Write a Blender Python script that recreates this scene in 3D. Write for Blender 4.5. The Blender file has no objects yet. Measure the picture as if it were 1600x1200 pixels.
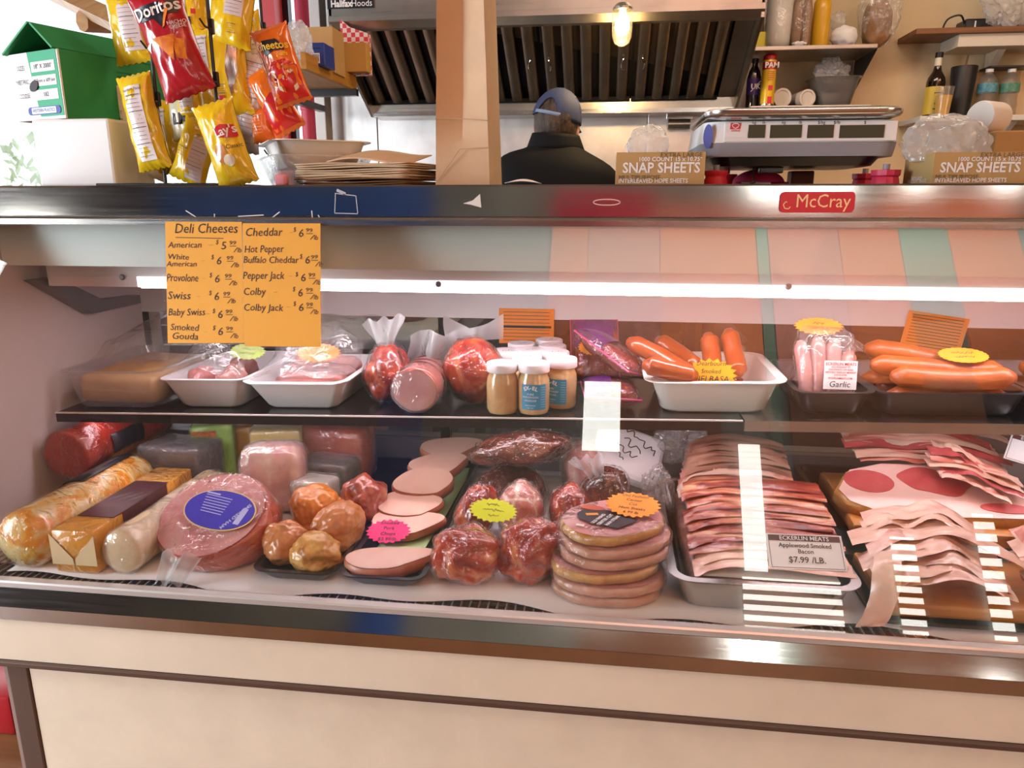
import bpy, bmesh, math, random
import numpy as np
from mathutils import Vector, Matrix, Euler, noise
rnd = random.Random(7)
C = bpy.context.scene.collection
SC = bpy.context.scene
PI = math.pi
def R(d): return math.radians(d)

# ---------------------------------------------------------------- camera, world, lights, exposure
CAM_H, YAW, PITCH, FPX = 1.2, R(7.2), R(14.0), 1155.0
cam_data = bpy.data.cameras.new('camera'); cam = bpy.data.objects.new('camera', cam_data); C.objects.link(cam)
cam.location = (0, 0, CAM_H); cam.rotation_euler = (R(90) - PITCH, 0, YAW)
cam_data.sensor_fit = 'HORIZONTAL'; cam_data.sensor_width = 36; cam_data.lens = FPX / 1600 * 36
cam_data.clip_start = 0.02; cam_data.clip_end = 200
SC.camera = cam
SC.view_settings.view_transform = 'Standard'; SC.view_settings.look = 'None'
SC.view_settings.gamma = 1; SC.view_settings.use_curve_mapping = False
SC.view_settings.exposure = 0.0
try:
    SC.cycles.use_denoising = True; SC.cycles.max_bounces = 10; SC.cycles.transparent_max_bounces = 24
    SC.cycles.caustics_reflective = False; SC.cycles.caustics_refractive = False; SC.cycles.sample_clamp_indirect = 4
except Exception: pass
world = bpy.data.worlds.new('world'); SC.world = world; world.use_nodes = True
bg = world.node_tree.nodes['Background']; bg.inputs[0].default_value = (0.86, 0.93, 1.0, 1); bg.inputs[1].default_value = 3.0

def area(name, loc, target, sx, sy, power, col):
    l = bpy.data.lights.new(name, 'AREA'); l.shape = 'RECTANGLE'; l.size = sx; l.size_y = sy; l.energy = power; l.color = col
    o = bpy.data.objects.new(name, l); C.objects.link(o); o.location = loc
    d = Vector(target) - Vector(loc); o.rotation_euler = d.to_track_quat('-Z', 'Y').to_euler()
    return o
LIGHTS = [  # name, loc, target, sx, sy, power, colour
    ('hall_lamp_warm', (2.6, -1.0, 6.6), (1.0, 1.0, 0.7), 2.0, 1.2, 45, (1.0, 0.66, 0.38)),
    ('hall_lamp_middle', (-0.9, -1.6, 7.0), (-0.3, 1.0, 0.6), 1.6, 1.2, 22, (1.0, 0.86, 0.68)),
    ('hall_wall_fill', (2.4, -4.3, 7.2), (2.4, -6.0, 5.6), 5.0, 0.5, 560, (1.0, 0.86, 0.70)),  # added fill on the orange wall so its reflection shows in the glass
    ('door_daylight', (-2.75, 0.25, 1.1), (-0.9, 1.2, 0.6), 0.7, 1.7, 46, (0.86, 0.94, 1.0)),
    ('front_cool_fill', (-5.3, -1.5, 1.2), (-0.3, 1.2, 1.1), 1.4, 1.8, 190, (0.84, 0.92, 1.0)),  # added cool fill for the front faces, kept out of the glass reflection
    ('east_warm_fill', (4.9, -2.6, 1.6), (0.5, 1.2, 1.1), 1.6, 1.6, 50, (1.0, 0.72, 0.46)),  # added warm fill from the east side; no window stands there
    ('kitchen_lamp', (0.6, 2.2, 2.75), (0.6, 2.9, 0), 1.6, 0.5, 20, (1.0, 0.82, 0.64)),
    ('kitchen_shelf_lamp', (2.3, 2.0, 2.7), (1.6, 3.4, 1.4), 0.8, 0.5, 6, (1.0, 0.78, 0.52)),
    ('window_daylight', (-3.0, 3.4, 1.8), (0.2, 2.2, 1.3), 1.6, 1.2, 30, (0.86, 0.94, 1.0)),
]
for a in LIGHTS: area(*a)

# ---------------------------------------------------------------- pixel helpers: a ray through a pixel of the 1600x1200 frame meets a real plane of the place
_ca, _sa, _cp, _sp = math.cos(YAW), math.sin(YAW), math.cos(PITCH), math.sin(PITCH)
_R = Vector((_ca, _sa, 0)); _F = Vector((-_sa * _cp, _ca * _cp, -_sp)); _U = Vector((-_sa * _sp, _ca * _sp, _cp)); _O = Vector((0, 0, CAM_H))
def ray(px, py): return _F + _R * ((px - 800) / FPX) + _U * ((600 - py) / FPX)
def aY(px, py, Y):
    d = ray(px, py); return _O + d * (Y / d.y)
def aZ(px, py, Z):
    d = ray(px, py); return _O + d * ((Z - CAM_H) / d.z)
def shelf_z(x): return 0.75 + 0.025 * (x + 1.19)
def aS(px, py):
    d = ray(px, py)            # z = 0.75+0.025*(x+1.19)
    t = (0.75 + 0.025 * 1.19 - CAM_H) / (d.z - 0.025 * d.x); return _O + d * t
DECK = 0.537
def aD(px, py): return aZ(px, py, DECK)
TOP = 1.2255
def mpp(p): return (Vector(p) - _O).dot(_F) / FPX    # metres per pixel at a point

# ---------------------------------------------------------------- materials
def _mat(name):
    m = bpy.data.materials.new(name); m.use_nodes = True
    nt = m.node_tree; b = nt.nodes['Principled BSDF']; return m, nt, b
def col4(c): return (c[0], c[1], c[2], 1)
def srgb(r, g, b):
    f = lambda v: (v / 255 / 12.92) if v / 255 <= 0.04045 else ((v / 255 + 0.055) / 1.055) ** 2.4
    return (f(r), f(g), f(b))
def plain(name, c, rough=0.5, metal=0.0, spec=0.5, coat=0.0, var=0.0, vscale=8, bump=0.0, bscale=60, sss=0.0, trans=0.0, emit=None, aniso=0):
    m, nt, b = _mat(name)
    b.inputs['Base Color'].default_value = col4(c); b.inputs['Roughness'].default_value = rough; b.inputs['Metallic'].default_value = metal
    b.inputs['Specular IOR Level'].default_value = spec; b.inputs['Coat Weight'].default_value = coat; b.inputs['Coat Roughness'].default_value = 0.08
    if trans: b.inputs['Transmission Weight'].default_value = trans
    if sss:
        b.inputs['Subsurface Weight'].default_value = sss; b.inputs['Subsurface Radius'].default_value = (0.02, 0.008, 0.005); b.inputs['Subsurface Scale'].default_value = 0.5
    if emit:
        b.inputs['Emission Color'].default_value = col4(emit[0]); b.inputs['Emission Strength'].default_value = emit[1]
    if var or bump:
        tc = nt.nodes.new('ShaderNodeTexCoord')
    if var:
        n = nt.nodes.new('ShaderNodeTexNoise'); n.inputs['Scale'].default_value = vscale; n.inputs['Detail'].default_value = 6; n.inputs['Roughness'].default_value = 0.65
        nt.links.new(tc.outputs['Object'], n.inputs['Vector'])
        r = nt.nodes.new('ShaderNodeValToRGB'); r.color_ramp.elements[0].position = 0.3; r.color_ramp.elements[1].position = 0.7
        r.color_ramp.elements[0].color = col4([v * (1 - var) for v in c]); r.color_ramp.elements[1].color = col4([min(1, v * (1 + var)) for v in c])
        nt.links.new(n.outputs['Fac'], r.inputs['Fac']); nt.links.new(r.outputs['Color'], b.inputs['Base Color'])
    if bump:
        n2 = nt.nodes.new('ShaderNodeTexNoise'); n2.inputs['Scale'].default_value = bscale; n2.inputs['Detail'].default_value = 4
        nt.links.new(tc.outputs['Object'], n2.inputs['Vector'])
        bp = nt.nodes.new('ShaderNodeBump'); bp.inputs['Strength'].default_value = bump; bp.inputs['Distance'].default_value = 0.004
        nt.links.new(n2.outputs['Fac'], bp.inputs['Height']); nt.links.new(bp.outputs['Normal'], b.inputs['Normal'])
        if coat: nt.links.new(bp.outputs['Normal'], b.inputs['Coat Normal'])
    return m
def ramp_mat(name, stops, scale=12, stretch=(1, 1, 1), distort=0.6, detail=5, rough=0.35, coat=0.5, bump=0.4, bscale=40, kind='noise', sss=0.1, spec=0.5, metal=0.0, bdist=0.006):
    """Colours run along a stretched noise (or wave): meat, cheese, bacon, wood."""
    m, nt, b = _mat(name)
    tc = nt.nodes.new('ShaderNodeTexCoord'); mp = nt.nodes.new('ShaderNodeMapping'); mp.inputs['Scale'].default_value = stretch
    nt.links.new(tc.outputs['Object'], mp.inputs['Vector'])
    if kind == 'noise':
        n = nt.nodes.new('ShaderNodeTexNoise'); n.inputs['Scale'].default_value = scale; n.inputs['Detail'].default_value = detail; n.inputs['Distortion'].default_value = distort
        fac = n.outputs['Fac']
    elif kind == 'wave':
        n = nt.nodes.new('ShaderNodeTexWave'); n.inputs['Scale'].default_value = scale; n.inputs['Distortion'].default_value = distort; n.inputs['Detail'].default_value = detail; n.inputs['Detail Scale'].default_value = 1.5
        fac = n.outputs['Fac']
    else:
        n = nt.nodes.new('ShaderNodeTexVoronoi'); n.inputs['Scale'].default_value = scale; n.feature = 'DISTANCE_TO_EDGE'
        fac = n.outputs['Distance']
    nt.links.new(mp.outputs['Vector'], n.inputs['Vector'])
    def rich(c):
        l = 0.3 * c[0] + 0.55 * c[1] + 0.15 * c[2]; return [max(0.0, (l + (v - l) * 1.22) * 0.94) for v in c]
    r = nt.nodes.new('ShaderNodeValToRGB'); cr = r.color_ramp
    while len(cr.elements) < len(stops): cr.elements.new(0.5)
    for e, (p, c) in zip(cr.elements, stops): e.position = p; e.color = col4(rich(c))
    nt.links.new(fac, r.inputs['Fac']); nt.links.new(r.outputs['Color'], b.inputs['Base Color'])
    b.inputs['Roughness'].default_value = rough; b.inputs['Coat Weight'].default_value = coat; b.inputs['Coat Roughness'].default_value = 0.12; b.inputs['Specular IOR Level'].default_value = spec
    b.inputs['Metallic'].default_value = metal
    if sss:
        b.inputs['Subsurface Weight'].default_value = sss; b.inputs['Subsurface Radius'].default_value = (0.012, 0.005, 0.003); b.inputs['Subsurface Scale'].default_value = 0.4
    if bump:
        n2 = nt.nodes.new('ShaderNodeTexNoise'); n2.inputs['Scale'].default_value = bscale; n2.inputs['Detail'].default_value = 3
        nt.links.new(tc.outputs['Object'], n2.inputs['Vector'])
        bp = nt.nodes.new('ShaderNodeBump'); bp.inputs['Strength'].default_value = bump; bp.inputs['Distance'].default_value = bdist
        nt.links.new(n2.outputs['Fac'], bp.inputs['Height']); nt.links.new(bp.outputs['Normal'], b.inputs['Normal']); nt.links.new(bp.outputs['Normal'], b.inputs['Coat Normal'])
    return m
def film(name, tint=(1, 1, 1), clear=0.82, milky=0.3, rough=0.12, bump=0.9, bscale=18, ior=1.5):
    """Thin clear plastic: mostly lets light straight through, a crinkled gloss and a little milkiness."""
    m = bpy.data.materials.new(name); m.use_nodes = True; nt = m.node_tree; nt.nodes.clear()
    out = nt.nodes.new('ShaderNodeOutputMaterial'); tr = nt.nodes.new('ShaderNodeBsdfTransparent'); tr.inputs[0].default_value = col4(tint)
    gl = nt.nodes.new('ShaderNodeBsdfGlossy'); gl.inputs['Roughness'].default_value = rough; gl.inputs['Color'].default_value = (1, 1, 1, 1)
    df = nt.nodes.new('ShaderNodeBsdfTranslucent'); df.inputs[0].default_value = (0.9, 0.9, 0.92, 1)
    d2 = nt.nodes.new('ShaderNodeBsdfDiffuse'); d2.inputs[0].default_value = (0.9, 0.9, 0.92, 1)
    mxd = nt.nodes.new('ShaderNodeMixShader'); nt.links.new(df.outputs[0], mxd.inputs[1]); nt.links.new(d2.outputs[0], mxd.inputs[2])
    mx = nt.nodes.new('ShaderNodeMixShader'); mx.inputs[0].default_value = 1 - clear if milky else 0
    nt.links.new(tr.outputs[0], mx.inputs[1]); nt.links.new(mxd.outputs[0], mx.inputs[2])
    fr = nt.nodes.new('ShaderNodeFresnel'); fr.inputs['IOR'].default_value = ior
    ge = nt.nodes.new('ShaderNodeNewGeometry'); mi = nt.nodes.new('ShaderNodeMapRange'); mi.inputs['To Min'].default_value = ior; mi.inputs['To Max'].default_value = 1 / ior
    nt.links.new(ge.outputs['Backfacing'], mi.inputs['Value']); nt.links.new(mi.outputs['Result'], fr.inputs['IOR'])
    if bump:
        tc = nt.nodes.new('ShaderNodeTexCoord'); n = nt.nodes.new('ShaderNodeTexNoise'); n.inputs['Scale'].default_value = bscale; n.inputs['Detail'].default_value = 3; n.inputs['Distortion'].default_value = 1.5
        nt.links.new(tc.outputs['Object'], n.inputs['Vector'])
        bp = nt.nodes.new('ShaderNodeBump'); bp.inputs['Strength'].default_value = bump; bp.inputs['Distance'].default_value = 0.012
        nt.links.new(n.outputs['Fac'], bp.inputs['Height']); nt.links.new(bp.outputs['Normal'], gl.inputs['Normal']); nt.links.new(bp.outputs['Normal'], fr.inputs['Normal'])
    m2 = nt.nodes.new('ShaderNodeMixShader'); nt.links.new(fr.outputs[0], m2.inputs[0]); nt.links.new(mx.outputs[0], m2.inputs[1]); nt.links.new(gl.outputs[0], m2.inputs[2])
    nt.links.new(m2.outputs[0], out.inputs[0])
    return m

# ---------------------------------------------------------------- mesh building
class MB:
    def __init__(s): s.bm = bmesh.new()
    def quadstrip(s, rings, closed=True, cap=True, cap0=None, cap1=None):
        vs = [[s.bm.verts.new(p) for p in r] for r in rings]
        n = len(rings[0])
        for a, b in zip(vs, vs[1:]):
            for i in range(n if closed else n - 1):
                j = (i + 1) % n
                try: s.bm.faces.new((a[i], a[j], b[j], b[i]))
                except ValueError: pass
        if closed and (cap if cap0 is None else cap0): s.bm.faces.new(vs[0][::-1])
        if closed and (cap if cap1 is None else cap1): s.bm.faces.new(vs[-1])
        return s
    def box(s, lo, hi, bev=0.0, rot=None, seg=2):
        b2 = bmesh.new(); bmesh.ops.create_cube(b2, size=1)
        lo, hi = Vector(lo), Vector(hi); c = (lo + hi) / 2; d = hi - lo
        for v in b2.verts: v.co = Vector((v.co.x * d.x, v.co.y * d.y, v.co.z * d.z))
        if bev: bmesh.ops.bevel(b2, geom=b2.edges[:] , offset=min(bev, min(d) * 0.45), segments=seg, affect='EDGES', profile=0.5)
        M = Matrix.Translation(c) @ (rot.to_matrix().to_4x4() if rot else Matrix())
        s._merge(b2, M); return s
    def _merge(s, b2, M=None):
        if M is not None: bmesh.ops.transform(b2, matrix=M, verts=b2.verts)
        me = bpy.data.meshes.new('tmp'); b2.to_mesh(me); b2.free(); s.bm.from_mesh(me); bpy.data.meshes.remove(me)
    def prism(s, pts, axis, a, b):
        """extrude a 2-D outline along an axis from a to b"""
        def P(u, v, w):
            return {'x': (w, u, v), 'y': (u, w, v), 'z': (u, v, w)}[axis]
        return s.quadstrip([[P(u, v, a) for u, v in pts], [P(u, v, b) for u, v in pts]])
    def lathe(s, prof, n=24, c=(0, 0, 0), sx=1, sy=1, cap=True):
        rings = [[(c[0] + r * sx * math.cos(2 * PI * i / n), c[1] + r * sy * math.sin(2 * PI * i / n), c[2] + z) for i in range(n)] for r, z in prof]
        return s.quadstrip(rings, cap=cap)
    def tube(s, pts, r, n=10, cap=True, closed=False):
        pts = [Vector(p) for p in pts]; rr = r if isinstance(r, (list, tuple)) else [r] * len(pts)
        rings = []; up = None
        for i, p in enumerate(pts):
            t = (pts[min(i + 1, len(pts) - 1)] - pts[max(i - 1, 0)])
            if closed: t = pts[(i + 1) % len(pts)] - pts[i - 1]
            t.normalize()
            if up is None:
                up = Vector((0, 0, 1)) if abs(t.z) < 0.9 else Vector((1, 0, 0))
            u = up - t * up.dot(t)
            if u.length < 1e-5: u = t.orthogonal()
            u.normalize(); w = t.cross(u); up = u
            rings.append([p + u * (rr[i] * math.cos(2 * PI * k / n)) + w * (rr[i] * math.sin(2 * PI * k / n)) for k in range(n)])
        if closed: rings.append(rings[0])
        return s.quadstrip(rings, cap=cap and not closed)
    def grid(s, fn, nu, nv):
        vs = [[s.bm.verts.new(fn(i / nu, j / nv)) for i in range(nu + 1)] for j in range(nv + 1)]
        for j in range(nv):
            for i in range(nu): s.bm.faces.new((vs[j][i], vs[j][i + 1], vs[j + 1][i + 1], vs[j + 1][i]))
        return s
    def blob(s, c, rad, sub=4, amp=0.15, freq=2.0, seed=0, flat=None, power=2.0, rot=None, amp2=0.0, freq2=8.0):
        b2 = bmesh.new(); bmesh.ops.create_icosphere(b2, subdivisions=sub, radius=1)
        c, rad = Vector(c), Vector(rad); off = Vector((seed * 3.1, seed * 1.7, seed * 2.3))
        for v in b2.verts:
            d = v.co.normalized(); k = 1.0
            if power != 2.0: k = (abs(d.x) ** power + abs(d.y) ** power + abs(d.z) ** power) ** (-1 / power)
            k *= 1 + amp * noise.noise(d * freq + off) + (amp2 * noise.noise(d * freq2 + off) if amp2 else 0)
            v.co = Vector((d.x * rad.x, d.y * rad.y, d.z * rad.z)) * k
        if rot: bmesh.ops.rotate(b2, matrix=rot.to_matrix(), verts=b2.verts)
        if flat is not None:
            for v in b2.verts:
                if v.co.z < flat: v.co.z = flat + 0.06 * (v.co.z - flat)
        s._merge(b2, Matrix.Translation(c)); return s
    def xf(s, M): bmesh.ops.transform(s.bm, matrix=M, verts=s.bm.verts); return s
    def clampz(s, z):
        for v in s.bm.verts:
            if v.co.z < z: v.co.z = z
        return s
    def jitter(s, amp, freq, seed=0):
        o = Vector((seed * 7.3, seed * 3.9, seed))
        for v in s.bm.verts:
            q = v.co * freq + o
            v.co += Vector((noise.noise(q), noise.noise(q + Vector((31, 0, 0))), noise.noise(q + Vector((0, 57, 0))))) * amp
        return s
    def build(s, name, mat, parent=None, smooth=35, loc=None, subsurf=0, keep_normals=False):
        if not keep_normals: bmesh.ops.recalc_face_normals(s.bm, faces=s.bm.faces)
        me = bpy.data.meshes.new(name); s.bm.to_mesh(me); s.bm.free()
        if smooth:
            me.polygons.foreach_set('use_smooth', [True] * len(me.polygons))
            if smooth < 180: me.set_sharp_from_angle(angle=R(smooth))
        me.materials.append(mat)
        o = bpy.data.objects.new(name, me); C.objects.link(o)
        if loc is not None: o.location = loc
        if parent is not None: o.parent = parent
        if subsurf:
            md = o.modifiers.new('sub', 'SUBSURF'); md.levels = md.render_levels = subsurf
        return o
def solid(o, t, off=0.0):
    md = o.modifiers.new('thickness', 'SOLIDIFY'); md.thickness = t; md.offset = off; return o
def tag(o, label, cat, group=None, kind=None):
    o['label'] = label; o['category'] = cat
    if group: o['group'] = group
    if kind: o['kind'] = kind
    return o
def thing(name, label, cat, loc, rz=0.0, group=None, rot=None):
    o = bpy.data.objects.new(name, None); C.objects.link(o); o.location = loc; o.empty_display_size = 0.05
    o.rotation_euler = rot if rot is not None else (0, 0, rz)
    return tag(o, label, cat, group)
def struct(o): o['kind'] = 'structure'; return o
def copy_tree(o, parent=None):
    c = o.copy(); C.objects.link(c)
    if parent is not None: c.parent = parent
    for ch in list(o.children): copy_tree(ch, c)
    return c
_fc = {}
def text_bm(txt, size, align='CENTER', shear=0.0, bold=0.0, sx=1.0, spacing=1.0):
    key = (txt, size, align, shear, bold, sx, spacing)
    cu = bpy.data.curves.new('t', 'FONT'); cu.body = txt; cu.size = size; cu.align_x = align; cu.align_y = 'CENTER'; cu.resolution_u = 2; cu.shear = shear; cu.offset = bold; cu.space_character = spacing
    cu.fill_mode = 'FRONT'
    ob = bpy.data.objects.new('t', cu); me = ob.to_mesh()
    b2 = bmesh.new(); b2.from_mesh(me); ob.to_mesh_clear(); bpy.data.objects.remove(ob); bpy.data.curves.remove(cu)
    if sx != 1.0:
        for v in b2.verts: v.co.x *= sx
    return b2
class TX(MB):
    """flat lettering collected on a sheet: x right, y up; placed with a matrix or a warp"""
    def put(s, txt, x, y, size, align='CENTER', rot=0.0, **k):
        s._merge(text_bm(txt, size, align, **k), Matrix.Translation((x, y, 0)) @ Matrix.Rotation(R(rot), 4, 'Z')); return s
    def line(s, x0, y0, x1, y1, w):
        d = Vector((x1 - x0, y1 - y0, 0)); n = Vector((-d.y, d.x, 0)).normalized() * w / 2
        a, b = Vector((x0, y0, 0)), Vector((x1, y1, 0))
        s.bm.faces.new([s.bm.verts.new(p) for p in (a - n, b - n, b + n, a + n)]); return s
    def rect(s, x0, y0, x1, y1):
        s.bm.faces.new([s.bm.verts.new(p) for p in ((x0, y0, 0), (x1, y0, 0), (x1, y1, 0), (x0, y1, 0))]); return s
    def poly(s, pts):
        s.bm.faces.new([s.bm.verts.new((p[0], p[1], 0)) for p in pts]); return s
    def warp(s, fn):
        for v in s.bm.verts: v.co = Vector(fn(v.co.x, v.co.y, v.co.z))
        return s
FRONT = Matrix.Rotation(R(90), 4, 'X')      # sheet x,y -> x,z facing -Y
def front(y=0, x=0, z=0): return Matrix.Translation((x, y, z)) @ FRONT
def rrect(w, d, r, n=5):
    pts = []
    for cx, cy, a0 in ((w / 2 - r, d / 2 - r, 0), (-w / 2 + r, d / 2 - r, 90), (-w / 2 + r, -d / 2 + r, 180), (w / 2 - r, -d / 2 + r, 270)):
        for k in range(n + 1):
            a = R(a0 + 90 * k / n); pts.append((cx + r * math.cos(a), cy + r * math.sin(a)))
    return pts
def tray_mb(w, d, h, taper=0.02, lip=0.012, th=0.003, r=0.02, wave=0.0):
    """open pan standing on z=0, rim turned out; walls have thickness"""
    mb = MB(); rings = []
    def ring(ww, dd, z, rr, wv=0.0):
        out = []
        for x, y in rrect(ww, dd, max(rr, 0.003)):
            zz = z + (wv * math.cos(2 * PI * (x / ww) * 2) * 0.5 if wv else 0)
            out.append((x, y, zz))
        return out
    w0, d0 = w - 2 * taper, d - 2 * taper
    rings += [ring(w0 - 0.012, d0 - 0.012, 0, r), ring(w0, d0, 0.006, r)]
    rings += [ring(w, d, h - 0.002, r, wave), ring(w + 2 * lip, d + 2 * lip, h - 0.002, r + lip, wave), ring(w + 2 * lip, d + 2 * lip, h, r + lip, wave),
              ring(w - 2 * th, d - 2 * th, h, r, wave), ring(w0 - 2 * th, d0 - 2 * th, 0.008, r - th), ring(w0 - 0.014, d0 - 0.014, th, r - th)]
    mb.quadstrip(rings); return mb
def star_pts(rx, ry, n=20, inner=0.84):
    return [(rx * (1 if i % 2 == 0 else inner) * math.cos(PI * i / n), ry * (1 if i % 2 == 0 else inner) * math.sin(PI * i / n)) for i in range(2 * n)]
# ---------------------------------------------------------------- shared materials
def brushed(name, c, rough=0.28, stretch=(2, 60, 60), amt=0.12):
    m, nt, b = _mat(name)
    b.inputs['Base Color'].default_value = col4(c); b.inputs['Metallic'].default_value = 1.0
    tc = nt.nodes.new('ShaderNodeTexCoord'); mp = nt.nodes.new('ShaderNodeMapping'); mp.inputs['Scale'].default_value = stretch
    nt.links.new(tc.outputs['Object'], mp.inputs['Vector'])
    n = nt.nodes.new('ShaderNodeTexNoise'); n.inputs['Scale'].default_value = 4; n.inputs['Detail'].default_value = 5
    nt.links.new(mp.outputs['Vector'], n.inputs['Vector'])
    mr = nt.nodes.new('ShaderNodeMapRange'); mr.inputs['To Min'].default_value = rough - amt; mr.inputs['To Max'].default_value = rough + amt
    nt.links.new(n.outputs['Fac'], mr.inputs['Value']); nt.links.new(mr.outputs['Result'], b.inputs['Roughness'])
    n2 = nt.nodes.new('ShaderNodeTexNoise'); n2.inputs['Scale'].default_value = 7; n2.inputs['Detail'].default_value = 6
    nt.links.new(tc.outputs['Object'], n2.inputs['Vector'])
    r = nt.nodes.new('ShaderNodeValToRGB'); r.color_ramp.elements[0].position = 0.35; r.color_ramp.elements[1].position = 0.6
    r.color_ramp.elements[0].color = col4([v * 0.82 for v in c]); r.color_ramp.elements[1].color = col4(c)
    nt.links.new(n2.outputs['Fac'], r.inputs['Fac']); nt.links.new(r.outputs['Color'], b.inputs['Base Color'])
    return m
M = {}
M['steel'] = brushed('steel', (0.62, 0.60, 0.58), 0.22)
M['steel_polished'] = brushed('steel_polished', (0.70, 0.69, 0.68), 0.10, amt=0.04)
M['steel_hood'] = brushed('steel_hood', (0.50, 0.46, 0.41), 0.30, stretch=(0.5, 30, 30), amt=0.06)
M['steel_wall'] = brushed('steel_wall', (0.72, 0.68, 0.66), 0.42, stretch=(20, 60, 2))
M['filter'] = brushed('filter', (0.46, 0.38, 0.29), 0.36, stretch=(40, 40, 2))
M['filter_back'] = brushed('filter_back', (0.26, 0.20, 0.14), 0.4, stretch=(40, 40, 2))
M['dark_metal'] = plain('dark_metal', (0.035, 0.033, 0.034), 0.3, 0.6)
M['bracket'] = plain('bracket_grey', (0.22, 0.21, 0.22), 0.4, 0.5)
M['enamel_white'] = plain('enamel_white', (0.74, 0.70, 0.70), 0.35, var=0.05, vscale=5)
M['enamel_end'] = plain('enamel_end', (0.66, 0.57, 0.57), 0.4, var=0.06, vscale=4, bump=0.05)
M['canopy_white'] = plain('canopy_white', (0.68, 0.75, 0.72), 0.4, var=0.04, vscale=3)
M['cream'] = plain('cream_enamel', (0.76, 0.68, 0.55), 0.38, var=0.05, vscale=6, bump=0.03)
M['cream_kick'] = plain('cream_kick', (0.80, 0.72, 0.58), 0.42, var=0.06, vscale=9, bump=0.05, bscale=20)
M['brown_trim'] = plain('brown_trim', (0.10, 0.06, 0.045), 0.35)
M['black'] = plain('black_plastic', (0.012, 0.012, 0.014), 0.32)
M['black_foam'] = plain('black_foam', (0.012, 0.012, 0.013), 0.28, coat=0.3)
M['white_plastic'] = plain('white_plastic', (0.82, 0.80, 0.82), 0.35, sss=0.05)
M['white_pan'] = plain('white_pan', (0.84, 0.80, 0.74), 0.35)
M['paper'] = plain('white_paper', (0.90, 0.87, 0.89), 0.7, var=0.03, vscale=10)
M['ink'] = plain('ink_black', (0.02, 0.015, 0.02), 0.6)
M['ink_red'] = plain('ink_red', (0.55, 0.02, 0.03), 0.6)
M['ink_white'] = plain('ink_white', (0.88, 0.86, 0.86), 0.5)
M['ink_grey'] = plain('ink_grey', (0.45, 0.42, 0.42), 0.6)
M['ink_blue'] = plain('ink_blue', (0.04, 0.06, 0.30), 0.5)
M['kraft'] = plain('kraft_paper', srgb(204, 172, 138), 0.75, var=0.07, vscale=14, bump=0.05, bscale=25)
M['card'] = plain('cardboard', srgb(190, 150, 95), 0.75, var=0.06, vscale=14)
M['card_dark'] = plain('cardboard_edge', srgb(120, 80, 45), 0.8, var=0.2, vscale=40)
M['film'] = film('plastic_film', clear=0.78, ior=1.7, bump=1.0)
M['film_thin'] = film('plastic_film_thin', clear=0.88, bump=0.9, bscale=18, ior=1.65)
M['film_milky'] = film('plastic_film_milky', clear=0.58, bump=1.0, bscale=22, ior=1.6)
M['film_tight'] = film('vacuum_film', clear=0.988, bump=1.0, bscale=34, rough=0.09, ior=1.6)
M['clear_plastic'] = film('clear_plastic', clear=0.85, bump=0.15, bscale=10, rough=0.08)
M['glass'] = film('case_glass', tint=(0.98, 0.985, 0.98), clear=0.994, milky=0.3, rough=0.0, bump=0, ior=1.55)
M['sleeve'] = film('clear_sleeve', clear=0.985, bump=0.0, rough=0.05, ior=1.3)
M['glass_door'] = film('door_glass', tint=(0.75, 0.74, 0.75), clear=0.99, rough=0.0, bump=0, ior=1.5)
M['star_orange'] = plain('star_orange', (0.95, 0.33, 0.02), 0.6)
M['star_yellow'] = plain('star_yellow', (0.95, 0.55, 0.02), 0.6)
M['star_pink'] = plain('star_pink', (0.95, 0.03, 0.22), 0.6)
M['star_green'] = plain('star_green', (0.72, 0.85, 0.02), 0.6)
M['sign_yellow'] = plain('sign_yellow', (0.93, 0.47, 0.055), 0.65, var=0.03, vscale=4)
M['note_orange'] = plain('note_orange', (0.85, 0.25, 0.03), 0.7)

# ---------------------------------------------------------------- the setting
KW = 3.75                                   # kitchen back wall
def wallbox(name, lo, hi, mat, **k): return struct(MB().box(lo, hi, **k).build(name, mat, smooth=0))
M['floor'] = ramp_mat('floor_boards', [(0.3, (0.16, 0.075, 0.035)), (0.7, (0.25, 0.12, 0.06))], scale=3, stretch=(1, 12, 1), rough=0.45, coat=0.1, bump=0.1, sss=0)
M['tile'] = plain('floor_tile', (0.62, 0.60, 0.58), 0.4, var=0.1, vscale=6)
wallbox('floor', (-5.5, -7, -0.06), (6.2, KW + 0.1, 0.0), M['floor'])
M['plaster'] = plain('plaster_cream', srgb(222, 198, 158), 0.7, var=0.06, vscale=3)
M['plaster_grey'] = plain('plaster_grey', (0.20, 0.22, 0.20), 0.8, var=0.1, vscale=2)
M['orange_paint'] = plain('orange_paint', (0.90, 0.24, 0.06), 0.6, var=0.05, vscale=1)
M['pink_paint'] = plain('pink_paint', (0.72, 0.25, 0.18), 0.6)
M['blue_paint'] = plain('blue_paint', (0.02, 0.10, 0.42), 0.5)
M['red_paint'] = plain('red_paint', (0.52, 0.03, 0.07), 0.45)
M['pink_frame'] = plain('pink_frame', (0.72, 0.10, 0.11), 0.45)
M['beam'] = ramp_mat('beam_wood', [(0.3, (0.30, 0.16, 0.07)), (0.7, (0.45, 0.27, 0.13))], scale=4, stretch=(1, 8, 8), rough=0.6, coat=0, bump=0.1, sss=0)
M['dark_wood'] = ramp_mat('dark_wood', [(0.3, (0.16, 0.065, 0.03)), (0.7, (0.26, 0.115, 0.055))], scale=5, stretch=(1, 9, 9), rough=0.5, coat=0.1, bump=0.1, sss=0)
M['hall_dark'] = plain('hall_dark', (0.05, 0.04, 0.04), 0.8)
M['ceil'] = plain('ceiling_paint', (0.30, 0.25, 0.20), 0.8)

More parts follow.
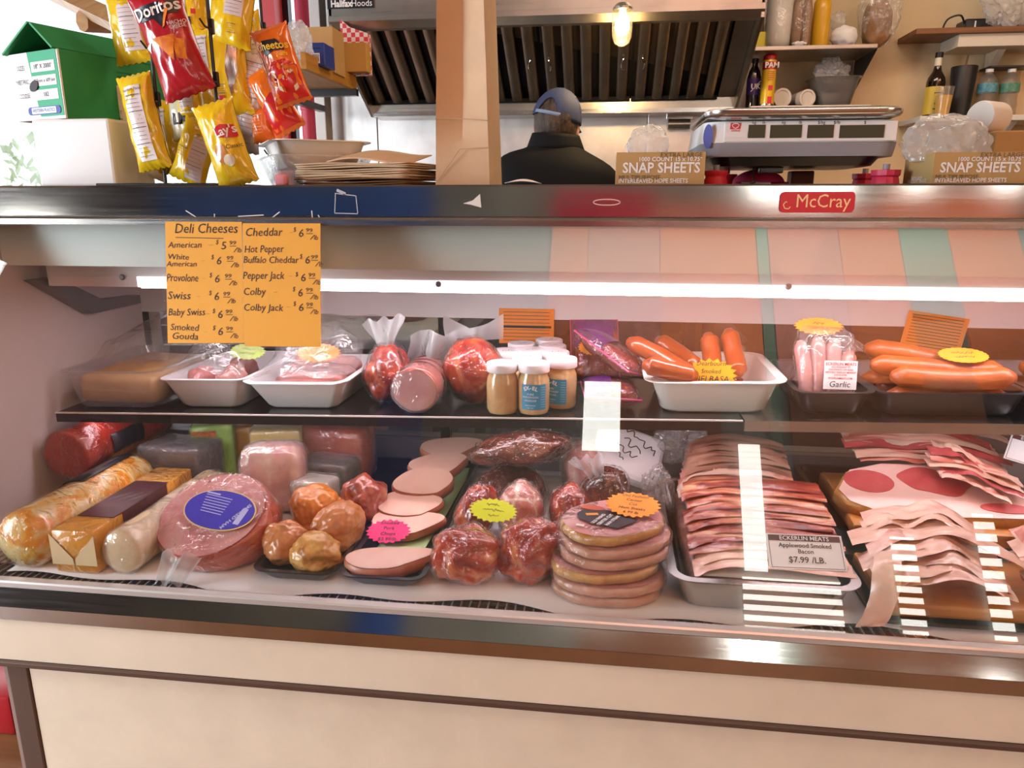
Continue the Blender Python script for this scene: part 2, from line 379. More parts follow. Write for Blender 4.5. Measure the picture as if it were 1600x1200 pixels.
# kitchen back wall: window opening at one end, solid wall to the other
wx0 = aY(-60, 100, KW).x; wx1 = aY(455, 100, KW).x; sill = 1.02
wallbox('wall_back', (wx1 + 0.20, KW, 0), (6.2, KW + 0.1, 2.9), M['plaster'])
b = MB(); b.box((-5.5, KW, 0), (wx1 + 0.20, KW + 0.1, sill)); b.box((-5.5, KW, 2.5), (wx1 + 0.20, KW + 0.1, 2.9)); b.box((-5.5, KW, sill), (wx0 - 0.6, KW + 0.1, 2.5))
M['wall_pale'] = plain('wall_pale', (0.78, 0.77, 0.75), 0.6)
struct(b.build('wall_back_window', M['wall_pale'], smooth=0))
wallbox('wall_east', (6.1, -7, 0), (6.2, KW, 7.4), M['dark_wood'])
wallbox('wall_west', (-5.6, 0.9, 0), (-5.5, KW, 7.4), M['wall_pale'])
wallbox('ceiling', (-5.5, 1.6, 2.85), (6.2, KW + 0.1, 2.95), M['ceil'])
wallbox('ceiling_hall', (-5.5, -7, 7.4), (6.2, 1.6, 7.5), M['ceil'])
wallbox('wall_header', (-5.5, 1.6, 2.95), (6.2, 1.7, 7.4), M['ceil'])
# window with red frame: posts, sash, pane
b = MB(); y0 = KW - 0.05
def postpx(pxa, pxb, z0, z1, yy=y0, dep=0.09):
    return (aY(pxa, 130, yy).x, yy - dep, z0), (aY(pxb, 130, yy).x, yy, z1)
w = MB(); w.box(*postpx(428, 449, sill, 2.5)); w.box((wx0 - 0.6, y0 - 0.05, sill - 0.03), (wx1 + 0.14, y0 + 0.12, sill + 0.03)); w.box((wx0 - 0.6, y0 - 0.05, 2.44), (wx1 + 0.14, y0 + 0.12, 2.5))
win = struct(w.build('window_1', M['pink_frame'], smooth=0))
w = MB(); xa, xb = aY(462, 100, y0).x, aY(473, 100, y0).x
w.box((xa - 0.05, y0, sill), (xa - 0.02, y0 + 0.04, 2.44)); w.build('window_sash', M['black'], win, smooth=0)
w = MB(); w.box((wx0 - 0.6, y0 + 0.05, sill), (xa, y0 + 0.058, 2.44)); w.build('window_pane', M['glass_door'], win, smooth=0)
b = MB(); lo, hi = postpx(476, 497, 0, 2.85); b.tube([((lo[0] + hi[0]) / 2, y0 - 0.06, 0), ((lo[0] + hi[0]) / 2, y0 - 0.06, 2.85)], 0.034, 20)
for z in (1.35, 1.62, 1.9): b.tube([((lo[0] + hi[0]) / 2, y0 - 0.06, z), ((lo[0] + hi[0]) / 2, y0 - 0.06, z + 0.02)], 0.038, 20)
struct(b.build('trim_1', M['red_paint']))
b = MB(); lo, hi = postpx(500, 516, 0, 2.85); b.box(lo, hi, 0.004); struct(b.build('trim_2', M['wall_pale'], smooth=0))
# steel lining behind the hood
b = MB(); x0, x1 = aY(519, 220, KW - 0.01).x, aY(1178, 220, KW - 0.01).x
seams = [x0, aY(592, 230, KW).x, aY(770, 230, KW).x, aY(1010, 230, KW).x, x1]
for a, c in zip(seams, seams[1:]): b.box((a + 0.002, KW - 0.012, 0.3), (c - 0.002, KW - 0.001, 2.3), 0.002)
struct(b.build('wall_steel', M['steel_wall'], smooth=0))
# timbers under the kitchen ceiling at the window end
b = MB(); p, q = aY(80, -14, 2.75), aY(178, 32, 2.35)
b.tube([p + (p - q) * 1.5, q + (q - p) * 0.6], 0.035, 4); struct(b.build('trim_3', M['beam'], smooth=0))
b = MB(); p, q = aY(128, 33, 2.5), aY(240, 40, 2.75); b.tube([p, q + (q - p)], 0.034, 8); struct(b.build('trim_4', M['beam'], smooth=0))
# greenery outside the window
M['leaf'] = plain('leaf_pale', (0.55, 0.66, 0.42), 0.7, var=0.3, vscale=12)
b = MB()
for k in range(520):
    p = Vector((rnd.uniform(-6.4, -4.2), rnd.uniform(7.2, 8.0), rnd.uniform(0.6, 1.9))); a = Euler((rnd.random() * 6, rnd.random() * 6, 0)).to_matrix() @ Vector((0.075, 0, 0)); c = Euler((rnd.random() * 6, rnd.random() * 6, 0)).to_matrix() @ Vector((0, 0.045, 0))
    b.bm.faces.new([b.bm.verts.new(v) for v in (p - a, p + c, p + a, p - c)])
b.tube([(-5.3, 7.6, 0), (-5.3, 7.6, 1.6)], 0.05, 6)
tag(b.build('outside_bush', M['leaf'], smooth=0), 'pale green bush outside beyond the bright window', 'bush')
M['ground_out'] = plain('ground_out', (0.75, 0.74, 0.72), 0.8)
wallbox('ground_outside', (-14, KW + 0.1, -0.1), (4, 22, -0.02), M['ground_out'])

# the market hall behind the camera: what the glass and the steel mirror
HY = -6.0
M['green_paint'] = plain('green_paint', (0.12, 0.26, 0.20), 0.6)
M['window_lit'] = plain('window_lit', (0.9, 0.9, 0.9), 0.5, emit=((1.0, 1.0, 0.93), 9.0))
wallbox('wall_south', (-5.5, HY - 0.1, 0), (6.2, HY, 7.4), M['plaster_grey'])
def trimbox(n, x0, x1, z0, z1, mat, d=0.05): return wallbox('trim_%d' % n, (x0, HY, z0), (x1, HY + d, z1), mat)
trimbox(11, -0.75, -0.25, 4.45, 7.3, M['orange_paint']); trimbox(12, -0.24, 0.7, 4.45, 7.3, M['pink_paint']); trimbox(13, 0.71, 1.95, 4.45, 7.3, M['orange_paint'])
trimbox(14, 1.96, 2.1, 2.6, 7.3, M['green_paint']); trimbox(15, 2.11, 3.0, 4.45, 7.3, M['pink_paint']); trimbox(16, 3.01, 3.75, 4.45, 7.3, M['orange_paint'])
trimbox(17, 3.76, 4.35, 5.4, 7.3, M['green_paint']); trimbox(18, 4.36, 5.2, 3.9, 7.3, M['orange_paint']); trimbox(19, 5.21, 6.0, 2.0, 7.3, M['green_paint'])
trimbox(20, -2.75, -2.2, 1.7, 5.0, M['blue_paint']); trimbox(21, -5.4, -2.0, 0, 1.7, M['blue_paint']); struct(MB().box((-5.5, -4.35, 0.7), (-5.48, -3.7, 1.24)).build('window_7', M['window_lit'], smooth=0))  # last box: added glowing panel, mirrored as the rail's white end
trimbox(22, -0.6, 0.5, 0, 1.6, M['red_paint']); trimbox(23, 0.51, 2.9, 0, 1.45, M['pink_paint']); trimbox(24, 2.91, 4.3, 0, 1.6, M['orange_paint'])
trimbox(25, -0.2, 1.4, 2.4, 4.4, M['dark_wood']); trimbox(26, 2.2, 5.1, 2.7, 4.4, M['dark_wood'])
def litwin(n, x0, x1, z0, z1, slats=0):
    w = struct(MB().box((x0, HY + 0.05, z0), (x1, HY + 0.07, z1)).build('window_%d' % n, M['window_lit'], smooth=0))
    if slats:
        b = MB()
        for k in range(slats):
            z = z0 + (z1 - z0) * (k + 0.5) / slats; b.box((x0 - 0.02, HY + 0.07, z - 0.022), (x1 + 0.02, HY + 0.10, z + 0.022))
        b.build('blind_slats', M['beam'], w, smooth=0)
litwin(2, 1.58, 1.82, 2.15, 3.6); litwin(3, 1.55, 2.55, 1.55, 2.08, 5); litwin(4, 3.12, 3.36, 1.6, 2.6, 9); litwin(5, 4.0, 4.2, 1.6, 2.9, 10)
litwin(6, -0.22, 0.22, 3.45, 4.35)  # added glowing panel, no known window: makes the white shape in the glass
# west wall with the street doors standing open
wallbox('wall_west_hall', (-5.6, -7, 0), (-5.5, -0.9, 7.4), M['hall_dark'])
wallbox('wall_west_lintel', (-5.6, -0.9, 2.7), (-5.5, 0.9, 7.4), M['hall_dark'])
# ---------------------------------------------------------------- the refrigerated display case
XL, XR = -1.2, 1.32
case = thing('deli_display_case', 'long refrigerated deli display case with slanted glass front and cream panels', 'display case', (0, 0, 0))
GT, GB = (1.288, 1.165), (1.068, 0.552)      # glass: top and bottom (y, z)
def gy(z): return GB[0] + (GT[0] - GB[0]) * (z - GB[1]) / (GT[1] - GB[1])
end = [(1.06, 0.395), (1.06, 0.55), (1.29, 1.165), (1.302, 1.222), (1.86, 1.222), (1.86, 0.395)]
b = MB(); b.prism(end, 'x', XL - 0.06, XL); b.build('end_panel', M['enamel_end'], case, smooth=0)
b = MB(); b.prism(end, 'x', XR, XR + 0.06); b.build('end_panel', M['enamel_end'], case, smooth=0)
b = MB(); b.box((XL + 0.0005, gy(0.85) + 0.05, 0.60), (XL + 0.008, gy(0.85) + 0.30, 1.06)); 
b = MB(); b.box((XL - 0.06, 1.302, 1.19), (XR + 0.06, 1.86, 1.2245), 0.003); b.build('top_slab', M['steel'], case, smooth=0)
tr = MB().prism([(1.296, 1.170), (1.302, 1.170), (1.302, 1.225), (1.298, 1.225), (1.295, 1.222), (1.294, 1.172)], 'x', XL - 0.06, XR + 0.06).build('top_rail', M['steel_polished'], case, smooth=0)
b = MB(); b.prism([(1.282, 1.156), (1.302, 1.156), (1.302, 1.1695), (1.286, 1.1695), (1.282, 1.166)], 'x', XL - 0.06, XR + 0.06); b.build('glass_channel', M['steel'], case, smooth=0)
# maker's plate
c = aY(1276.5, 316, 1.2925); wpl, hpl = 0.117, 0.033
np_ = MB().prism(rrect(wpl, hpl, 0.007), 'z', 0, 0.0025).xf(front()).build('nameplate', plain('plate_red', (0.60, 0.01, 0.02), 0.25, coat=0.6), case, loc=(c.x, 1.2935, c.z))
gold = plain('plate_gold', (0.95, 0.66, 0.35), 0.4, 0.3)
t = TX(); t.put('McCray', 0.009, 0.001, 0.0300, sx=0.90)
pts = [(-0.047, 0.0), (-0.0495, 0.001), (-0.053, -0.004), (-0.050, -0.010), (-0.044, -0.0105), (-0.0415, -0.007)]
for p, q in zip(pts, pts[1:]): t.line(*p, *q, 0.0014)
t.xf(Matrix.Translation((0, -0.0028, 0)) @ FRONT).build('lettering', gold, np_, smooth=0)
# old tape scraps on the rail
tp = plain('tape_scrap', (0.75, 0.74, 0.72), 0.35)
t = TX(); t.poly([(-0.021, -0.002), (-0.004, 0.003), (0.009, 0.014), (0.011, -0.009), (-0.008, -0.004)]); c = aY(742, 316, 1.2925)
t.xf(Matrix.Translation((c.x, 1.2932, c.z)) @ FRONT).build('tape_scrap', tp, case, smooth=0)
t = TX()
for a in ((523, 302, 556, 306), (556, 306, 559, 333), (523, 333, 559, 334), (524, 303, 523, 333)):
    p, q = aY(a[0], a[1], 1.2932), aY(a[2], a[3], 1.2932); t.line(p.x, p.z, q.x, q.z, 0.0016)
p, q = aY(526, 297, 1.2932), aY(540, 303, 1.2932); t.line(p.x, p.z, q.x, q.z, 0.005)
t.xf(Matrix.Translation((0, 1.2932, 0)) @ FRONT).build('tape_residue', plain('tape_residue', (0.45, 0.47, 0.52), 0.5), case, smooth=0)
for a in ((290, 329, 306, 339), (335, 334, 335, 341), (372, 338, 412, 336), (424, 341, 437, 331), (487, 329, 488, 341), (497, 336, 500, 341)):
    t = TX(); p, q = aY(a[0], a[1], 1.2932), aY(a[2], a[3], 1.2932); t.line(p.x, p.z, q.x, q.z, 0.0018)
    t.xf(Matrix.Translation((0, 1.2932, 0)) @ FRONT).build('tape_scrap', tp, case, smooth=0)
t = TX(); pp = []
for k in range(18):
    a = 2 * PI * k / 18; pp.append((945 + 18 * math.cos(a) + (6 if math.cos(a) > 0 else 0), 316 + 4.5 * math.sin(a)))
pp += [pp[0]]
for a, q in zip(pp, pp[1:]):
    p0, p1 = aY(*a, 1.2932), aY(*q, 1.2932); t.line(p0.x, p0.z, p1.x, p1.z, 0.0018)
t.xf(Matrix.Translation((0, 1.2932, 0)) @ FRONT).build('tape_residue', plain('tape_pink', (0.75, 0.45, 0.42), 0.5), case, smooth=0)
# glass
b = MB(); dn = Vector((0, -(GT[1] - GB[1]), GT[0] - GB[0])).normalized() * 0.0025
b.prism([(GB[0] + dn.y, GB[1] + dn.z), (GT[0] + dn.y, GT[1] + dn.z), (GT[0] - dn.y, GT[1] - dn.z), (GB[0] - dn.y, GB[1] - dn.z)], 'x', XL - 0.05, XR + 0.05)
b.build('front_glass', M['glass'], case, smooth=0)
# canopy: white inner fascia, underside, lamp
b = MB(); z = aY(100, 415, 1.36).z
b.box((XL + 0.001, 1.355, z), (XR - 0.001, 1.365, 1.19)); b.build('canopy_fascia', M['canopy_white'], case, smooth=0)
b = MB(); b.box((XL + 0.001, 1.365, z + 0.012), (XR - 0.001, 1.775, z + 0.03)); b.build('canopy_underside', M['enamel_white'], case, smooth=0)
lz0, lz1 = aY(400, 452, 1.42).z, aY(400, 435, 1.42).z
lf = MB().box((XL + 0.04, 1.421, lz0), (XR - 0.01, 1.46, z + 0.012), 0.002).build('lamp_housing', M['enamel_white'], case, smooth=0)
M['tube'] = plain('tube_glow', (0.9, 0.85, 0.85), 0.4, emit=((1.0, 0.86, 0.88), 3.2))
xl0 = aY(215, 440, 1.42).x
MB().box((xl0, 1.4195, lz0 + 0.001), (XR - 0.02, 1.4209, lz1), 0.0).build('lamp_diffuser', M['tube'], lf, smooth=0)
MB().box((XL + 0.05, 1.4195, lz0 + 0.001), (xl0 - 0.001, 1.4209, lz1)).build('lamp_end_plate', plain('lamp_plate', (0.78, 0.66, 0.67), 0.35), lf, smooth=0)
MB().box((xl0, 1.43, lz0 - 0.002), (XR - 0.02, 1.455, lz0 - 0.0005)).build('lamp_diffuser', plain('tube_glow_down', (0.9, 0.85, 0.85), 0.4, emit=((1.0, 0.83, 0.90), 36.0)), lf, smooth=0)
for px, py in ((191, 433), (685, 444), (1232, 448)):
    p = aY(px, py, 1.419); MB().lathe([(0.0062, 0), (0.0062, 0.001), (0.004, 0.003), (0.0005, 0.0032)], 14).xf(FRONT).build('screw', M['bracket'], lf, loc=(p.x, 1.4192, p.z))
# lamp bracket on the end wall
p0, p1, p2 = Vector((XL + 0.012, 1.43, 1.035)), Vector((XL + 0.012, 1.60, 0.975)), Vector((XL + 0.012, 1.74, 0.965))
b = MB(); b.prism([(1.40, 1.038), (1.46, 1.038), (1.60, 0.972), (1.74, 0.966), (1.74, 0.945), (1.56, 0.945)], 'x', XL + 0.001, XL + 0.03); b.build('lamp_bracket', M['bracket'], case, smooth=0)
# rear: white header, sliding glass doors in dark frames
RY = 1.78; zb = 0.917
b = MB(); b.box((XL + 0.001, RY, zb), (XR - 0.001, RY + 0.02, 1.19)); b.build('rear_header', M['enamel_white'], case, smooth=0)
b = MB(); b.box((XL + 0.001, RY - 0.01, 0.50), (XR - 0.001, RY + 0.06, 0.60)); b.build('rear_sill', plain('rear_sill', (0.30, 0.27, 0.28), 0.4, 0.3), case, smooth=0)
posts = [aY(212, 520, RY).x, aY(692, 530, RY).x, aY(1078, 530, RY).x, aY(1105, 530, RY).x, XR - 0.06]
for px in posts[1:]:
    MB().box((px - 0.012, RY + 0.004, 0.601), (px + 0.012, RY + 0.03, zb)).build('rear_door_post', M['dark_metal'], case, smooth=0)
MB().box((XL + 0.001, RY + 0.004, 0.601), (posts[0], RY + 0.03, zb)).build('rear_door_frame', M['dark_metal'], case, smooth=0)
for a, c in zip(posts, posts[1:]):
    if c - a > 0.1: MB().box((a, RY + 0.012, 0.60), (c, RY + 0.017, zb)).build('rear_door_glass', M['glass_door'], case, smooth=0)
# deck, grate
b = MB(); b.box((XL + 0.001, 1.15, 0.50), (XR - 0.001, RY - 0.012, 0.531)); b.build('deck', M['enamel_white'], case, smooth=0)
b = MB(); b.box((XL + 0.001, 1.07, 0.46), (XR - 0.001, 1.16, 0.485)); b.box((XL + 0.001, 1.07, 0.485), (XR - 0.001, 1.075, 0.52)); b.build('drain_gutter', M['dark_metal'], case, smooth=0)
b = MB(); x = XL + 0.01
while x < XR:
    b.box((x, 1.0765, 0.5275), (x + 0.003, 1.20, 0.5325)); x += 0.0155
for y in (1.079, 1.10, 1.125, 1.15): b.box((XL, y, 0.5255), (XR, y + 0.0025, 0.529))
b.build('wire_grate', plain('grate', (0.30, 0.30, 0.31), 0.4, 0.5), case, smooth=0)
# front below the glass
b = MB(); b.prism([(1.052, 0.540), (1.076, 0.530), (1.076, 0.548), (1.066, 0.553), (1.052, 0.553), (1.050, 0.550)], 'x', XL - 0.05, XR + 0.05); b.build('bottom_rail', plain('rail_white', (0.66, 0.64, 0.63), 0.3, 0.4), case, smooth=0)
b = MB(); b.prism([(1.050, 0.5405), (1.036, 0.512), (1.072, 0.512), (1.072, 0.53)], 'x', XL - 0.055, XR + 0.055); b.build('bumper_band', M['steel_polished'], case, smooth=0)
b = MB(); b.prism([(1.036, 0.5115), (1.040, 0.484), (1.072, 0.484), (1.072, 0.5115)], 'x', XL - 0.055, XR + 0.055); b.build('bumper_band', M['steel_polished'], case, smooth=0)
b = MB(); b.box((XL - 0.058, 1.05, 0.3955), (XR + 0.058, 1.075, 0.4835), 0.001); b.build('front_panel', M['cream'], case, smooth=0)
b = MB(); b.box((XL - 0.06, 1.043, 0.385), (XR + 0.06, 1.09, 0.395), 0.002); b.build('trim_strip', M['brown_trim'], case, smooth=0)
kx = aY(46, 1045, 1.085).x
b = MB(); b.box((kx, 1.085, 0.10), (XR + 0.05, 1.10, 0.384)); b.build('kick_panel', M['cream_kick'], case, smooth=0)
b = MB(); b.box((kx + 0.001, 1.10, 0.0), (XR + 0.05, 1.80, 0.384)); b.build('base_box', M['hall_dark'], case, smooth=0)
b = MB(); b.box((kx - 0.045, 1.082, 0), (kx - 0.002, 1.13, 0.385), 0.003); b.build('leg', M['brown_trim'], case, smooth=0)
b = MB(); b.box((kx - 0.058, 1.09, 0), (kx - 0.046, 1.12, 0.385)); b.build('leg_trim', plain('leg_grey', (0.32, 0.24, 0.22), 0.4), case, smooth=0)
# shelf in two lengths on brackets
def shelf_mb(x0, x1, y0, y1, th, lip):
    b = MB(); z0, z1 = shelf_z(x0), shelf_z(x1)
    pr = [(y0, 0), (y1, 0), (y1, -th), (y0 + 0.004, -th), (y0 + 0.004, -lip), (y0, -lip)]
    b.quadstrip([[(x0, y, z0 + z) for y, z in pr], [(x1, y, z1 + z) for y, z in pr]]); return b
SY = 1.41; xm = aS(1168, 664).x
s1 = shelf_mb(XL + 0.02, xm - 0.004, SY, RY - 0.02, 0.005, 0.021).build('shelf', plain('shelf_dark', (0.05, 0.045, 0.05), 0.16, 0.7), case, smooth=0)
s2 = shelf_mb(xm, XR - 0.01, SY, RY - 0.02, 0.005, 0.021).build('shelf', M['steel'], case, smooth=0)
b = MB(); b.quadstrip([[(x, y, shelf_z(x) + z) for y, z in ((SY - 0.002, -0.0015), (SY + 0.003, -0.0015), (SY + 0.003, 0.0012), (SY - 0.002, 0.0012))] for x in (XL + 0.02, xm - 0.004)]); b.build('shelf_edge', M['enamel_white'], s1, smooth=0)
M['under_glow'] = plain('under_shelf_glow', (0.9, 0.85, 0.86), 0.4, emit=((1.0, 0.83, 0.90), 9.0))  # added fill: unseen glowing strips under the shelf brighten the rear deck
for xa_, xb_ in ((XL + 0.08, xm - 0.03), (xm + 0.04, XR - 0.05)):
    MB().quadstrip([[(x, y, shelf_z(x) + z) for y, z in ((SY + 0.012, -0.0055), (SY + 0.036, -0.0055), (SY + 0.036, -0.013), (SY + 0.012, -0.013))] for x in (xa_, xb_)]).build('under_shelf_fill', M['under_glow'], case, smooth=0)
for x in (aS(118, 650).x, xm - 0.02, xm + 0.03, 1.2):
    MB().prism([(SY + 0.05, shelf_z(x) - 0.0055), (RY - 0.02, shelf_z(x) - 0.0055), (RY - 0.02, shelf_z(x) - 0.03), (SY + 0.06, shelf_z(x) - 0.015)], 'x', x, x + 0.006).build('shelf_bracket', M['bracket'], case, smooth=0)
# ---------------------------------------------------------------- the kitchen behind the case
# exhaust hood
hood = thing('exhaust_hood', 'stainless steel exhaust hood with baffle filters above the cook', 'exhaust hood', (0, 0, 0))
HFY, HBY = 3.08, 3.58
xl, xr = aY(513, 20, HFY).x, aY(1196, 5, HFY).x
zl = aY(800, 38, HFY).z; z2 = aY(800, 17, HFY).z; zg0, zg1 = aY(800, 180, HBY).z, aY(800, 157, HBY).z
b = MB(); b.box((xl, HFY, z2), (xr, HFY + 0.02, 2.45), 0.002); b.build('front_sheet', M['steel_hood'], hood, smooth=0)
b = MB(); b.prism([(HFY - 0.006, z2), (HFY + 0.02, z2), (HFY + 0.05, zl), (HFY + 0.012, zl), (HFY - 0.006, z2 - 0.02)], 'x', xl, xr); b.build('front_lip', M['steel_hood'], hood, smooth=0)
xbl, xbr = aY(582, 170, HBY).x, aY(1150, 170, HBY).x
def endcap(x, d):
    pr = [(HFY, zl), (HFY, 2.45), (KW - 0.02, 2.45), (KW - 0.02, zg0), (HBY, zg0)]
    return MB().prism(pr, 'x', x, x + d)
endcap(xl, 0.012).build('end_panel', M['steel_hood'], hood, smooth=0); endcap(xr - 0.012, 0.012).build('end_panel', M['steel_hood'], hood, smooth=0)
b = MB(); b.prism([(HBY, zg0), (HBY, zg1), (KW - 0.02, zg1), (KW - 0.02, zg0)], 'x', xl + 0.012, xr - 0.012)
b.build('grease_gutter', M['steel_hood'], hood, smooth=0)
b = MB(); b.prism([(HBY - 0.012, zg0 + 0.002), (HBY - 0.012, zg0 + 0.02), (HBY - 0.001, zg0 + 0.02), (HBY - 0.001, zg0 + 0.002)], 'x', xl + 0.012, xr - 0.012); b.build('gutter_lip', M['steel'], hood, smooth=0)
ft, fb = Vector((0, HFY + 0.07, zl + 0.05)), Vector((0, HBY - 0.005, zg1 + 0.004))
fdir = (fb - ft); fn = Vector((0, fdir.z, -fdir.y)).normalized()     # outward: toward the viewer and down
if fn.y > 0: fn = -fn
pe = [aY(p, 150, HBY).x for p in (582, 715, 850, 985, 1121)]
b = MB(); b.quadstrip([[(xl + 0.013, ft.y + 0.035, ft.z), (xr - 0.013, ft.y + 0.05, ft.z)], [(xl + 0.013, fb.y + 0.035, fb.z), (xr - 0.013, fb.y + 0.035, fb.z)]], closed=False)
solid(b.build('filter_rack', M['dark_metal'], hood, smooth=0), 0.004)
for k in range(4):
    x0, x1 = pe[k] + 0.003, pe[k + 1] - 0.003; bm_ = MB(); n = 5; wv = (x1 - x0) / n
    f0 = ft - fn * 0.0; f1 = fb - fn * 0.0
    for j in range(n):
        cx = x0 + wv * (j + 0.5); hw = wv * 0.31
        prof = [(-hw, 0.0), (-hw * 0.86, 0.010), (-hw * 0.4, 0.016), (hw * 0.4, 0.016), (hw * 0.86, 0.010), (hw, 0.0), (hw * 0.8, -0.002), (-hw * 0.8, -0.002)]
        bm_.quadstrip([[Vector((cx + u, 0, 0)) + q + fn * h for u, h in prof] for q in (f0, f1)])
    f = bm_.build('baffle_filter', M['filter'], hood, smooth=40)
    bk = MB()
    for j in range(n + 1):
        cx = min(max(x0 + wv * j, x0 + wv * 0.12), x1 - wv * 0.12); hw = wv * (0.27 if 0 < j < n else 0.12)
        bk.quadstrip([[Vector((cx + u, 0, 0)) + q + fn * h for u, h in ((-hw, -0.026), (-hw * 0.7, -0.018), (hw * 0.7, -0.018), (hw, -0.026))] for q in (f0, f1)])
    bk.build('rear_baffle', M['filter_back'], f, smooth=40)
    bb = MB()
    e0, e1 = fb + fdir.normalized() * -0.006, fb
    bb.quadstrip([[Vector((x, 0, 0)) + fb + fn * h + fdir.normalized() * s_ for h, s_ in ((0.0, 0), (0.018, 0), (0.018, -0.008), (0.0, -0.008))] for x in (x0, x1)])
    bb.build('filter_edge', M['dark_metal'], f, smooth=0)
    for sx in ((x0 + 0.03) if k in (2, 3) else None, (x1 - 0.03) if k in (1, 2) else None):
        if sx is None: continue
        q = ft + fdir * 0.52 + fn * 0.02
        pts = [Vector((sx + 0.014 * math.cos(a) * (1 if (k in (2, 3) and sx < x0 + 0.05) else -1), 0, 0)) + q + fdir.normalized() * (0.035 * math.sin(a)) + fn * (0.012 * math.cos(a)) for a in [R(-80 + 16 * i) for i in range(11)]]
        MB().tube(pts, 0.0028, 6).build('filter_handle', M['steel_polished'], f)
for a_, c_ in ((xl + 0.014, pe[0] - 0.002), (pe[4] + 0.002, xr - 0.014)):
    b = MB(); b.quadstrip([[Vector((x, 0, 0)) + q + fn * hh_ for x, hh_ in ((a_, 0.004), (c_, 0.004), (c_, -0.002), (a_, -0.002))] for q in (ft, fb)]); b.build('filler_panel', M['steel_hood'], hood, smooth=0)
# name plate on the hood
c0, c1 = aY(512, 14.5, HFY - 0.004), aY(583, -26, HFY - 0.004)
pl = MB().box((c0.x, HFY - 0.006, c0.z), (c1.x, HFY - 0.001, c1.z)).build('hood_nameplate', M['black'], hood, smooth=0)
t = TX(); zc = aY(545, 6, HFY - 0.004).z; t.put('Halifax', c0.x + 0.014, zc, 0.034, align='LEFT', bold=0.0012, sx=0.92); t.put('Hoods', c0.x + 0.098, zc, 0.034, align='LEFT', sx=0.92)
t.warp(lambda x, y, z: (x, HFY - 0.0068, y)).build('lettering', M['ink_white'], pl, smooth=0)
# jar lamp under the hood
LY = 3.02; q = aY(972, 44, LY)
lamp = thing('jar_lamp', 'lit glass jar lamp with a warm bulb hanging under the hood', 'lamp', (q.x, LY, q.z))
jar = MB().lathe([(0.034, 0.06), (0.039, 0.05), (0.038, 0.0), (0.036, -0.03), (0.028, -0.052), (0.012, -0.062), (0.001, -0.064)], 24, cap=False).build('glass_jar', film('lamp_jar', tint=(1, 0.93, 0.72), clear=0.9, bump=0, rough=0.05), lamp)
MB().lathe([(0.012, 0.06), (0.013, 0.045), (0.026, 0.022), (0.028, 0.0), (0.018, -0.022), (0.002, -0.03)], 20).build('bulb', plain('bulb_glow', (1, 0.8, 0.4), 0.4, emit=((1.0, 0.72, 0.30), 14.0)), lamp)
MB().lathe([(0.036, 0.062), (0.036, 0.07), (0.02, 0.085)], 20).build('lamp_socket', M['steel_hood'], lamp); MB().box((-0.012, 0.0, 0.074), (0.012, 0.052, 0.083)).build('lamp_arm', M['steel_hood'], lamp, smooth=0)
pl_ = bpy.data.lights.new('jar_lamp_light', 'POINT'); pl_.energy = 7; pl_.color = (1.0, 0.66, 0.30); pl_.shadow_soft_size = 0.03
po = bpy.data.objects.new('jar_lamp_light', pl_); C.objects.link(po); po.parent = lamp; po.location = (0, -0.05, -0.085)
# wall socket bracket seen beside the boxes
q = aY(1062, 186, KW - 0.02)
g = thing('wall_roller_bracket', 'small steel roller bracket on the steel wall under the hood', 'bracket', (q.x, KW - 0.013, q.z))
MB().box((-0.062, -0.02, -0.002), (0.062, 0, 0.024), 0.002).build('plate', M['steel'], g, smooth=0); MB().tube([(-0.055, -0.035, -0.025), (0.045, -0.035, -0.025)], 0.022, 16).build('roller', M['steel_hood'], g)
MB().box((-0.058, -0.035, -0.03), (-0.052, 0, 0.01)).build('arm', M['steel'], g, smooth=0)
# cooking line and work table (dark fronts show through the case's rear doors)
g = thing('griddle_counter', 'dark cooking counter standing under the hood', 'cooking counter', (0, 0, 0))
MB().box((-1.0, 3.24, 0.0), (2.9, 3.70, 0.86), 0.005).build('cabinet', M['hall_dark'], g, smooth=0); MB().box((-1.02, 3.21, 0.862), (2.92, 3.73, 0.90), 0.004).build('griddle_top', M['dark_metal'], g, smooth=0)
MB().tube([(-0.9, 3.19, 0.80), (0.9, 3.19, 0.80)], 0.012, 8).build('front_rail', M['steel'], g)
CB = 0.84
g = thing('prep_table', 'steel prep table holding the white cutting board behind the case', 'table', (0, 0, 0))
MB().box((-1.35, 1.87, 0.77), (-0.40, 2.60, 0.81), 0.003).build('table_top', M['dark_metal'], g, smooth=0)
for lx in (-1.32, -0.46):
    for ly in (1.90, 2.55): MB().box((lx, ly, 0), (lx + 0.04, ly + 0.04, 0.769)).build('leg', M['steel'], g, smooth=0)
bq = [aZ(*p, CB) for p in ((500, 562), (600, 484), (690, 484), (668, 548))]
xa, xb = bq[0].x - 0.0, bq[3].x
b = MB(); bb_ = [(-0.905, 1.875), (-0.475, 1.875), (-0.475, 2.575), (-0.905, 2.575)]
b.box((-0.905, 1.875, 0.811), (-0.475, 2.575, CB), 0.006)
tag(b.build('cutting_board', plain('board_white', (0.66, 0.72, 0.70), 0.5, var=0.03), smooth=0), 'white cutting board with a sausage ring on it behind the case', 'cutting board')
M['sausage_brown'] = ramp_mat('sausage_brown', [(0.3, (0.22, 0.07, 0.04)), (0.7, (0.36, 0.14, 0.08))], scale=20, rough=0.4, coat=0.3)
q = aZ(610, 502, CB)
pts = [(q.x + 0.085 * math.cos(a), q.y + 0.06 + 0.075 * math.sin(a), CB + 0.021) for a in [R(190 + 11 * i) for i in range(20)]]
tag(MB().tube(pts, [0.014] + [0.02] * 18 + [0.014], 12).build('sausage_ring', M['sausage_brown']), 'curved brown smoked sausage ring on the cutting board', 'sausage')
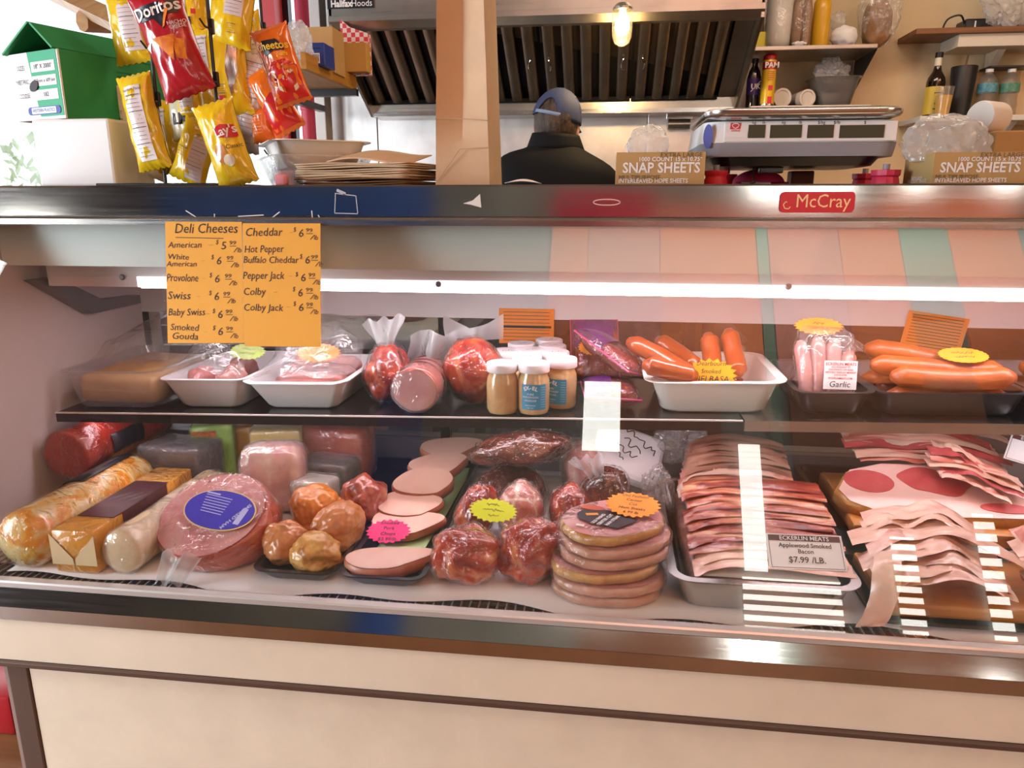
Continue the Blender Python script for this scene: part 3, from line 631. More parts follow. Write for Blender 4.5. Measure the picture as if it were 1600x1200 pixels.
q = aZ(648, 494, CB); tag(MB().tube([(q.x - 0.05, q.y + 0.12, CB + 0.021), (q.x, q.y + 0.10, CB + 0.0215), (q.x + 0.02, q.y + 0.13, CB + 0.021)], [0.014, 0.02, 0.016], 12).build('sausage', M['sausage_brown']), 'short sausage end lying behind the sausage ring on the cutting board', 'sausage')
q = aZ(545, 505, CB)
g = thing('knife_tray', 'black tray beside the cutting board behind the case', 'tray', (-1.12, 2.2, 0.812))
tray_mb(0.34, 0.6, 0.05).build('tray_body', M['black'], g, smooth=30)
# paper notes taped on the rear doors
def note(name, label, px0, py0, px1, py1, Y, mat, lines, skew=0.0, tape=True, bar=False):
    a, c = aY(px0, py1, Y), aY(px1, py0, Y); w, h = abs(c.x - a.x), c.z - a.z
    g = thing(name, label, 'paper note', ((a.x + c.x) / 2, Y, (a.z + c.z) / 2), rot=(0, skew, 0))
    MB().box((-w / 2, -0.0006, -h / 2), (w / 2, 0.0, h / 2)).build('paper_sheet', mat, g, smooth=0)
    t = TX()
    for k in range(lines):
        y = h / 2 - h * (k + 1) / (lines + 1); t.line(-w * 0.42, y, w * 0.42, y, 0.0012)
    if bar: t.rect(-w * 0.45, -h * 0.05, w * 0.45, h * 0.02)
    t.xf(Matrix.Translation((0, -0.0012, 0)) @ FRONT).build('ruled_lines', M['ink'], g, smooth=0)
note('order_note', 'orange ruled paper note on the rear door behind the mustard jars', 780, 483, 866, 536, RY - 0.004, M['note_orange'], 9, bar=True)
note('order_note', 'orange ruled paper note tilted on the rear door above the black pans', 1406, 492, 1512, 556, RY - 0.004, M['note_orange'], 13, skew=R(8))
# the cook, seen from behind
MY = 2.78
mx = aY(873, 150, 2.93).x
man = thing('person', 'person in a black jacket and navy cap facing away, bent over the grill', 'person', (mx, MY, 0))
M['skin'] = plain('skin', (0.60, 0.33, 0.24), 0.5, sss=0.1)
M['jacket'] = plain('jacket_black', (0.0045, 0.0045, 0.0055), 0.8, spec=0.2, bump=0.35, bscale=16)
M['trousers'] = plain('trousers_dark', (0.03, 0.03, 0.04), 0.8)
M['cap_navy'] = plain('cap_navy', (0.035, 0.05, 0.12), 0.75, bump=0.1, bscale=120)
M['hair'] = ramp_mat('hair_brown', [(0.35, (0.022, 0.014, 0.009)), (0.65, (0.085, 0.052, 0.033))], scale=30, stretch=(3, 3, 0.4), rough=0.6, coat=0, bump=0.6, bscale=90, sss=0)
# body: one skinned surface, feet on the floor
V = {'pel': ((0, 0, 0.92), 0.13), 'sp1': ((0.005, 0.0, 1.08), 0.115), 'ch': ((0.01, 0.03, 1.22), 0.11), 'nk': ((-0.01, 0.10, 1.385), 0.06), 'hd0': ((-0.01, 0.155, 1.43), 0.075), 'hd1': ((-0.01, 0.175, 1.50), 0.078),
     'shl': ((-0.16, 0.06, 1.29), 0.050), 'ell': ((-0.25, 0.10, 1.06), 0.045), 'wrl': ((-0.17, 0.34, 1.0), 0.03), 'pal': ((-0.15, 0.41, 0.985), 0.026),
     'shr': ((0.16, 0.07, 1.25), 0.050), 'elr': ((0.26, 0.13, 1.04), 0.045), 'wrr': ((0.17, 0.36, 0.99), 0.03), 'par': ((0.15, 0.43, 0.975), 0.026),
     'hpl': ((-0.09, 0, 0.84), 0.09), 'knl': ((-0.11, 0.03, 0.48), 0.06), 'anl': ((-0.12, -0.01, 0.09), 0.042), 'tol': ((-0.13, 0.14, 0.035), 0.034),
     'hpr': ((0.09, 0, 0.84), 0.09), 'knr': ((0.11, 0.03, 0.48), 0.06), 'anr': ((0.12, -0.01, 0.09), 0.042), 'tor': ((0.13, 0.14, 0.035), 0.034)}
E_ = [('pel', 'sp1'), ('sp1', 'ch'), ('ch', 'nk'), ('nk', 'hd0'), ('hd0', 'hd1'), ('ch', 'shl'), ('shl', 'ell'), ('ell', 'wrl'), ('wrl', 'pal'), ('ch', 'shr'), ('shr', 'elr'), ('elr', 'wrr'), ('wrr', 'par'),
      ('pel', 'hpl'), ('hpl', 'knl'), ('knl', 'anl'), ('anl', 'tol'), ('pel', 'hpr'), ('hpr', 'knr'), ('knr', 'anr'), ('anr', 'tor')]
for s, p in ((-1, 'pal'), (1, 'par')):
    base = Vector(V[p][0])
    for k, (dx, ln) in enumerate(((-0.026, 0.062), (-0.009, 0.075), (0.009, 0.07), (0.025, 0.055))):
        n1, n2 = f'{p}f{k}a', f'{p}f{k}b'
        V[n1] = (tuple(base + Vector((dx, 0.035, -0.008))), 0.0095); V[n2] = (tuple(base + Vector((dx * 1.15, 0.035 + ln * 0.55, -0.03 - ln * 0.2))), 0.008); E_ += [(p, n1), (n1, n2)]
    V[p + 'th'] = (tuple(base + Vector((-s * 0.045, 0.02, -0.02))), 0.010); E_.append((p, p + 'th'))
names = list(V); me = bpy.data.meshes.new('body'); me.from_pydata([V[n][0] for n in names], [(names.index(a), names.index(c)) for a, c in E_], [])
body = bpy.data.objects.new('body', me); C.objects.link(body); body.parent = man
sk = body.modifiers.new('skin', 'SKIN'); me.skin_vertices or None
lay = me.skin_vertices[0].data if me.skin_vertices else None
if lay is None:
    bm_ = bmesh.new(); bm_.from_mesh(me); bm_.verts.layers.skin.verify(); bm_.to_mesh(me); bm_.free(); lay = me.skin_vertices[0].data
for i, n in enumerate(names): lay[i].radius = (V[n][1], V[n][1]); lay[i].use_root = (n == 'pel')
sb = body.modifiers.new('sub', 'SUBSURF'); sb.levels = sb.render_levels = 2
bpy.context.view_layer.update()
ev = body.evaluated_get(bpy.context.evaluated_depsgraph_get()); m2 = bpy.data.meshes.new_from_object(ev); body.modifiers.clear(); body.data = m2
# face and ears joined into the same surface mesh
b = MB(); b.bm.from_mesh(m2)
hc = Vector((-0.01, 0.165, 1.478))
b.blob(hc, (0.076, 0.096, 0.112), 3, 0.03, 2, 3)
b.blob(hc + Vector((0.002, 0.096, -0.012)), (0.013, 0.02, 0.02), 2, 0)                       # nose
for s in (-1, 1):
    b.blob(hc + Vector((s * 0.079, 0.0, -0.022)), (0.009, 0.020, 0.031), 2, 0.1, 2, 1, rot=Euler((R(-10), 0, R(-s * 18))))
    b.blob(hc + Vector((s * 0.03, 0.088, 0.012)), (0.012, 0.009, 0.008), 2, 0)
b.blob(hc + Vector((0, 0.088, -0.055)), (0.024, 0.008, 0.007), 2, 0)
bm3 = bpy.data.meshes.new('body'); b.bm.to_mesh(bm3); b.bm.free(); bm3.polygons.foreach_set('use_smooth', [True] * len(bm3.polygons)); bm3.materials.append(M['skin']); body.data = bm3
# hair and cap
b = MB(); b.blob(hc + Vector((0, -0.008, 0.003)), (0.0825, 0.1005, 0.1175), 4, 0.05, 4, 5, amp2=0.02, freq2=22)
for v in b.bm.verts:
    q = v.co - hc
    if q.y > 0.05: v.co.y = hc.y + 0.05
    if q.z < -0.085: v.co.z = hc.z - 0.085 + (q.z + 0.085) * 0.3
b.build('hair', M['hair'], man, smooth=180)
RC = Matrix.Translation(hc) @ Euler((R(-4), R(12), R(-20))).to_matrix().to_4x4()
def capshell(th, ph, r=1.0): return Vector((0.0885 * r * math.sin(th) * math.cos(ph), 0.1075 * r * math.sin(th) * math.sin(ph), 0.012 + 0.1135 * r * math.cos(th)))
b = MB()
def cp(u, v):
    ph = 2 * PI * u; th = 0.02 + v * R(88)
    back = max(0, math.cos(ph - R(270)))                      # opening at the back of the cap
    if back > 0.86: th = min(th, R(88) - (back - 0.86) / 0.14 * R(34))
    return capshell(th, ph)
b.grid(cp, 48, 14); b.xf(RC); cap_ = b.build('cap', M['cap_navy'], man, smooth=180); solid(cap_, 0.003, 1)
b = MB(); b.grid(lambda u, v: capshell(R(86) - v * R(6), R(270) + R(-34 + 68 * u), 1.012), 14, 2); b.xf(RC); solid(b.build('cap_strap', plain('strap_blue', (0.20, 0.28, 0.42), 0.6), cap_, smooth=180), 0.002, 1)
b = MB(); b.lathe([(0.001, 0.008), (0.008, 0.006), (0.010, 0.0)], 12); b.xf(RC @ Matrix.Translation((0, 0, 0.122))); b.build('cap_button', M['cap_navy'], cap_)
b = MB(); b.grid(lambda u, v: Vector((0.075 * math.cos(R(20 + 140 * u)) * (1 + 0.15 * v), 0.085 * math.sin(R(20 + 140 * u)) + 0.075 * v * math.sin(PI * u) ** 0.5, 0.02 - 0.025 * v)), 20, 5); b.xf(RC); solid(b.build('cap_visor', M['cap_navy'], cap_, smooth=180), 0.003)
# jacket: torso loft with collar, sleeves, all one cloth
b = MB(); rings = []
for (cx, cy, z, rx, ry) in ((0, 0, 0.80, 0.215, 0.15), (0, 0, 0.95, 0.215, 0.148), (0.0, 0.01, 1.10, 0.222, 0.145), (0.0, 0.025, 1.20, 0.232, 0.14), (0.002, 0.04, 1.28, 0.236, 0.13), (0.004, 0.05, 1.325, 0.222, 0.118), (0.002, 0.065, 1.355, 0.175, 0.10), (-0.004, 0.085, 1.378, 0.115, 0.088), (-0.006, 0.10, 1.395, 0.088, 0.08), (-0.006, 0.112, 1.43, 0.083, 0.078), (-0.006, 0.115, 1.432, 0.076, 0.07), (-0.006, 0.108, 1.40, 0.072, 0.066)):
    r = []
    for k in range(40):
        a = 2 * PI * k / 40; x = rx * abs(math.cos(a)) ** 0.85 * (1 if math.cos(a) >= 0 else -1); y = ry * math.sin(a)
        drop = -0.10 * x if z > 1.15 else 0            # the far shoulder hangs lower
        f = 0.006 * noise.noise(Vector((x * 9, y * 9, z * 6)))
        r.append((cx + x + f, cy + y + f * 2, z + drop * (1 if z < 1.36 else 0.55)))
    rings.append(r)
b.quadstrip(rings, cap1=False)
jk = b.build('jacket', M['jacket'], man, smooth=180, subsurf=1)
for s, a in ((-1, ('shl', 'ell', 'wrl')), (1, ('shr', 'elr', 'wrr'))):
    p = [Vector(V[n][0]) for n in a]; p[0] += Vector((-s * 0.05, 0.0, 0.0))
    pts = [p[0], p[0].lerp(p[1], 0.2) + Vector((s * 0.02, 0, 0.0)), p[0].lerp(p[1], 0.6), p[1], p[1].lerp(p[2], 0.5), p[2]]
    b = MB().tube(pts, [0.085, 0.084, 0.072, 0.066, 0.056, 0.046], 16).jitter(0.006, 14, 2); b.build('sleeve', M['jacket'], jk, smooth=180, subsurf=1)
# collar fold
b = MB(); b.grid(lambda u, v: Vector((-0.006 + (0.086 + 0.02 * v) * math.cos(R(150 + 240 * u)), 0.108 + (0.08 + 0.022 * v) * math.sin(R(150 + 240 * u)), 1.434 - 0.052 * v - 0.06 * (0.09 * math.cos(R(150 + 240 * u))))), 30, 4); solid(b.build('collar', M['jacket'], jk, smooth=180), 0.005)
for s, a in ((-1, ('hpl', 'knl', 'anl')), (1, ('hpr', 'knr', 'anr'))):
    p = [Vector(V[n][0]) for n in a]; b = MB().tube([p[0] + Vector((0, 0, 0.04)), p[0].lerp(p[1], 0.5), p[1], p[2] + Vector((0, 0, -0.02))], [0.105, 0.09, 0.075, 0.065], 16); b.build('trouser_leg', M['trousers'], man, smooth=180)
    q = Vector(V[a[2]][0]); MB().blob(q + Vector((0, 0.06, -0.045)), (0.05, 0.13, 0.05), 3, 0, flat=-0.044).build('shoe', M['black'], man)
# ---------------------------------------------------------------- goods on the deck of the case
def nrm(*stops): return list(stops)
M['cheese_marble'] = ramp_mat('cheese_marble', [(0.42, (0.78, 0.33, 0.07)), (0.5, (0.82, 0.50, 0.16)), (0.58, (0.85, 0.68, 0.38))], scale=26, distort=0.4, rough=0.3, coat=0.6, bump=0.15)
M['cheese_orange'] = ramp_mat('cheese_orange', [(0.3, (0.74, 0.34, 0.08)), (0.7, (0.82, 0.44, 0.13))], scale=6, rough=0.35, coat=0.5, bump=0.1)
M['cheese_pale'] = ramp_mat('cheese_pale', [(0.3, (0.78, 0.58, 0.34)), (0.7, (0.84, 0.68, 0.46))], scale=10, rough=0.35, coat=0.5, bump=0.15)
M['cheese_tan'] = ramp_mat('cheese_tan', [(0.3, (0.55, 0.40, 0.18)), (0.7, (0.64, 0.48, 0.25))], scale=6, rough=0.4, coat=0.3, bump=0.1)
M['cheese_yellow'] = ramp_mat('cheese_yellow', [(0.3, (0.74, 0.60, 0.22)), (0.7, (0.80, 0.68, 0.32))], scale=6, rough=0.4, coat=0.4, bump=0.1)
M['cheese_gold'] = ramp_mat('cheese_gold', [(0.3, (0.85, 0.42, 0.03)), (0.7, (0.90, 0.52, 0.08))], scale=6, rough=0.4, coat=0.4, bump=0.1)
M['label_black'] = plain('label_black', (0.015, 0.012, 0.02), 0.35)
M['label_maroon'] = plain('label_maroon', (0.085, 0.02, 0.025), 0.3, var=0.3, vscale=40)
M['label_blue'] = plain('label_blue', (0.055, 0.045, 0.40), 0.3)
M['label_gold'] = plain('label_gold', (0.75, 0.55, 0.25), 0.4)
M['salami'] = ramp_mat('salami', [(0.3, (0.26, 0.025, 0.02)), (0.7, (0.36, 0.05, 0.035))], scale=60, rough=0.35, coat=0.5, bump=0.1)
M['ham_pink'] = ramp_mat('ham_pink', [(0.35, (0.58, 0.25, 0.25)), (0.5, (0.66, 0.33, 0.32)), (0.7, (0.74, 0.46, 0.43))], scale=7, distort=1.0, rough=0.35, coat=0.45, bump=0.1)
M['ham_skin'] = ramp_mat('ham_skin', [(0.3, (0.30, 0.04, 0.022)), (0.55, (0.47, 0.09, 0.05)), (0.75, (0.60, 0.21, 0.11))], scale=9, distort=1.2, rough=0.3, coat=0.6, bump=0.25)
M['hock_tan'] = ramp_mat('hock_tan', [(0.3, (0.36, 0.13, 0.06)), (0.5, (0.56, 0.25, 0.12)), (0.72, (0.68, 0.40, 0.22))], scale=7, distort=1.0, rough=0.3, coat=0.5, bump=0.5, bscale=25)
M['hock_orange'] = ramp_mat('hock_orange', [(0.3, (0.55, 0.18, 0.05)), (0.7, (0.70, 0.31, 0.11))], scale=6, distort=0.8, rough=0.3, coat=0.5, bump=0.3, bscale=25)
M['hock_dark'] = ramp_mat('hock_dark', [(0.3, (0.14, 0.035, 0.03)), (0.5, (0.36, 0.10, 0.07)), (0.7, (0.58, 0.30, 0.18))], scale=9, distort=1.6, rough=0.3, coat=0.5, bump=0.6, bscale=25)
M['hock_bone'] = ramp_mat('hock_bone', [(0.3, (0.25, 0.08, 0.03)), (0.5, (0.58, 0.32, 0.12)), (0.7, (0.80, 0.60, 0.30))], scale=8, distort=1.5, rough=0.35, coat=0.4, bump=0.6, bscale=25)
M['smoked_red'] = ramp_mat('smoked_red', [(0.32, (0.20, 0.02, 0.015)), (0.48, (0.42, 0.06, 0.035)), (0.6, (0.55, 0.13, 0.06)), (0.75, (0.72, 0.36, 0.18))], scale=8, distort=2.2, rough=0.22, coat=0.8, bump=0.35, bscale=24)
M['smoked_bright'] = ramp_mat('smoked_bright', [(0.32, (0.26, 0.02, 0.012)), (0.47, (0.44, 0.055, 0.03)), (0.57, (0.55, 0.13, 0.06)), (0.66, (0.72, 0.36, 0.18))], scale=9, distort=2.2, rough=0.22, coat=0.8, bump=0.35, bscale=24)
M['smoked_dark'] = ramp_mat('smoked_dark', [(0.3, (0.05, 0.015, 0.012)), (0.55, (0.15, 0.045, 0.03)), (0.75, (0.28, 0.11, 0.07))], scale=9, distort=2, rough=0.2, coat=0.8, bump=0.35, bscale=24)
M['pale_meat'] = ramp_mat('pale_meat', [(0.3, (0.55, 0.24, 0.22)), (0.5, (0.68, 0.40, 0.36)), (0.68, (0.82, 0.66, 0.56))], scale=10, distort=2, rough=0.3, coat=0.6, bump=0.25)
M['veined_meat'] = ramp_mat('veined_meat', [(0.0, (0.82, 0.62, 0.52)), (0.05, (0.74, 0.47, 0.40)), (0.1, (0.60, 0.25, 0.21)), (0.4, (0.50, 0.16, 0.14))], scale=22, kind='voronoi', rough=0.3, coat=0.6, bump=0.2)
M['chop_face'] = ramp_mat('chop_face', [(0.3, (0.72, 0.46, 0.38)), (0.7, (0.82, 0.60, 0.50))], scale=9, distort=1, rough=0.4, coat=0.3, bump=0.15)
M['chop_rim'] = ramp_mat('chop_rim', [(0.3, (0.42, 0.15, 0.10)), (0.7, (0.60, 0.30, 0.20))], scale=14, distort=1, rough=0.4, coat=0.3, bump=0.3)
M['rind'] = ramp_mat('rind', [(0.3, (0.52, 0.24, 0.08)), (0.5, (0.66, 0.38, 0.16)), (0.7, (0.76, 0.50, 0.28))], scale=20, distort=1, rough=0.4, coat=0.3, bump=0.3)
M['rind_pink'] = ramp_mat('rind_pink', [(0.3, (0.55, 0.27, 0.16)), (0.5, (0.66, 0.36, 0.28)), (0.7, (0.74, 0.47, 0.36))], scale=16, distort=1, rough=0.35, coat=0.4, bump=0.3)
M['skin_slab'] = ramp_mat('skin_slab', [(0.3, (0.42, 0.17, 0.06)), (0.7, (0.58, 0.28, 0.11))], scale=7, stretch=(1, 3, 3), rough=0.4, coat=0.3, bump=0.2)
M['bacon'] = ramp_mat('bacon', [(0.36, (0.15, 0.022, 0.018)), (0.46, (0.30, 0.065, 0.045)), (0.54, (0.44, 0.17, 0.11)), (0.64, (0.64, 0.40, 0.28))], scale=7, stretch=(0.6, 5.5, 5.5), distort=1.1, rough=0.3, coat=0.4, bump=0.3, bscale=60)
M['bacon_pale'] = ramp_mat('bacon_pale', [(0.30, (0.46, 0.13, 0.10)), (0.42, (0.62, 0.27, 0.22)), (0.5, (0.78, 0.52, 0.44)), (0.7, (0.84, 0.66, 0.56))], scale=5, stretch=(0.6, 5.0, 5.0), distort=1.1, rough=0.32, coat=0.4, bump=0.25, bscale=50)
M['bacon_fat'] = ramp_mat('bacon_fat', [(0.25, (0.55, 0.24, 0.19)), (0.38, (0.74, 0.46, 0.37)), (0.7, (0.82, 0.60, 0.48))], scale=6, stretch=(0.7, 3, 3), distort=1.0, rough=0.35, coat=0.35, bump=0.25, bscale=50)
M['bacon_dark'] = ramp_mat('bacon_dark', [(0.3, (0.16, 0.06, 0.045)), (0.5, (0.34, 0.17, 0.13)), (0.7, (0.50, 0.31, 0.24))], scale=6, stretch=(0.5, 4, 4), distort=1.0, rough=0.35, coat=0.4, bump=0.25)
M['pork_red'] = ramp_mat('pork_red', [(0.3, (0.42, 0.08, 0.085)), (0.7, (0.55, 0.15, 0.15))], scale=10, distort=1.5, rough=0.3, coat=0.5, bump=0.2)
M['pork_fat'] = ramp_mat('pork_fat', [(0.3, (0.78, 0.52, 0.47)), (0.7, (0.84, 0.63, 0.57))], scale=6, rough=0.35, coat=0.4, bump=0.2)
M['green_sheet'] = plain('green_sheet', (0.50, 0.76, 0.38), 0.6)

def rollY(name, label, cat, px, r, x, y0, y1, z, mat, sq=1.0, endround=0.35, sx=1.0, wrap=None, seed=0, jit=0.002):
    """log lying front to back, rounded ends"""
    g = thing(name, label, cat, (x, y0, z)); L = y1 - y0; e = r * endround
    prof = [(r * 0.02, 0.0), (r * 0.55, e * 0.10), (r * 0.86, e * 0.35), (r * 0.97, e * 0.7), (r, e * 1.1)] + [(r, e * 1.1 + (L - 2.2 * e) * k / 8) for k in range(1, 8)] + [(r, L - e * 1.1), (r * 0.9, L - e * 0.4), (r * 0.5, L - e * 0.08), (r * 0.02, L)]
    def mk(k): 
        return MB().lathe([(a * k, z_) for a, z_ in prof], 32).xf(Matrix.Scale(sx, 4, (1, 0, 0)) @ Matrix.Rotation(R(-90), 4, 'X') )
    mk(1.0).jitter(jit, 22, seed).build('log_body', mat, g, smooth=60, loc=(0, 0, r))
    if wrap: mk(1.0).jitter(0.0, 30, seed + 9).xf(Matrix.Scale(1.035, 4)).jitter(0.0045, 34, seed + 4).clampz(-r + 0.0004).build('plastic_wrap', wrap, g, smooth=180, loc=(0, -0.004, r))
    return g
def meat(name, label, cat, c, rad, mat, seed=0, rot=(0, 0, 0), amp=0.22, freq=1.7, wrap='film_tight', flat=None, sub=5, amp2=0.03, power=2.0, group=None, k=1.06, tail=None, floor=DECK):
    g = thing(name, label, cat, c, group=group); e = Euler([R(a) for a in rot]); fz = -1e9 if floor is None else floor - c[2] + 0.0006
    MB().blob((0, 0, 0), rad, sub, amp, freq, seed, flat=flat, rot=e, amp2=amp2, freq2=7, power=power).clampz(fz + 0.0012).build('meat', mat, g, smooth=180)
    if wrap: MB().blob((0, 0, 0), [r * k for r in rad], 5, amp, freq, seed, flat=None if flat is None else flat * 1.02, rot=e, amp2=0.06, freq2=9, power=power).jitter(0.003, 38, seed).clampz(fz).build('plastic_wrap', M[wrap], g, smooth=180)
    if tail:
        d, w = tail; b = MB()
        d = Vector(d); u = d.normalized().cross(Vector((0.3, 1, 0.2))).normalized()
        b.grid(lambda s, t: d * (0.55 + 0.9 * t) + u * (s - 0.5) * w * (0.35 + t) + Vector((0, 0.004 * math.sin(s * 14), 0.006 * math.sin(s * 19 + t * 5))), 14, 8); b.clampz(max(fz, -1)).build('wrap_tail', M['film_milky'], g, smooth=180)
    return g
def scrawl(t, x, y, w, h, seed=0):
    """unreadable handwriting: short joined strokes"""
    r = random.Random(seed); n = max(4, int(w / h * 3)); p = (x - w / 2, y)
    for k in range(1, n + 1):
        q = (x - w / 2 + w * k / n, y + r.uniform(-0.5, 0.5) * h); t.line(p[0], p[1], q[0], q[1], h * 0.14); p = q
def star(label, pos, rx, ry, mat, lines, rot=(0, 0, 0), ink='ink', size=0.012, n=20, inner=0.86, name='price_tag'):
    g = thing(name, label, 'price tag', pos, rot=Euler([R(a) for a in rot]))
    MB().prism(star_pts(rx, ry, n, inner), 'z', 0, 0.0008).build('card', mat, g, smooth=0)
    t = TX(); h = size * 1.15
    for i, l in enumerate(lines):
        sz = size
        if isinstance(l, tuple): l, sz = l
        if l.startswith('~'): scrawl(t, 0.0, h * ((len(lines) - 1) / 2 - i), sz * 0.5 * len(l), sz * 0.6, i + len(label)); continue
        t.put(l, 0.0, h * ((len(lines) - 1) / 2 - i), sz, shear=0.15, sx=0.95)
    t.xf(Matrix.Translation((0, 0, 0.0014))).build('lettering', M[ink], g, smooth=0); return g
def slab(pts, th, mat_side, mat_face, name, label, cat, pos, rot=(0, 0, 0), rnd_=0.004, group=None, bend=0.0, jit=0.0015, seed=0):
    """a thick slice: outline in x,y; rim one colour, cut faces another"""
    g = thing(name, label, cat, pos, rot=Euler([R(a) for a in rot]), group=group)
    n = len(pts); cx = sum(p[0] for p in pts) / n; cy = sum(p[1] for p in pts) / n
    def sh(k): return [(cx + (x - cx) * k, cy + (y - cy) * k) for x, y in pts]
    def zb(x): return bend * ((x - cx) / 0.07) ** 2
    r_ = lambda k, z: [(x, y, z + zb(x)) for x, y in sh(k)]
    b = MB().quadstrip([r_(0.94, 0.0), r_(1.0, rnd_), r_(1.0, th - rnd_), r_(0.95, th)]); b.jitter(jit, 40, seed).build('rind_edge', mat_side, g, smooth=50)
    b = MB(); rings = [r_(0.955 * (1 - i / 5), th + 0.0016) for i in range(5)]
    b.quadstrip(rings, cap0=False, cap1=True).jitter(jit * 0.3, 40, seed).build('cut_face', mat_face, g, smooth=60)
    return g
def chop_pts(w, h, seed=0):
    out = []
    for k in range(36):
        a = 2 * PI * k / 36; r = 1 + 0.10 * math.sin(2 * a + 0.8 + seed) + 0.06 * math.sin(3 * a + seed)
        x = w / 2 * math.cos(a) * r; y = h / 2 * math.sin(a) * r
        if math.cos(a) > 0.3: y = y * (1 - 0.45 * (math.cos(a) - 0.3)) + 0.25 * h * (math.cos(a) - 0.3); x *= 1.12
        out.append((x, y))
    return out
def ribbon(pts, wv, th, seed=0, amp=0.004, freq=30, n=26):
    """a strip of meat following a path; wv: width vector"""
    P = [Vector(p) for p in pts]; wv = Vector(wv); b = MB(); top = []; m = len(P) - 1
    def path(u):
        s = u * m; i = min(int(s), m - 1); f = s - i
        p0, p1, p2, p3 = P[max(i - 1, 0)], P[i], P[i + 1], P[min(i + 2, m)]
        return 0.5 * ((2 * p1) + (-p0 + p2) * f + (2 * p0 - 5 * p1 + 4 * p2 - p3) * f * f + (-p0 + 3 * p1 - 3 * p2 + p3) * f ** 3)
    rings = []
    for k in range(n + 1):
        u = k / n; c = path(u); t = (path(min(u + 0.02, 1)) - path(max(u - 0.02, 0))).normalized(); w = wv * (1 + 0.12 * noise.noise(Vector((u * 4, seed, 0)))); up = t.cross(w).normalized()
        if up.z < 0: up = -up
        r = []
        for j in range(7):
            s = j / 6 - 0.5; off = amp * noise.noise(Vector((u * freq * 0.2, s * 4, seed * 3.3))); r.append(c + w * s + up * (off + th / 2 * (1 - (2 * s) ** 4)))
        for j in range(6, -1, -1):
            s = j / 6 - 0.5; off = amp * noise.noise(Vector((u * freq * 0.2, s * 4, seed * 3.3))); r.append(c + w * s + up * (off - th / 2 * (1 - (2 * s) ** 4)))
        rings.append(r)
    return b.quadstrip(rings)
def one(o, label, cat, group=None): return tag(o, label, cat, group)

# liner paper over the deck
b = MB(); b.grid(lambda u, v: Vector((XL + 0.12 + (XR - XL - 0.30) * u, 1.105 + 0.62 * v + (0.012 * math.sin(u * 21) + 0.010 * math.sin(u * 47 + 1)) * (1 - v), 0.5345 + 0.0006 * math.sin(u * 50))), 160, 8)
tag(solid(b.build('liner_paper', M['paper'], smooth=60), 0.0008, 1), 'white butcher paper lining the deck under the meats', 'paper liner')

# ---- logs and blocks of cheese at one end
g = rollY('cheese_log', 'orange and cream marbled cheese log with a black label', 'cheese', 0, 0.055, -1.046, 1.11, 1.47, DECK, M['cheese_marble'], endround=0.5, wrap=M['film_tight'], seed=1)
b = MB(); b.grid(lambda u, v: Vector((0.0585 * math.cos(R(78 + 78 * u)), 0.17 + 0.16 * v, 0.055 + 0.0585 * math.sin(R(78 + 78 * u)))), 16, 4); lb = solid(b.build('label', M['label_black'], g, smooth=180), 0.0006, 1)
t = TX(); t.rect(0.2, 0.1, 0.32, 0.9)
for k in range(5): t.line(0.42 + 0.09 * k, 0.15, 0.42 + 0.09 * k, 0.85 - 0.1 * (k % 2), 0.012)
t.warp(lambda x, y, z: (0.0597 * math.cos(R(156 - 78 * x)), 0.17 + 0.16 * y, 0.055 + 0.0597 * math.sin(R(156 - 78 * x)))).build('label_print', M['ink_grey'], lb, smooth=0)
g = thing('cheese_block', 'orange cheddar block with maroon label and folded wrapper end', 'cheese', (-0.942, 1.118, DECK))
MB().box((-0.041, 0, 0.0008), (0.041, 0.33, 0.084), 0.005).build('block_body', M['cheese_orange'], g)
MB().box((-0.0422, -0.0012, 0.0004), (0.0422, 0.3312, 0.0852), 0.006).build('plastic_wrap', M['film_tight'], g)
lb = MB().box((-0.032, 0.06, 0.0853), (0.0415, 0.24, 0.0862)).build('label', M['label_maroon'], g, smooth=0)
MB().box((0.0423, 0.085, 0.05), (0.0431, 0.23, 0.0862)).build('label', M['label_maroon'], g, smooth=0)
t = TX()
for k in range(8): t.put('~~~~', -0.018 + 0.007 * k, 0.15 + 0.008 * (k % 3), 0.012, rot=70)
t.xf(Matrix.Translation((0, 0, 0.0868))).build('label_print', M['ink_grey'], lb, smooth=0)
t = TX(); t.poly([(-0.044, 0.018), (-0.044, 0.078), (-0.002, 0.03), (-0.002, 0.018)]); t.poly([(0.044, 0.018), (0.002, 0.018), (0.002, 0.03), (0.044, 0.078)])
t.xf(front(-0.0022)).build('wrapper_fold', plain('fold_pale', (0.72, 0.56, 0.34), 0.35), g, smooth=0)
g = rollY('cheese_log', 'pale cheese log in crinkled clear wrap beside the cheddar block', 'cheese', 0, 0.041, -0.857, 1.125, 1.46, DECK, M['cheese_pale'], endround=0.25, wrap=M['film'], seed=3)
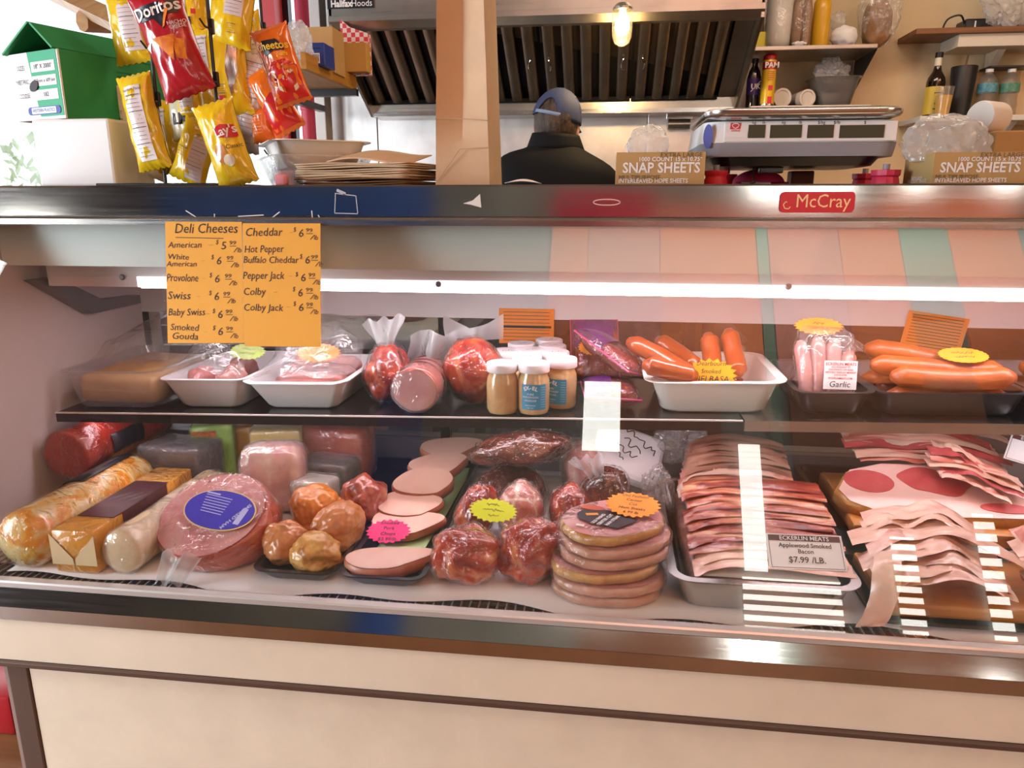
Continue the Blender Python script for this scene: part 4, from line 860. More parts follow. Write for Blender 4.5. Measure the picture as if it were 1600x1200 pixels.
# salami on top of a pale block by the end wall
tag(MB().box((-1.185, 1.49, DECK), (-1.045, 1.66, 0.615), 0.006).build('cheese_block', M['cheese_tan']), 'tan cheese block lying under the red salami', 'cheese')
c = aY(103, 722, 1.36)
g = rollY('salami_log', 'thick red salami log leaning back along the end wall', 'salami', 0, 0.054, c.x, 1.36, 1.68, 0.6155, M['salami'], endround=0.12, wrap=M['film_tight'], seed=5)
b = MB(); b.grid(lambda u, v: Vector((0.0575 * math.cos(R(-20 + 45 * u)), 0.08 + 0.11 * v, 0.054 + 0.0575 * math.sin(R(-20 + 45 * u)))), 10, 3); solid(b.build('label', M['label_black'], g, smooth=180), 0.0006, 1)
def blockpx(name, label, cat, px0, px1, pyb, pyt, Y, dep, mat, rz=0, wrap='film', bev=0.008, ztop=None):
    a, c = aY(px0, pyb, Y), aY(px1, pyt, Y); w, h = c.x - a.x, c.z - DECK
    g = thing(name, label, cat, ((a.x + c.x) / 2, Y + dep / 2, DECK), rz)
    MB().box((-w / 2, -dep / 2, 0), (w / 2, dep / 2, h), bev).jitter(0.002, 20, len(label)).build('block_body', mat, g, smooth=60)
    if wrap:
        b = MB(); b.box((-w / 2 - 0.003, -dep / 2 - 0.003, 0), (w / 2 + 0.003, dep / 2 + 0.003, h + 0.003), bev); bmesh.ops.subdivide_edges(b.bm, edges=b.bm.edges[:], cuts=6, use_grid_fill=True); b.jitter(0.003, 40, len(label) + 3).build('plastic_wrap', M[wrap], g, smooth=180)
    return g, w, h
g, w, h = blockpx('cheese_block', 'pale tan cheese block standing behind the dark packaged slices', 'cheese', 212, 272, 740, 692, 1.67, 0.06, M['cheese_tan'])
g, w, h = blockpx('sliced_cheese_pack', 'dark labelled pack of sliced cheese in crinkled wrap', 'cheese pack', 222, 312, 772, 704, 1.475, 0.10, plain('pack_dark', (0.055, 0.05, 0.055), 0.3, var=0.4, vscale=25), rz=R(-6))
MB().box((-w / 2 + 0.006, -0.0545, 0.02), (w / 2 - 0.008, -0.0535, 0.036)).build('label_stripe', plain('stripe_red', (0.25, 0.03, 0.03), 0.4), g, smooth=0)
t = TX(); scrawl(t, 0, 0.066, 0.06, 0.014, 5); t.line(-0.04, 0.05, 0.04, 0.05, 0.002); t.xf(front(-0.0548)).build('label_print', M['ink_grey'], g, smooth=0)
g, w, h = blockpx('cheese_bag', 'bright green and yellow printed cheese bag under the shelf', 'cheese', 300, 352, 735, 668, 1.60, 0.06, plain('bag_lime', (0.40, 0.80, 0.06), 0.3, var=0.35, vscale=12), rz=R(20))
MB().box((-w / 2 + 0.004, -0.0345, 0.03), (w * 0.12, -0.0335, h - 0.01)).build('printed_panel', plain('print_check', (0.60, 0.20, 0.08), 0.4, var=0.5, vscale=90), g, smooth=0)
blockpx('cheese_block', 'deep yellow cheese block tucked behind the green bag', 'cheese', 346, 392, 725, 669, 1.66, 0.06, M['cheese_gold'], rz=R(10))
blockpx('cheese_block', 'pale yellow cheese block in loose wrap behind the pink loaf', 'cheese', 392, 458, 748, 676, 1.56, 0.08, M['cheese_yellow'], rz=R(14))
g, w, h = blockpx('meat_loaf', 'wrapped pink veined meat loaf standing upright behind the smoked ham', 'meat loaf', 372, 458, 800, 708, 1.40, 0.10, M['pale_meat'], rz=R(12), bev=0.03)
g, w, h = blockpx('ham_block', 'wrapped pink ham block with a cut face, on top of the black loaf', 'ham', 462, 570, 728, 674, 1.60, 0.09, M['ham_skin'], rz=R(-10), bev=0.02)
g, w, h = blockpx('olive_loaf', 'dark speckled loaf in shiny wrap under the ham block', 'meat loaf', 464, 545, 760, 727, 1.48, 0.08, ramp_mat('olive_loaf_dark', [(0.4, (0.02, 0.018, 0.015)), (0.7, (0.16, 0.13, 0.10))], scale=30, coat=0.7), rz=R(-8), bev=0.012)
g, w, h = blockpx('cheese_block', 'small white cheese block in clear wrap beside the hocks', 'cheese', 458, 512, 795, 758, 1.385, 0.07, plain('cheese_white', (0.66, 0.62, 0.56), 0.4, var=0.05), rz=R(-10), bev=0.01)
# ---- big smoked ham with a cut face
g = thing('smoked_ham', 'large half smoked ham with pink cut face and blue label', 'ham', (-0.722, 1.235, DECK))
pn = Vector((-0.10, -0.50, 0.86)).normalized(); pd = 0.084
def ham_mb(k, cutk=1.0):
    b = MB(); b.blob((0, 0, 0.060), (0.116 * k, 0.108 * k, 0.094 * k), 5, 0.06, 1.5, 4, amp2=0.01)
    for v in b.bm.verts:
        d = v.co.dot(pn) - pd * cutk
        if d > 0: v.co -= pn * d
        if v.co.z < 0.001 + (k < 1.01) * 0.001: v.co.z = 0.001 + (k < 1.01) * 0.001
    return b
ham_mb(1.0).build('ham_body', M['ham_skin'], g, smooth=40)
u_ = pn.cross(Vector((1, 0, 0))).normalized(); w_ = u_.cross(pn)
hb = ham_mb(0.985); rim = []
ctr = pn * pd
b = MB(); N = 48; c0 = None
# outline of the cut: intersect the body's ellipsoid with the plane by marching
def edge(a):
    d = (w_ * math.cos(a) + u_ * math.sin(a)); lo, hi = 0, 0.2; cc = pn * (pd - Vector((0, 0, 0.060)).dot(pn)) + Vector((0, 0, 0.060))
    for _ in range(30):
        m = (lo + hi) / 2; q = cc + d * m - Vector((0, 0, 0.060)); f = (q.x / 0.116) ** 2 + (q.y / 0.108) ** 2 + (q.z / 0.094) ** 2
        lo, hi = (m, hi) if f < 1 else (lo, m)
    return cc, cc + d * lo
rings = []
for k in (0.965, 0.7, 0.4, 0.15):
    r = []
    for i in range(N):
        cc, e = edge(2 * PI * i / N); r.append(cc + (e - cc) * k + pn * 0.002)
    rings.append(r)
b.quadstrip(rings, cap0=False).jitter(0.0012, 30, 2).build('cut_face', M['ham_pink'], g, smooth=60)
ham_mb(1.035, 1.055).jitter(0.0025, 26, 8).clampz(0.0005).build('plastic_wrap', M['film_tight'], g, smooth=180)
cc, _ = edge(0)
LM = Matrix.Translation(cc + pn * 0.0085 + w_ * 0.018) @ Matrix((w_, -u_, pn)).transposed().to_4x4()
if (LM.to_3x3() @ Vector((0, 1, 0))).z < 0: LM = Matrix.Translation(cc + pn * 0.0085 + w_ * 0.018) @ Matrix((w_, u_, w_.cross(u_))).transposed().to_4x4()
LM = LM @ Matrix.Rotation(R(-14), 4, 'Z')
el = [(0.077 * abs(math.cos(a)) ** 0.9 * (1 if math.cos(a) > 0 else -1), 0.042 * math.sin(a)) for a in [2 * PI * k / 40 for k in range(40)]]
lb = MB().prism([(x * 1.04, y * 1.06) for x, y in el], 'z', -0.0006, 0).xf(LM).build('label_border', M['label_gold'], g, smooth=0)
lb = MB().prism(el, 'z', 0.0002, 0.0008).xf(LM).build('label', M['label_blue'], g, smooth=0)
t = TX()
for k in range(7): t.line(-0.05 + 0.002 * k, 0.026 - 0.006 * k, 0.012, 0.026 - 0.006 * k, 0.0016)
t.rect(-0.052, 0.029, -0.02, 0.0325); t.put('SMOKED HAM', 0.043, -0.006, 0.0105, rot=-115, bold=0.0003); t.rect(0.047, -0.022, 0.060, 0.014)
t.xf(LM @ Matrix.Translation((0, 0, 0.0013))).build('label_print', plain('label_print_pale', (0.45, 0.45, 0.75), 0.5), lb, smooth=0)
b = MB(); b.grid(lambda u, v: Vector((-0.05 + 0.075 * u * (1 - 0.4 * v), -0.115 - 0.03 * v + 0.006 * math.sin(u * 9), 0.05 - 0.046 * v + 0.008 * math.sin(u * 12))), 10, 8); b.build('wrap_tail', M['film_milky'], g, smooth=180)

# ---- two black foam trays
def tray(label, x, y, z, w, d, h, mat, name='foam_tray', cat='tray', rz=0, **k):
    o = tray_mb(w, d, h, **k).build(name, mat, smooth=40); o.location = (x, y, z); o.rotation_euler = (0, 0, rz); return tag(o, label, cat)
tray('long black foam tray holding the smoked pork hocks', -0.535, 1.43, DECK, 0.145, 0.60, 0.026, M['black_foam'], taper=0.012, lip=0.006)
tray('long black foam tray with green paper under the pork chops', -0.374, 1.43, DECK, 0.142, 0.60, 0.026, M['black_foam'], taper=0.012, lip=0.006)
ZT = DECK + 0.0045
b = MB(); b.grid(lambda u, v: Vector((-0.046 + 0.094 * u, -0.25 + 0.50 * v, 0.001 + 0.018 * max(0, v - 0.93) / 0.07 + 0.002 * math.sin(v * 9) * u)), 8, 40)
o = b.build('green_sheet', M['green_sheet'], smooth=180); o.location = (-0.374, 1.43, ZT + 0.002); o.rotation_euler = (0, 0, R(-2)); solid(o, 0.0006, 1); tag(o, 'pale green paper sheet lining the pork chop tray', 'paper')
def hock(label, c, rad, mat, rot, seed, cap=None, **k):
    return meat('smoked_hock', label, 'pork hock', c, rad, mat, seed, rot, wrap=None, amp2=0.06, floor=ZT + 0.001, **k)
hock('round wrinkled tan hock at the front edge of the hock tray', (-0.578, 1.20, ZT + 0.040), (0.043, 0.040, 0.040), M['hock_tan'], (0, 0, 20), 2, amp=0.2)
g = hock('yellow-ended hock showing its bone end at the tray front', (-0.508, 1.175, ZT + 0.036), (0.046, 0.042, 0.037), M['hock_bone'], (0, 0, 0), 5, amp=0.25)
hock('smooth tan cylindrical hock lying behind the bone-ended hock', (-0.495, 1.262, ZT + 0.047), (0.036, 0.052, 0.046), M['hock_tan'], (8, 0, -18), 8, amp=0.15, power=2.8)
hock('smooth orange hock leaning against the cut dark hock', (-0.560, 1.315, ZT + 0.052), (0.050, 0.052, 0.050), M['hock_orange'], (0, -20, 30), 11, amp=0.2, power=2.4)
hock('dark red cut hock at the back of the group', (-0.483, 1.385, ZT + 0.052), (0.048, 0.055, 0.052), M['hock_dark'], (0, 0, 0), 14, amp=0.25)
chops = [('front pork chop lying alone on the green paper', (-0.378, 1.180, ZT + 0.008), (3, 0, 12), 0.145, 0.085, 0.024, 1),
         ('pork chop under the pink price tag', (-0.385, 1.330, ZT + 0.018), (14, 0, 10), 0.135, 0.085, 0.018, 2),
         ('pork chop lying just behind the pink-tagged one', (-0.392, 1.382, ZT + 0.034), (14, 0, 14), 0.135, 0.085, 0.018, 3),
         ('thick pork chop in the middle of the overlapping row', (-0.378, 1.455, ZT + 0.048), (15, 0, 18), 0.14, 0.09, 0.026, 4),
         ('pork chop second from the far end of the row', (-0.366, 1.545, ZT + 0.060), (14, 0, 8), 0.13, 0.085, 0.022, 5),
         ('pork chop at the far end of the tray', (-0.352, 1.625, ZT + 0.074), (15, 0, 4), 0.135, 0.085, 0.022, 6)]
for lab, pos, rot, w, h, th, sd in chops:
    slab(chop_pts(w, h, sd), th, M['chop_rim'], M['chop_face'], 'pork_chop', lab, 'pork chop', pos, rot, seed=sd)
star('pink starburst price tag reading smoked pork chops', (-0.392, 1.245, ZT + 0.052), 0.043, 0.030, M['star_pink'], ['Smoked', 'Pork', 'Chops', '$3.99/lb'], (24, 0, 6), size=0.0115)

# ---- vacuum packed smoked pork
meat('smoked_pork', 'glossy red vacuum-packed pork, front one below the green tag', 'smoked pork', (-0.232, 1.190, DECK + 0.047), (0.058, 0.052, 0.047), M['smoked_bright'], 21, (0, 0, 10), amp=0.22, power=2.5, freq=2.2)
meat('smoked_pork', 'vacuum-packed red pork with pale fat, touching the ham steaks', 'smoked pork', (-0.119, 1.212, DECK + 0.052), (0.050, 0.058, 0.052), M['smoked_bright'], 23, (0, 10, -25), amp=0.26, power=2.5, freq=2.2)
meat('smoked_pork', 'narrow dark red vacuum pack beside the pork chop tray', 'smoked pork', (-0.240, 1.345, DECK + 0.058), (0.036, 0.060, 0.058), M['smoked_red'], 25, (0, 15, -12), amp=0.18, tail=((-0.03, -0.05, -0.03), 0.05))
meat('smoked_pork', 'vacuum pack with a pink veined cut face turned forward', 'smoked pork', (-0.154, 1.350, DECK + 0.062), (0.044, 0.055, 0.062), M['veined_meat'], 27, (0, 0, 5), amp=0.12)
meat('smoked_pork', 'dark vacuum pack with an orange fat streak, behind the ham steaks', 'smoked pork', (-0.052, 1.355, DECK + 0.062), (0.042, 0.058, 0.062), M['smoked_red'], 29, (0, -12, 12), amp=0.16)
meat('smoked_pork', 'long dark brown vacuum pack lying across the top', 'smoked pork', (-0.165, 1.475, 0.690), (0.105, 0.045, 0.036), M['smoked_dark'], 31, (0, -6, 8), amp=0.2, tail=((0.03, 0.05, 0.022), 0.04))
meat('smoked_pork', 'squat red pack hidden below the dark brown one', 'smoked pork', (-0.19, 1.50, DECK + 0.052), (0.075, 0.05, 0.052), M['smoked_dark'], 33, amp=0.12)
meat('smoked_pork', 'pale pink vacuum pack at the back near the paper parcel', 'smoked pork', (-0.036, 1.57, DECK + 0.072), (0.052, 0.055, 0.072), M['pale_meat'], 35, (0, 0, 10), amp=0.14)
meat('smoked_pork', 'brownish red vacuum pack with a milky wrapper edge on top', 'smoked pork', (0.015, 1.43, DECK + 0.065), (0.052, 0.05, 0.065), M['smoked_dark'], 37, (0, 0, 0), amp=0.16, tail=((-0.03, -0.02, 0.07), 0.06))
star('yellow-green starburst price tag on the vacuum packs', (-0.196, 1.272, DECK + 0.098), 0.047, 0.026, M['star_green'], ['~~~~~', '~~~~~~~~', '~~~~'], (38, 8, 16), size=0.010, n=22)

M['film_wrap'] = film('film_wrap', clear=0.95, bump=1.0, bscale=30, rough=0.1, ior=1.6)
# ---- ham steaks in a pile
SX, SYc = 0.024, 1.212
steak = [(0.097 * abs(math.cos(a)) ** 0.85 * (1 if math.cos(a) > 0 else -1), 0.076 * abs(math.sin(a)) ** 0.9 * (1 if math.sin(a) > 0 else -1)) for a in [2 * PI * k / 44 for k in range(44)]]
names_ = ['lowest ham steak pack of the pile on the liner paper', 'second ham steak pack up from the bottom of the pile', 'third ham steak pack up, sticking out forward', 'fourth ham steak pack up in the pile', 'second ham steak pack from the top of the pile', 'topmost ham steak pack with the black label and orange tag']
zc = DECK; th = 0.0205
for k, lab in enumerate(names_):
    dx, dy, tx, ty = [(-0.008, -0.022, 0, 0), (-0.004, -0.024, 0, 0), (-0.012, -0.018, 1, 0), (0.004, -0.006, 0, 0), (0.006, -0.004, 0, 0), (0.0, 0.004, 0, 0)][k]
    sc_ = [0.97, 1.0, 0.98, 0.99, 1.0, 0.97][k]
    g = slab([(x * sc_, y * sc_) for x, y in steak], th - 0.0025, M['rind'] if k in (5, 2) else M['rind_pink'], M['ham_pink'], 'ham_steak', lab, 'ham steak', (SX + dx, SYc + dy, zc + 0.0006), (0, 0, 7 * k), seed=40 + k, rnd_=0.004, group='ham steaks in one pile', jit=0.0022)
    b = MB(); r_ = lambda q, z: [(x * sc_ * q, y * sc_ * q, z) for x, y in steak]
    b.quadstrip([r_(0.97, 0.0005), r_(1.03, 0.004), r_(1.05, th * 0.5), r_(1.03, th - 0.004), r_(0.95, th - 0.0004), r_(0.5, th - 0.0004), r_(0.1, th - 0.0004)]); b.jitter(0.004, 38, k).clampz(0.0002).build('plastic_wrap', M['film_wrap'], g, smooth=180)
    zc += th
TS = Matrix.Translation((SX, SYc + 0.004, zc))
lab_ = thing('steak_label', 'black printed label lying on the topmost ham steak', 'label', (SX - 0.018, SYc - 0.004, zc + 0.003), R(-10))
MB().prism([(-0.045, 0.0), (-0.034, 0.024), (-0.012, 0.030), (0.02, 0.026), (0.062, 0.004), (0.055, -0.012), (0.034, -0.042), (-0.012, -0.032), (-0.036, -0.02)], 'z', 0, 0.0006).build('card', M['label_black'], lab_, smooth=0)
MB().prism([(0.022 * math.cos(a) - 0.022, 0.010 * math.sin(a) + 0.030) for a in [2 * PI * k / 24 for k in range(24)]], 'z', 0.0008, 0.0013).build('brand_oval', plain('oval_red', (0.55, 0.09, 0.03), 0.4), lab_, smooth=0)
MB().prism([(-0.030, 0.002), (-0.010, 0.010), (-0.006, 0.002), (-0.026, -0.006)], 'z', 0.0008, 0.0013).build('brand_panel', plain('panel_orange', (0.80, 0.30, 0.03), 0.4), lab_, smooth=0)
t = TX()
for i, (s_, x_) in enumerate((('OLD FASHD', -0.004), ('CENTER CUT', 0.008), ('HAM STEAK', 0.021))): t.put(s_, x_, -0.014, 0.0088, rot=72, bold=0.0003)
t.xf(Matrix.Translation((0, 0, 0.0012))).build('lettering', M['ink_white'], lab_, smooth=0)
MB().box((-0.036, -0.050, 0.0), (-0.022, -0.043, 0.0006)).build('date_sticker', M['ink_white'], lab_, smooth=0)
star('orange starburst price tag for center cut ham steaks', (SX + 0.036, SYc + 0.028, zc + 0.014), 0.050, 0.037, M['star_orange'], ['Old Fashion', 'Center', 'Cut', 'Ham Steaks', '6.99 lb'], (14, 0, -12), size=0.0105, n=22, inner=0.87)
# red lidded pan edge behind the steaks
tray('red rimmed pan seen behind the ham steaks', 0.05, 1.345, DECK, 0.09, 0.10, 0.05, plain('pan_red', (0.45, 0.05, 0.07), 0.35), name='red_pan', cat='pan')

# ---- parcel, film, bottle at the back
g = thing('paper_parcel', 'white butcher paper parcel with handwriting, leaning at the back', 'paper parcel', tuple(aY(980, 712, 1.585)), rot=Euler((R(38), R(16), R(-4))))
b = MB().box((-0.078, -0.062, -0.022), (0.078, 0.062, 0.022), 0.018, seg=3); bmesh.ops.subdivide_edges(b.bm, edges=b.bm.edges[:], cuts=2, use_grid_fill=True); b.jitter(0.008, 12, 3).build('paper_wrap', M['paper'], g, smooth=25)
t = TX(); scrawl(t, 0.005, 0.030, 0.085, 0.018, 1); scrawl(t, 0.0, 0.006, 0.05, 0.018, 2); scrawl(t, -0.008, -0.014, 0.065, 0.017, 3); scrawl(t, -0.02, -0.034, 0.06, 0.015, 4); t.xf(Matrix.Rotation(R(-28), 4, 'Z'))
t.xf(Matrix.Translation((0, 0, 0.0375))).build('handwriting', M['ink'], g, smooth=0)
def crumple(label, c, rad, seed, name='crumpled_film', cat='plastic wrap', mat='film', amp=0.35, group=None, floor=DECK):
    b = MB(); b.blob((0, 0, 0), rad, 5, amp, 2.2, seed, amp2=0.16, freq2=7); b.clampz(floor - c[2] + 0.001); o = b.build(name, M[mat], smooth=30); o.location = c; return tag(o, label, cat, group)
crumple('wad of clear crumpled film in front of the paper parcel', (0.122, 1.475, DECK + 0.060), (0.034, 0.040, 0.060), 3)
crumple('loose clear film draped over the bacon tray corner', (0.185, 1.610, DECK + 0.135), (0.060, 0.035, 0.045), 6)
q = aY(1088, 742, 1.66)
g = thing('water_bottle', 'clear squat drink bottle with a white letter G behind the bacon', 'bottle', (q.x, 1.66, DECK))
hB = aY(1088, 682, 1.66).z - DECK
MB().lathe([(0.030, 0), (0.034, 0.006), (0.034, 0.10), (0.031, 0.11), (0.034, 0.12), (0.034, hB - 0.05), (0.028, hB - 0.028), (0.022, hB - 0.018)], 28, cap=True).build('bottle_body', plain('bottle_grey', (0.50, 0.51, 0.56), 0.15, coat=0.5), g)
MB().lathe([(0.024, hB - 0.018), (0.024, hB)], 24).build('bottle_cap', plain('cap_grey', (0.40, 0.42, 0.46), 0.35), g)
t = TX(); t.put('G', 0, 0, 0.075, bold=0.004, sx=0.8); t.warp(lambda x, y, z: (0.0352 * math.sin((x - 0.006) / 0.035), -0.0352 * math.cos((x - 0.006) / 0.035), y + hB * 0.36)).build('lettering', M['ink_white'], g, smooth=0)

# ---- steel pan of bacon
PX, PY, PW, PD, PH = 0.272, 1.345, 0.285, 0.44, 0.062
tray('steel pan holding the sliced bacon behind the price card', PX, PY, DECK, PW, PD, PH, M['steel'], name='steel_pan', cat='pan', taper=0.016, lip=0.012, r=0.03)
ZP = DECK + 0.006
g = MB().box((-0.10, -0.19, 0), (0.12, 0.12, 0.0012)).build('bacon_liner', M['paper'], smooth=0); g.location = (PX + 0.005, PY, ZP + 0.046); tag(g, 'white paper sheet under the front bacon slices', 'paper')
g = MB().box((-0.115, -0.19, 0), (0.115, 0.19, 0.044), 0.012).build('bacon_slab', M['bacon_dark'], smooth=60); g.location = (PX, PY, ZP + 0.001); tag(g, 'dark smoked bacon slab at the bottom of the steel pan', 'bacon')
ZB = ZP + 0.048
for k in range(11):
    y = PY - 0.165 + 0.021 * k; z = ZB + 0.005 + 0.0060 * k; x0 = PX - 0.110 + 0.006 * math.sin(k * 1.9); x1 = PX + 0.150 - 0.004 * (k % 3)
    o = ribbon([(x0, y - 0.008, z - 0.003), (x0 + 0.03, y, z + 0.006), (PX - 0.03, y + 0.004, z + 0.012), (PX + 0.05, y + 0.003, z + 0.011), (x1, y, z + 0.006)], (0, 0.046, 0.006), 0.0032, seed=k, amp=0.004).build('bacon_slice', M['bacon'] if k > 1 else M['bacon_fat'], smooth=60)
    tag(o, ['pale fatty bacon slice at the front edge of the pan', 'pale bacon slice second from the pan front'][k] if k < 2 else 'streaky red smoked bacon slice overlapping in the pan', 'bacon slice', 'streaky bacon slices overlapping in the steel pan' if k > 1 else None)
for k in range(8):
    y = PY + 0.075 + 0.017 * k; z = ZB + 0.050 + 0.007 * k
    o = ribbon([(PX - 0.115 + 0.004 * k, y, z - 0.012), (PX - 0.095 + 0.004 * k, y, z + 0.004), (PX - 0.02, y + 0.006, z + 0.014), (PX + 0.06, y + 0.004, z + 0.013), (PX + 0.11, y, z + 0.003)], (0, 0.048, 0.006), 0.004, seed=30 + k, amp=0.006).build('bacon_slice', M['bacon_pale'] if k < 3 else M['bacon_dark'], smooth=60)
    tag(o, 'pink bacon slice in the middle of the steel pan' if k < 3 else 'brown thick bacon slice at the back of the steel pan', 'bacon slice', 'pink bacon slices mid pan' if k < 3 else 'brown bacon slices at the pan back')
# price card on the bacon
def card(label, pos, w, h, rot, head, lines, name='price_card'):
    g = thing(name, label, 'price card', pos, rot=Euler([R(a) for a in rot]))
    MB().box((-w / 2, -h / 2, 0), (w / 2, h / 2, 0.0015)).build('card', M['ink_white'], g, smooth=0)
    MB().box((-w * 0.47, h * 0.30, 0.0016), (w * 0.47, h * 0.46, 0.002)).build('title_band', plain('band_maroon', (0.10, 0.035, 0.04), 0.4), g, smooth=0)
    t = TX(); t.put(head, 0, h * 0.375, h * 0.17, bold=0.0001); t.xf(Matrix.Translation((0, 0, 0.0026))).build('lettering', M['ink_white'], g, smooth=0)
    t = TX()
    for s_, y_, sz in lines: t.put(s_, 0, h * y_, h * sz, bold=0.0002)
    for a in ((-0.47, -0.46, 0.47, -0.46), (-0.47, 0.46, 0.47, 0.46), (-0.47, -0.46, -0.47, 0.46), (0.47, -0.46, 0.47, 0.46)): t.line(a[0] * w, a[1] * h, a[2] * w, a[3] * h, 0.0009)
    t.xf(Matrix.Translation((0, 0, 0.0022))).build('lettering', plain('ink_brown', (0.10, 0.07, 0.07), 0.5), g, smooth=0)
    return g
card('white price card for applewood smoked bacon, standing in the pan', (PX + 0.075, PY - 0.155, ZB + 0.034), 0.125, 0.062, (42, 0, 2), 'ECKERLIN MEATS', [('Applewood Smoked', 0.17, 0.17), ('Bacon', 0.0, 0.17), ('$7.99 /LB.', -0.24, 0.24)])

# ---- pork belly, ham slab and trimmings at the other end
tray('black pan raising the ham slab at the back', 0.665, 1.555, DECK, 0.40, 0.36, 0.050, M['black'], name='black_pan', cat='pan', taper=0.01, lip=0.008)
MB_ = MB().box((-0.16, -0.145, 0), (0.16, 0.145, 0.042), 0.01); o = MB_.build('pork_belly', M['skin_slab'], smooth=60); o.location = (0.665, 1.555, DECK + 0.0085); tag(o, 'pork belly slab filling the black pan', 'pork belly')
zs = DECK + 0.052
b = MB().box((-0.165, -0.12, 0), (0.165, 0.12, 0.026), 0.006); bmesh.ops.subdivide_edges(b.bm, edges=b.bm.edges[:], cuts=3, use_grid_fill=True); b.jitter(0.004, 9, 4)
o = b.build('skin_slab', M['skin_slab'], smooth=60); o.location = (0.640, 1.44, zs + 0.004); o.rotation_euler = (0, 0, R(-4)); tag(o, 'brown rind slab under the pink ham slab', 'pork rind')
zs += 0.032
hp = [(-0.175, -0.02), (-0.16, -0.055), (-0.12, -0.078), (-0.05, -0.088), (0.03, -0.085), (0.10, -0.08), (0.17, -0.075), (0.175, -0.03), (0.15, 0.02), (0.10, 0.06), (0.02, 0.085), (-0.07, 0.08), (-0.14, 0.05)]
hp2 = []
for i in range(len(hp)):
    p, q = hp[i], hp[(i + 1) % len(hp)]
    hp2 += [p, ((p[0] + q[0]) / 2, (p[1] + q[1]) / 2)]
g = slab(hp2, 0.034, M['rind'], M['pork_fat'], 'ham_slab', 'pink ham slab with two dark red muscles and a white fat rim', 'ham', (0.630, 1.435, zs + 0.004), (16, 0, -3), seed=70, rnd_=0.008, jit=0.0004)
for nm, pts in (('red_muscle', [(-0.105 + 0.046 * math.cos(a), 0.012 + 0.036 * math.sin(a)) for a in [2 * PI * k / 22 for k in range(22)]]), ('red_muscle', [(0.02 + (0.066 + 0.008 * math.sin(3 * a)) * math.cos(a), 0.024 + (0.042 + 0.006 * math.sin(4 * a)) * math.sin(a)) for a in [2 * PI * k / 30 for k in range(30)]]), ('red_muscle', [(0.12 + 0.045 * math.cos(a), -0.048 + 0.014 * math.sin(a)) for a in [2 * PI * k / 18 for k in range(18)]])):
    MB().prism(pts, 'z', 0.0352, 0.037).build(nm, M['pork_red'], g, smooth=60)
zs2 = zs + 0.050
def pile(n, cx, cy, cz, L, W, dy, dz, mats, lab, group, seed, curl=0.02, spread=0.0, th=0.0042, rz=0.0, droop=0.0, wild=0.35):
    for k in range(n):
        y = cy + dy * k; z = cz + dz * k; r = random.Random(seed + k); q_ = random.Random(seed); x0 = cx - L / 2 + r.uniform(-0.02, 0.02); x1 = cx + L / 2 + r.uniform(-0.03, 0.03) + spread * k
        pts = []
        for i in range(6):
            u = i / 5; ang = rz + q_.uniform(-0.06, 0.06) + wild * 0.30 * math.sin(k * 2.3)
            pts.append((x0 + (x1 - x0) * u, y + (u - 0.5) * L * math.sin(ang) + q_.uniform(-0.010, 0.010), z + curl * math.sin(PI * u) * q_.uniform(0.6, 1.3) + q_.uniform(-0.004, 0.004) + wild * r.uniform(-0.007, 0.007) - droop * u * u))
        o = ribbon(pts, (0.004, W * 0.98, W * 0.10), th, seed=seed + k * 0.15, amp=0.006).build('pork_slice', mats[k % len(mats)], smooth=60); tag(o, lab, 'pork slice', group)
pile(10, 0.66, 1.515, zs2 + 0.018, 0.27, 0.050, 0.013, 0.0052, [M['bacon_pale'], M['bacon_fat'], M['bacon_pale'], M['pork_red']], 'fresh pork belly slice in the upper pile above the ham slab', 'belly slices in the upper pile', 300, curl=0.012, spread=0.004, droop=0.028, rz=-0.1)
pile(6, 0.715, 1.415, zs2 + 0.012, 0.12, 0.040, 0.014, 0.0068, [M['bacon_pale'], M['pork_red'], M['bacon_fat']], 'short red belly strip fanned over the end of the ham slab', 'belly strips fanned over the ham slab', 340, curl=0.008, droop=0.022, rz=-0.55)
b = MB().box((-0.12, -0.09, 0), (0.24, 0.09, 0.024), 0.006); bmesh.ops.subdivide_edges(b.bm, edges=b.bm.edges[:], cuts=3, use_grid_fill=True); b.jitter(0.004, 9, 14)
o = b.build('skin_slab', M['skin_slab'], smooth=60); o.location = (0.585, 1.225, DECK + 0.0105); tag(o, 'brown rind slab at the bottom of the front pile', 'pork rind')
tray('flat black tray under the front pork pile', 0.66, 1.235, DECK, 0.42, 0.23, 0.010, M['black_foam'], taper=0.004, lip=0.004)
pile(9, 0.565, 1.152, DECK + 0.050, 0.22, 0.050, 0.017, 0.0068, [M['bacon_fat'], M['bacon_fat'], M['bacon_pale'], M['bacon_fat']], 'crumpled pale pork slice in the front pile', 'pork slices in the front pile', 400, curl=0.030, th=0.0045, rz=0.12, wild=1.0)
o = ribbon([(0.47, 1.17, DECK + 0.105), (0.455, 1.13, DECK + 0.10), (0.448, 1.108, DECK + 0.065), (0.437, 1.100, DECK + 0.03), (0.428, 1.098, DECK + 0.012)], (0.040, -0.008, 0.01), 0.005, seed=77, amp=0.005).build('pork_slice', M['bacon_fat'], smooth=60); tag(o, 'long pale pork slice hanging down over the tray edge', 'pork slice')
pile(7, 0.79, 1.158, DECK + 0.055, 0.16, 0.050, 0.018, 0.0075, [M['bacon_pale'], M['bacon_fat'], M['bacon_pale']], 'reddish pork slice in the pile beside the front one', 'pork slices beside the front pile', 450, curl=0.030, th=0.0045, rz=-0.2, wild=1.0)
card('white price card lying on top of the upper belly pile', (0.665, 1.56, zs2 + 0.102), 0.13, 0.065, (12, 6, -8), 'ECKERLIN MEATS', [('/ LB.', -0.2, 0.26)])
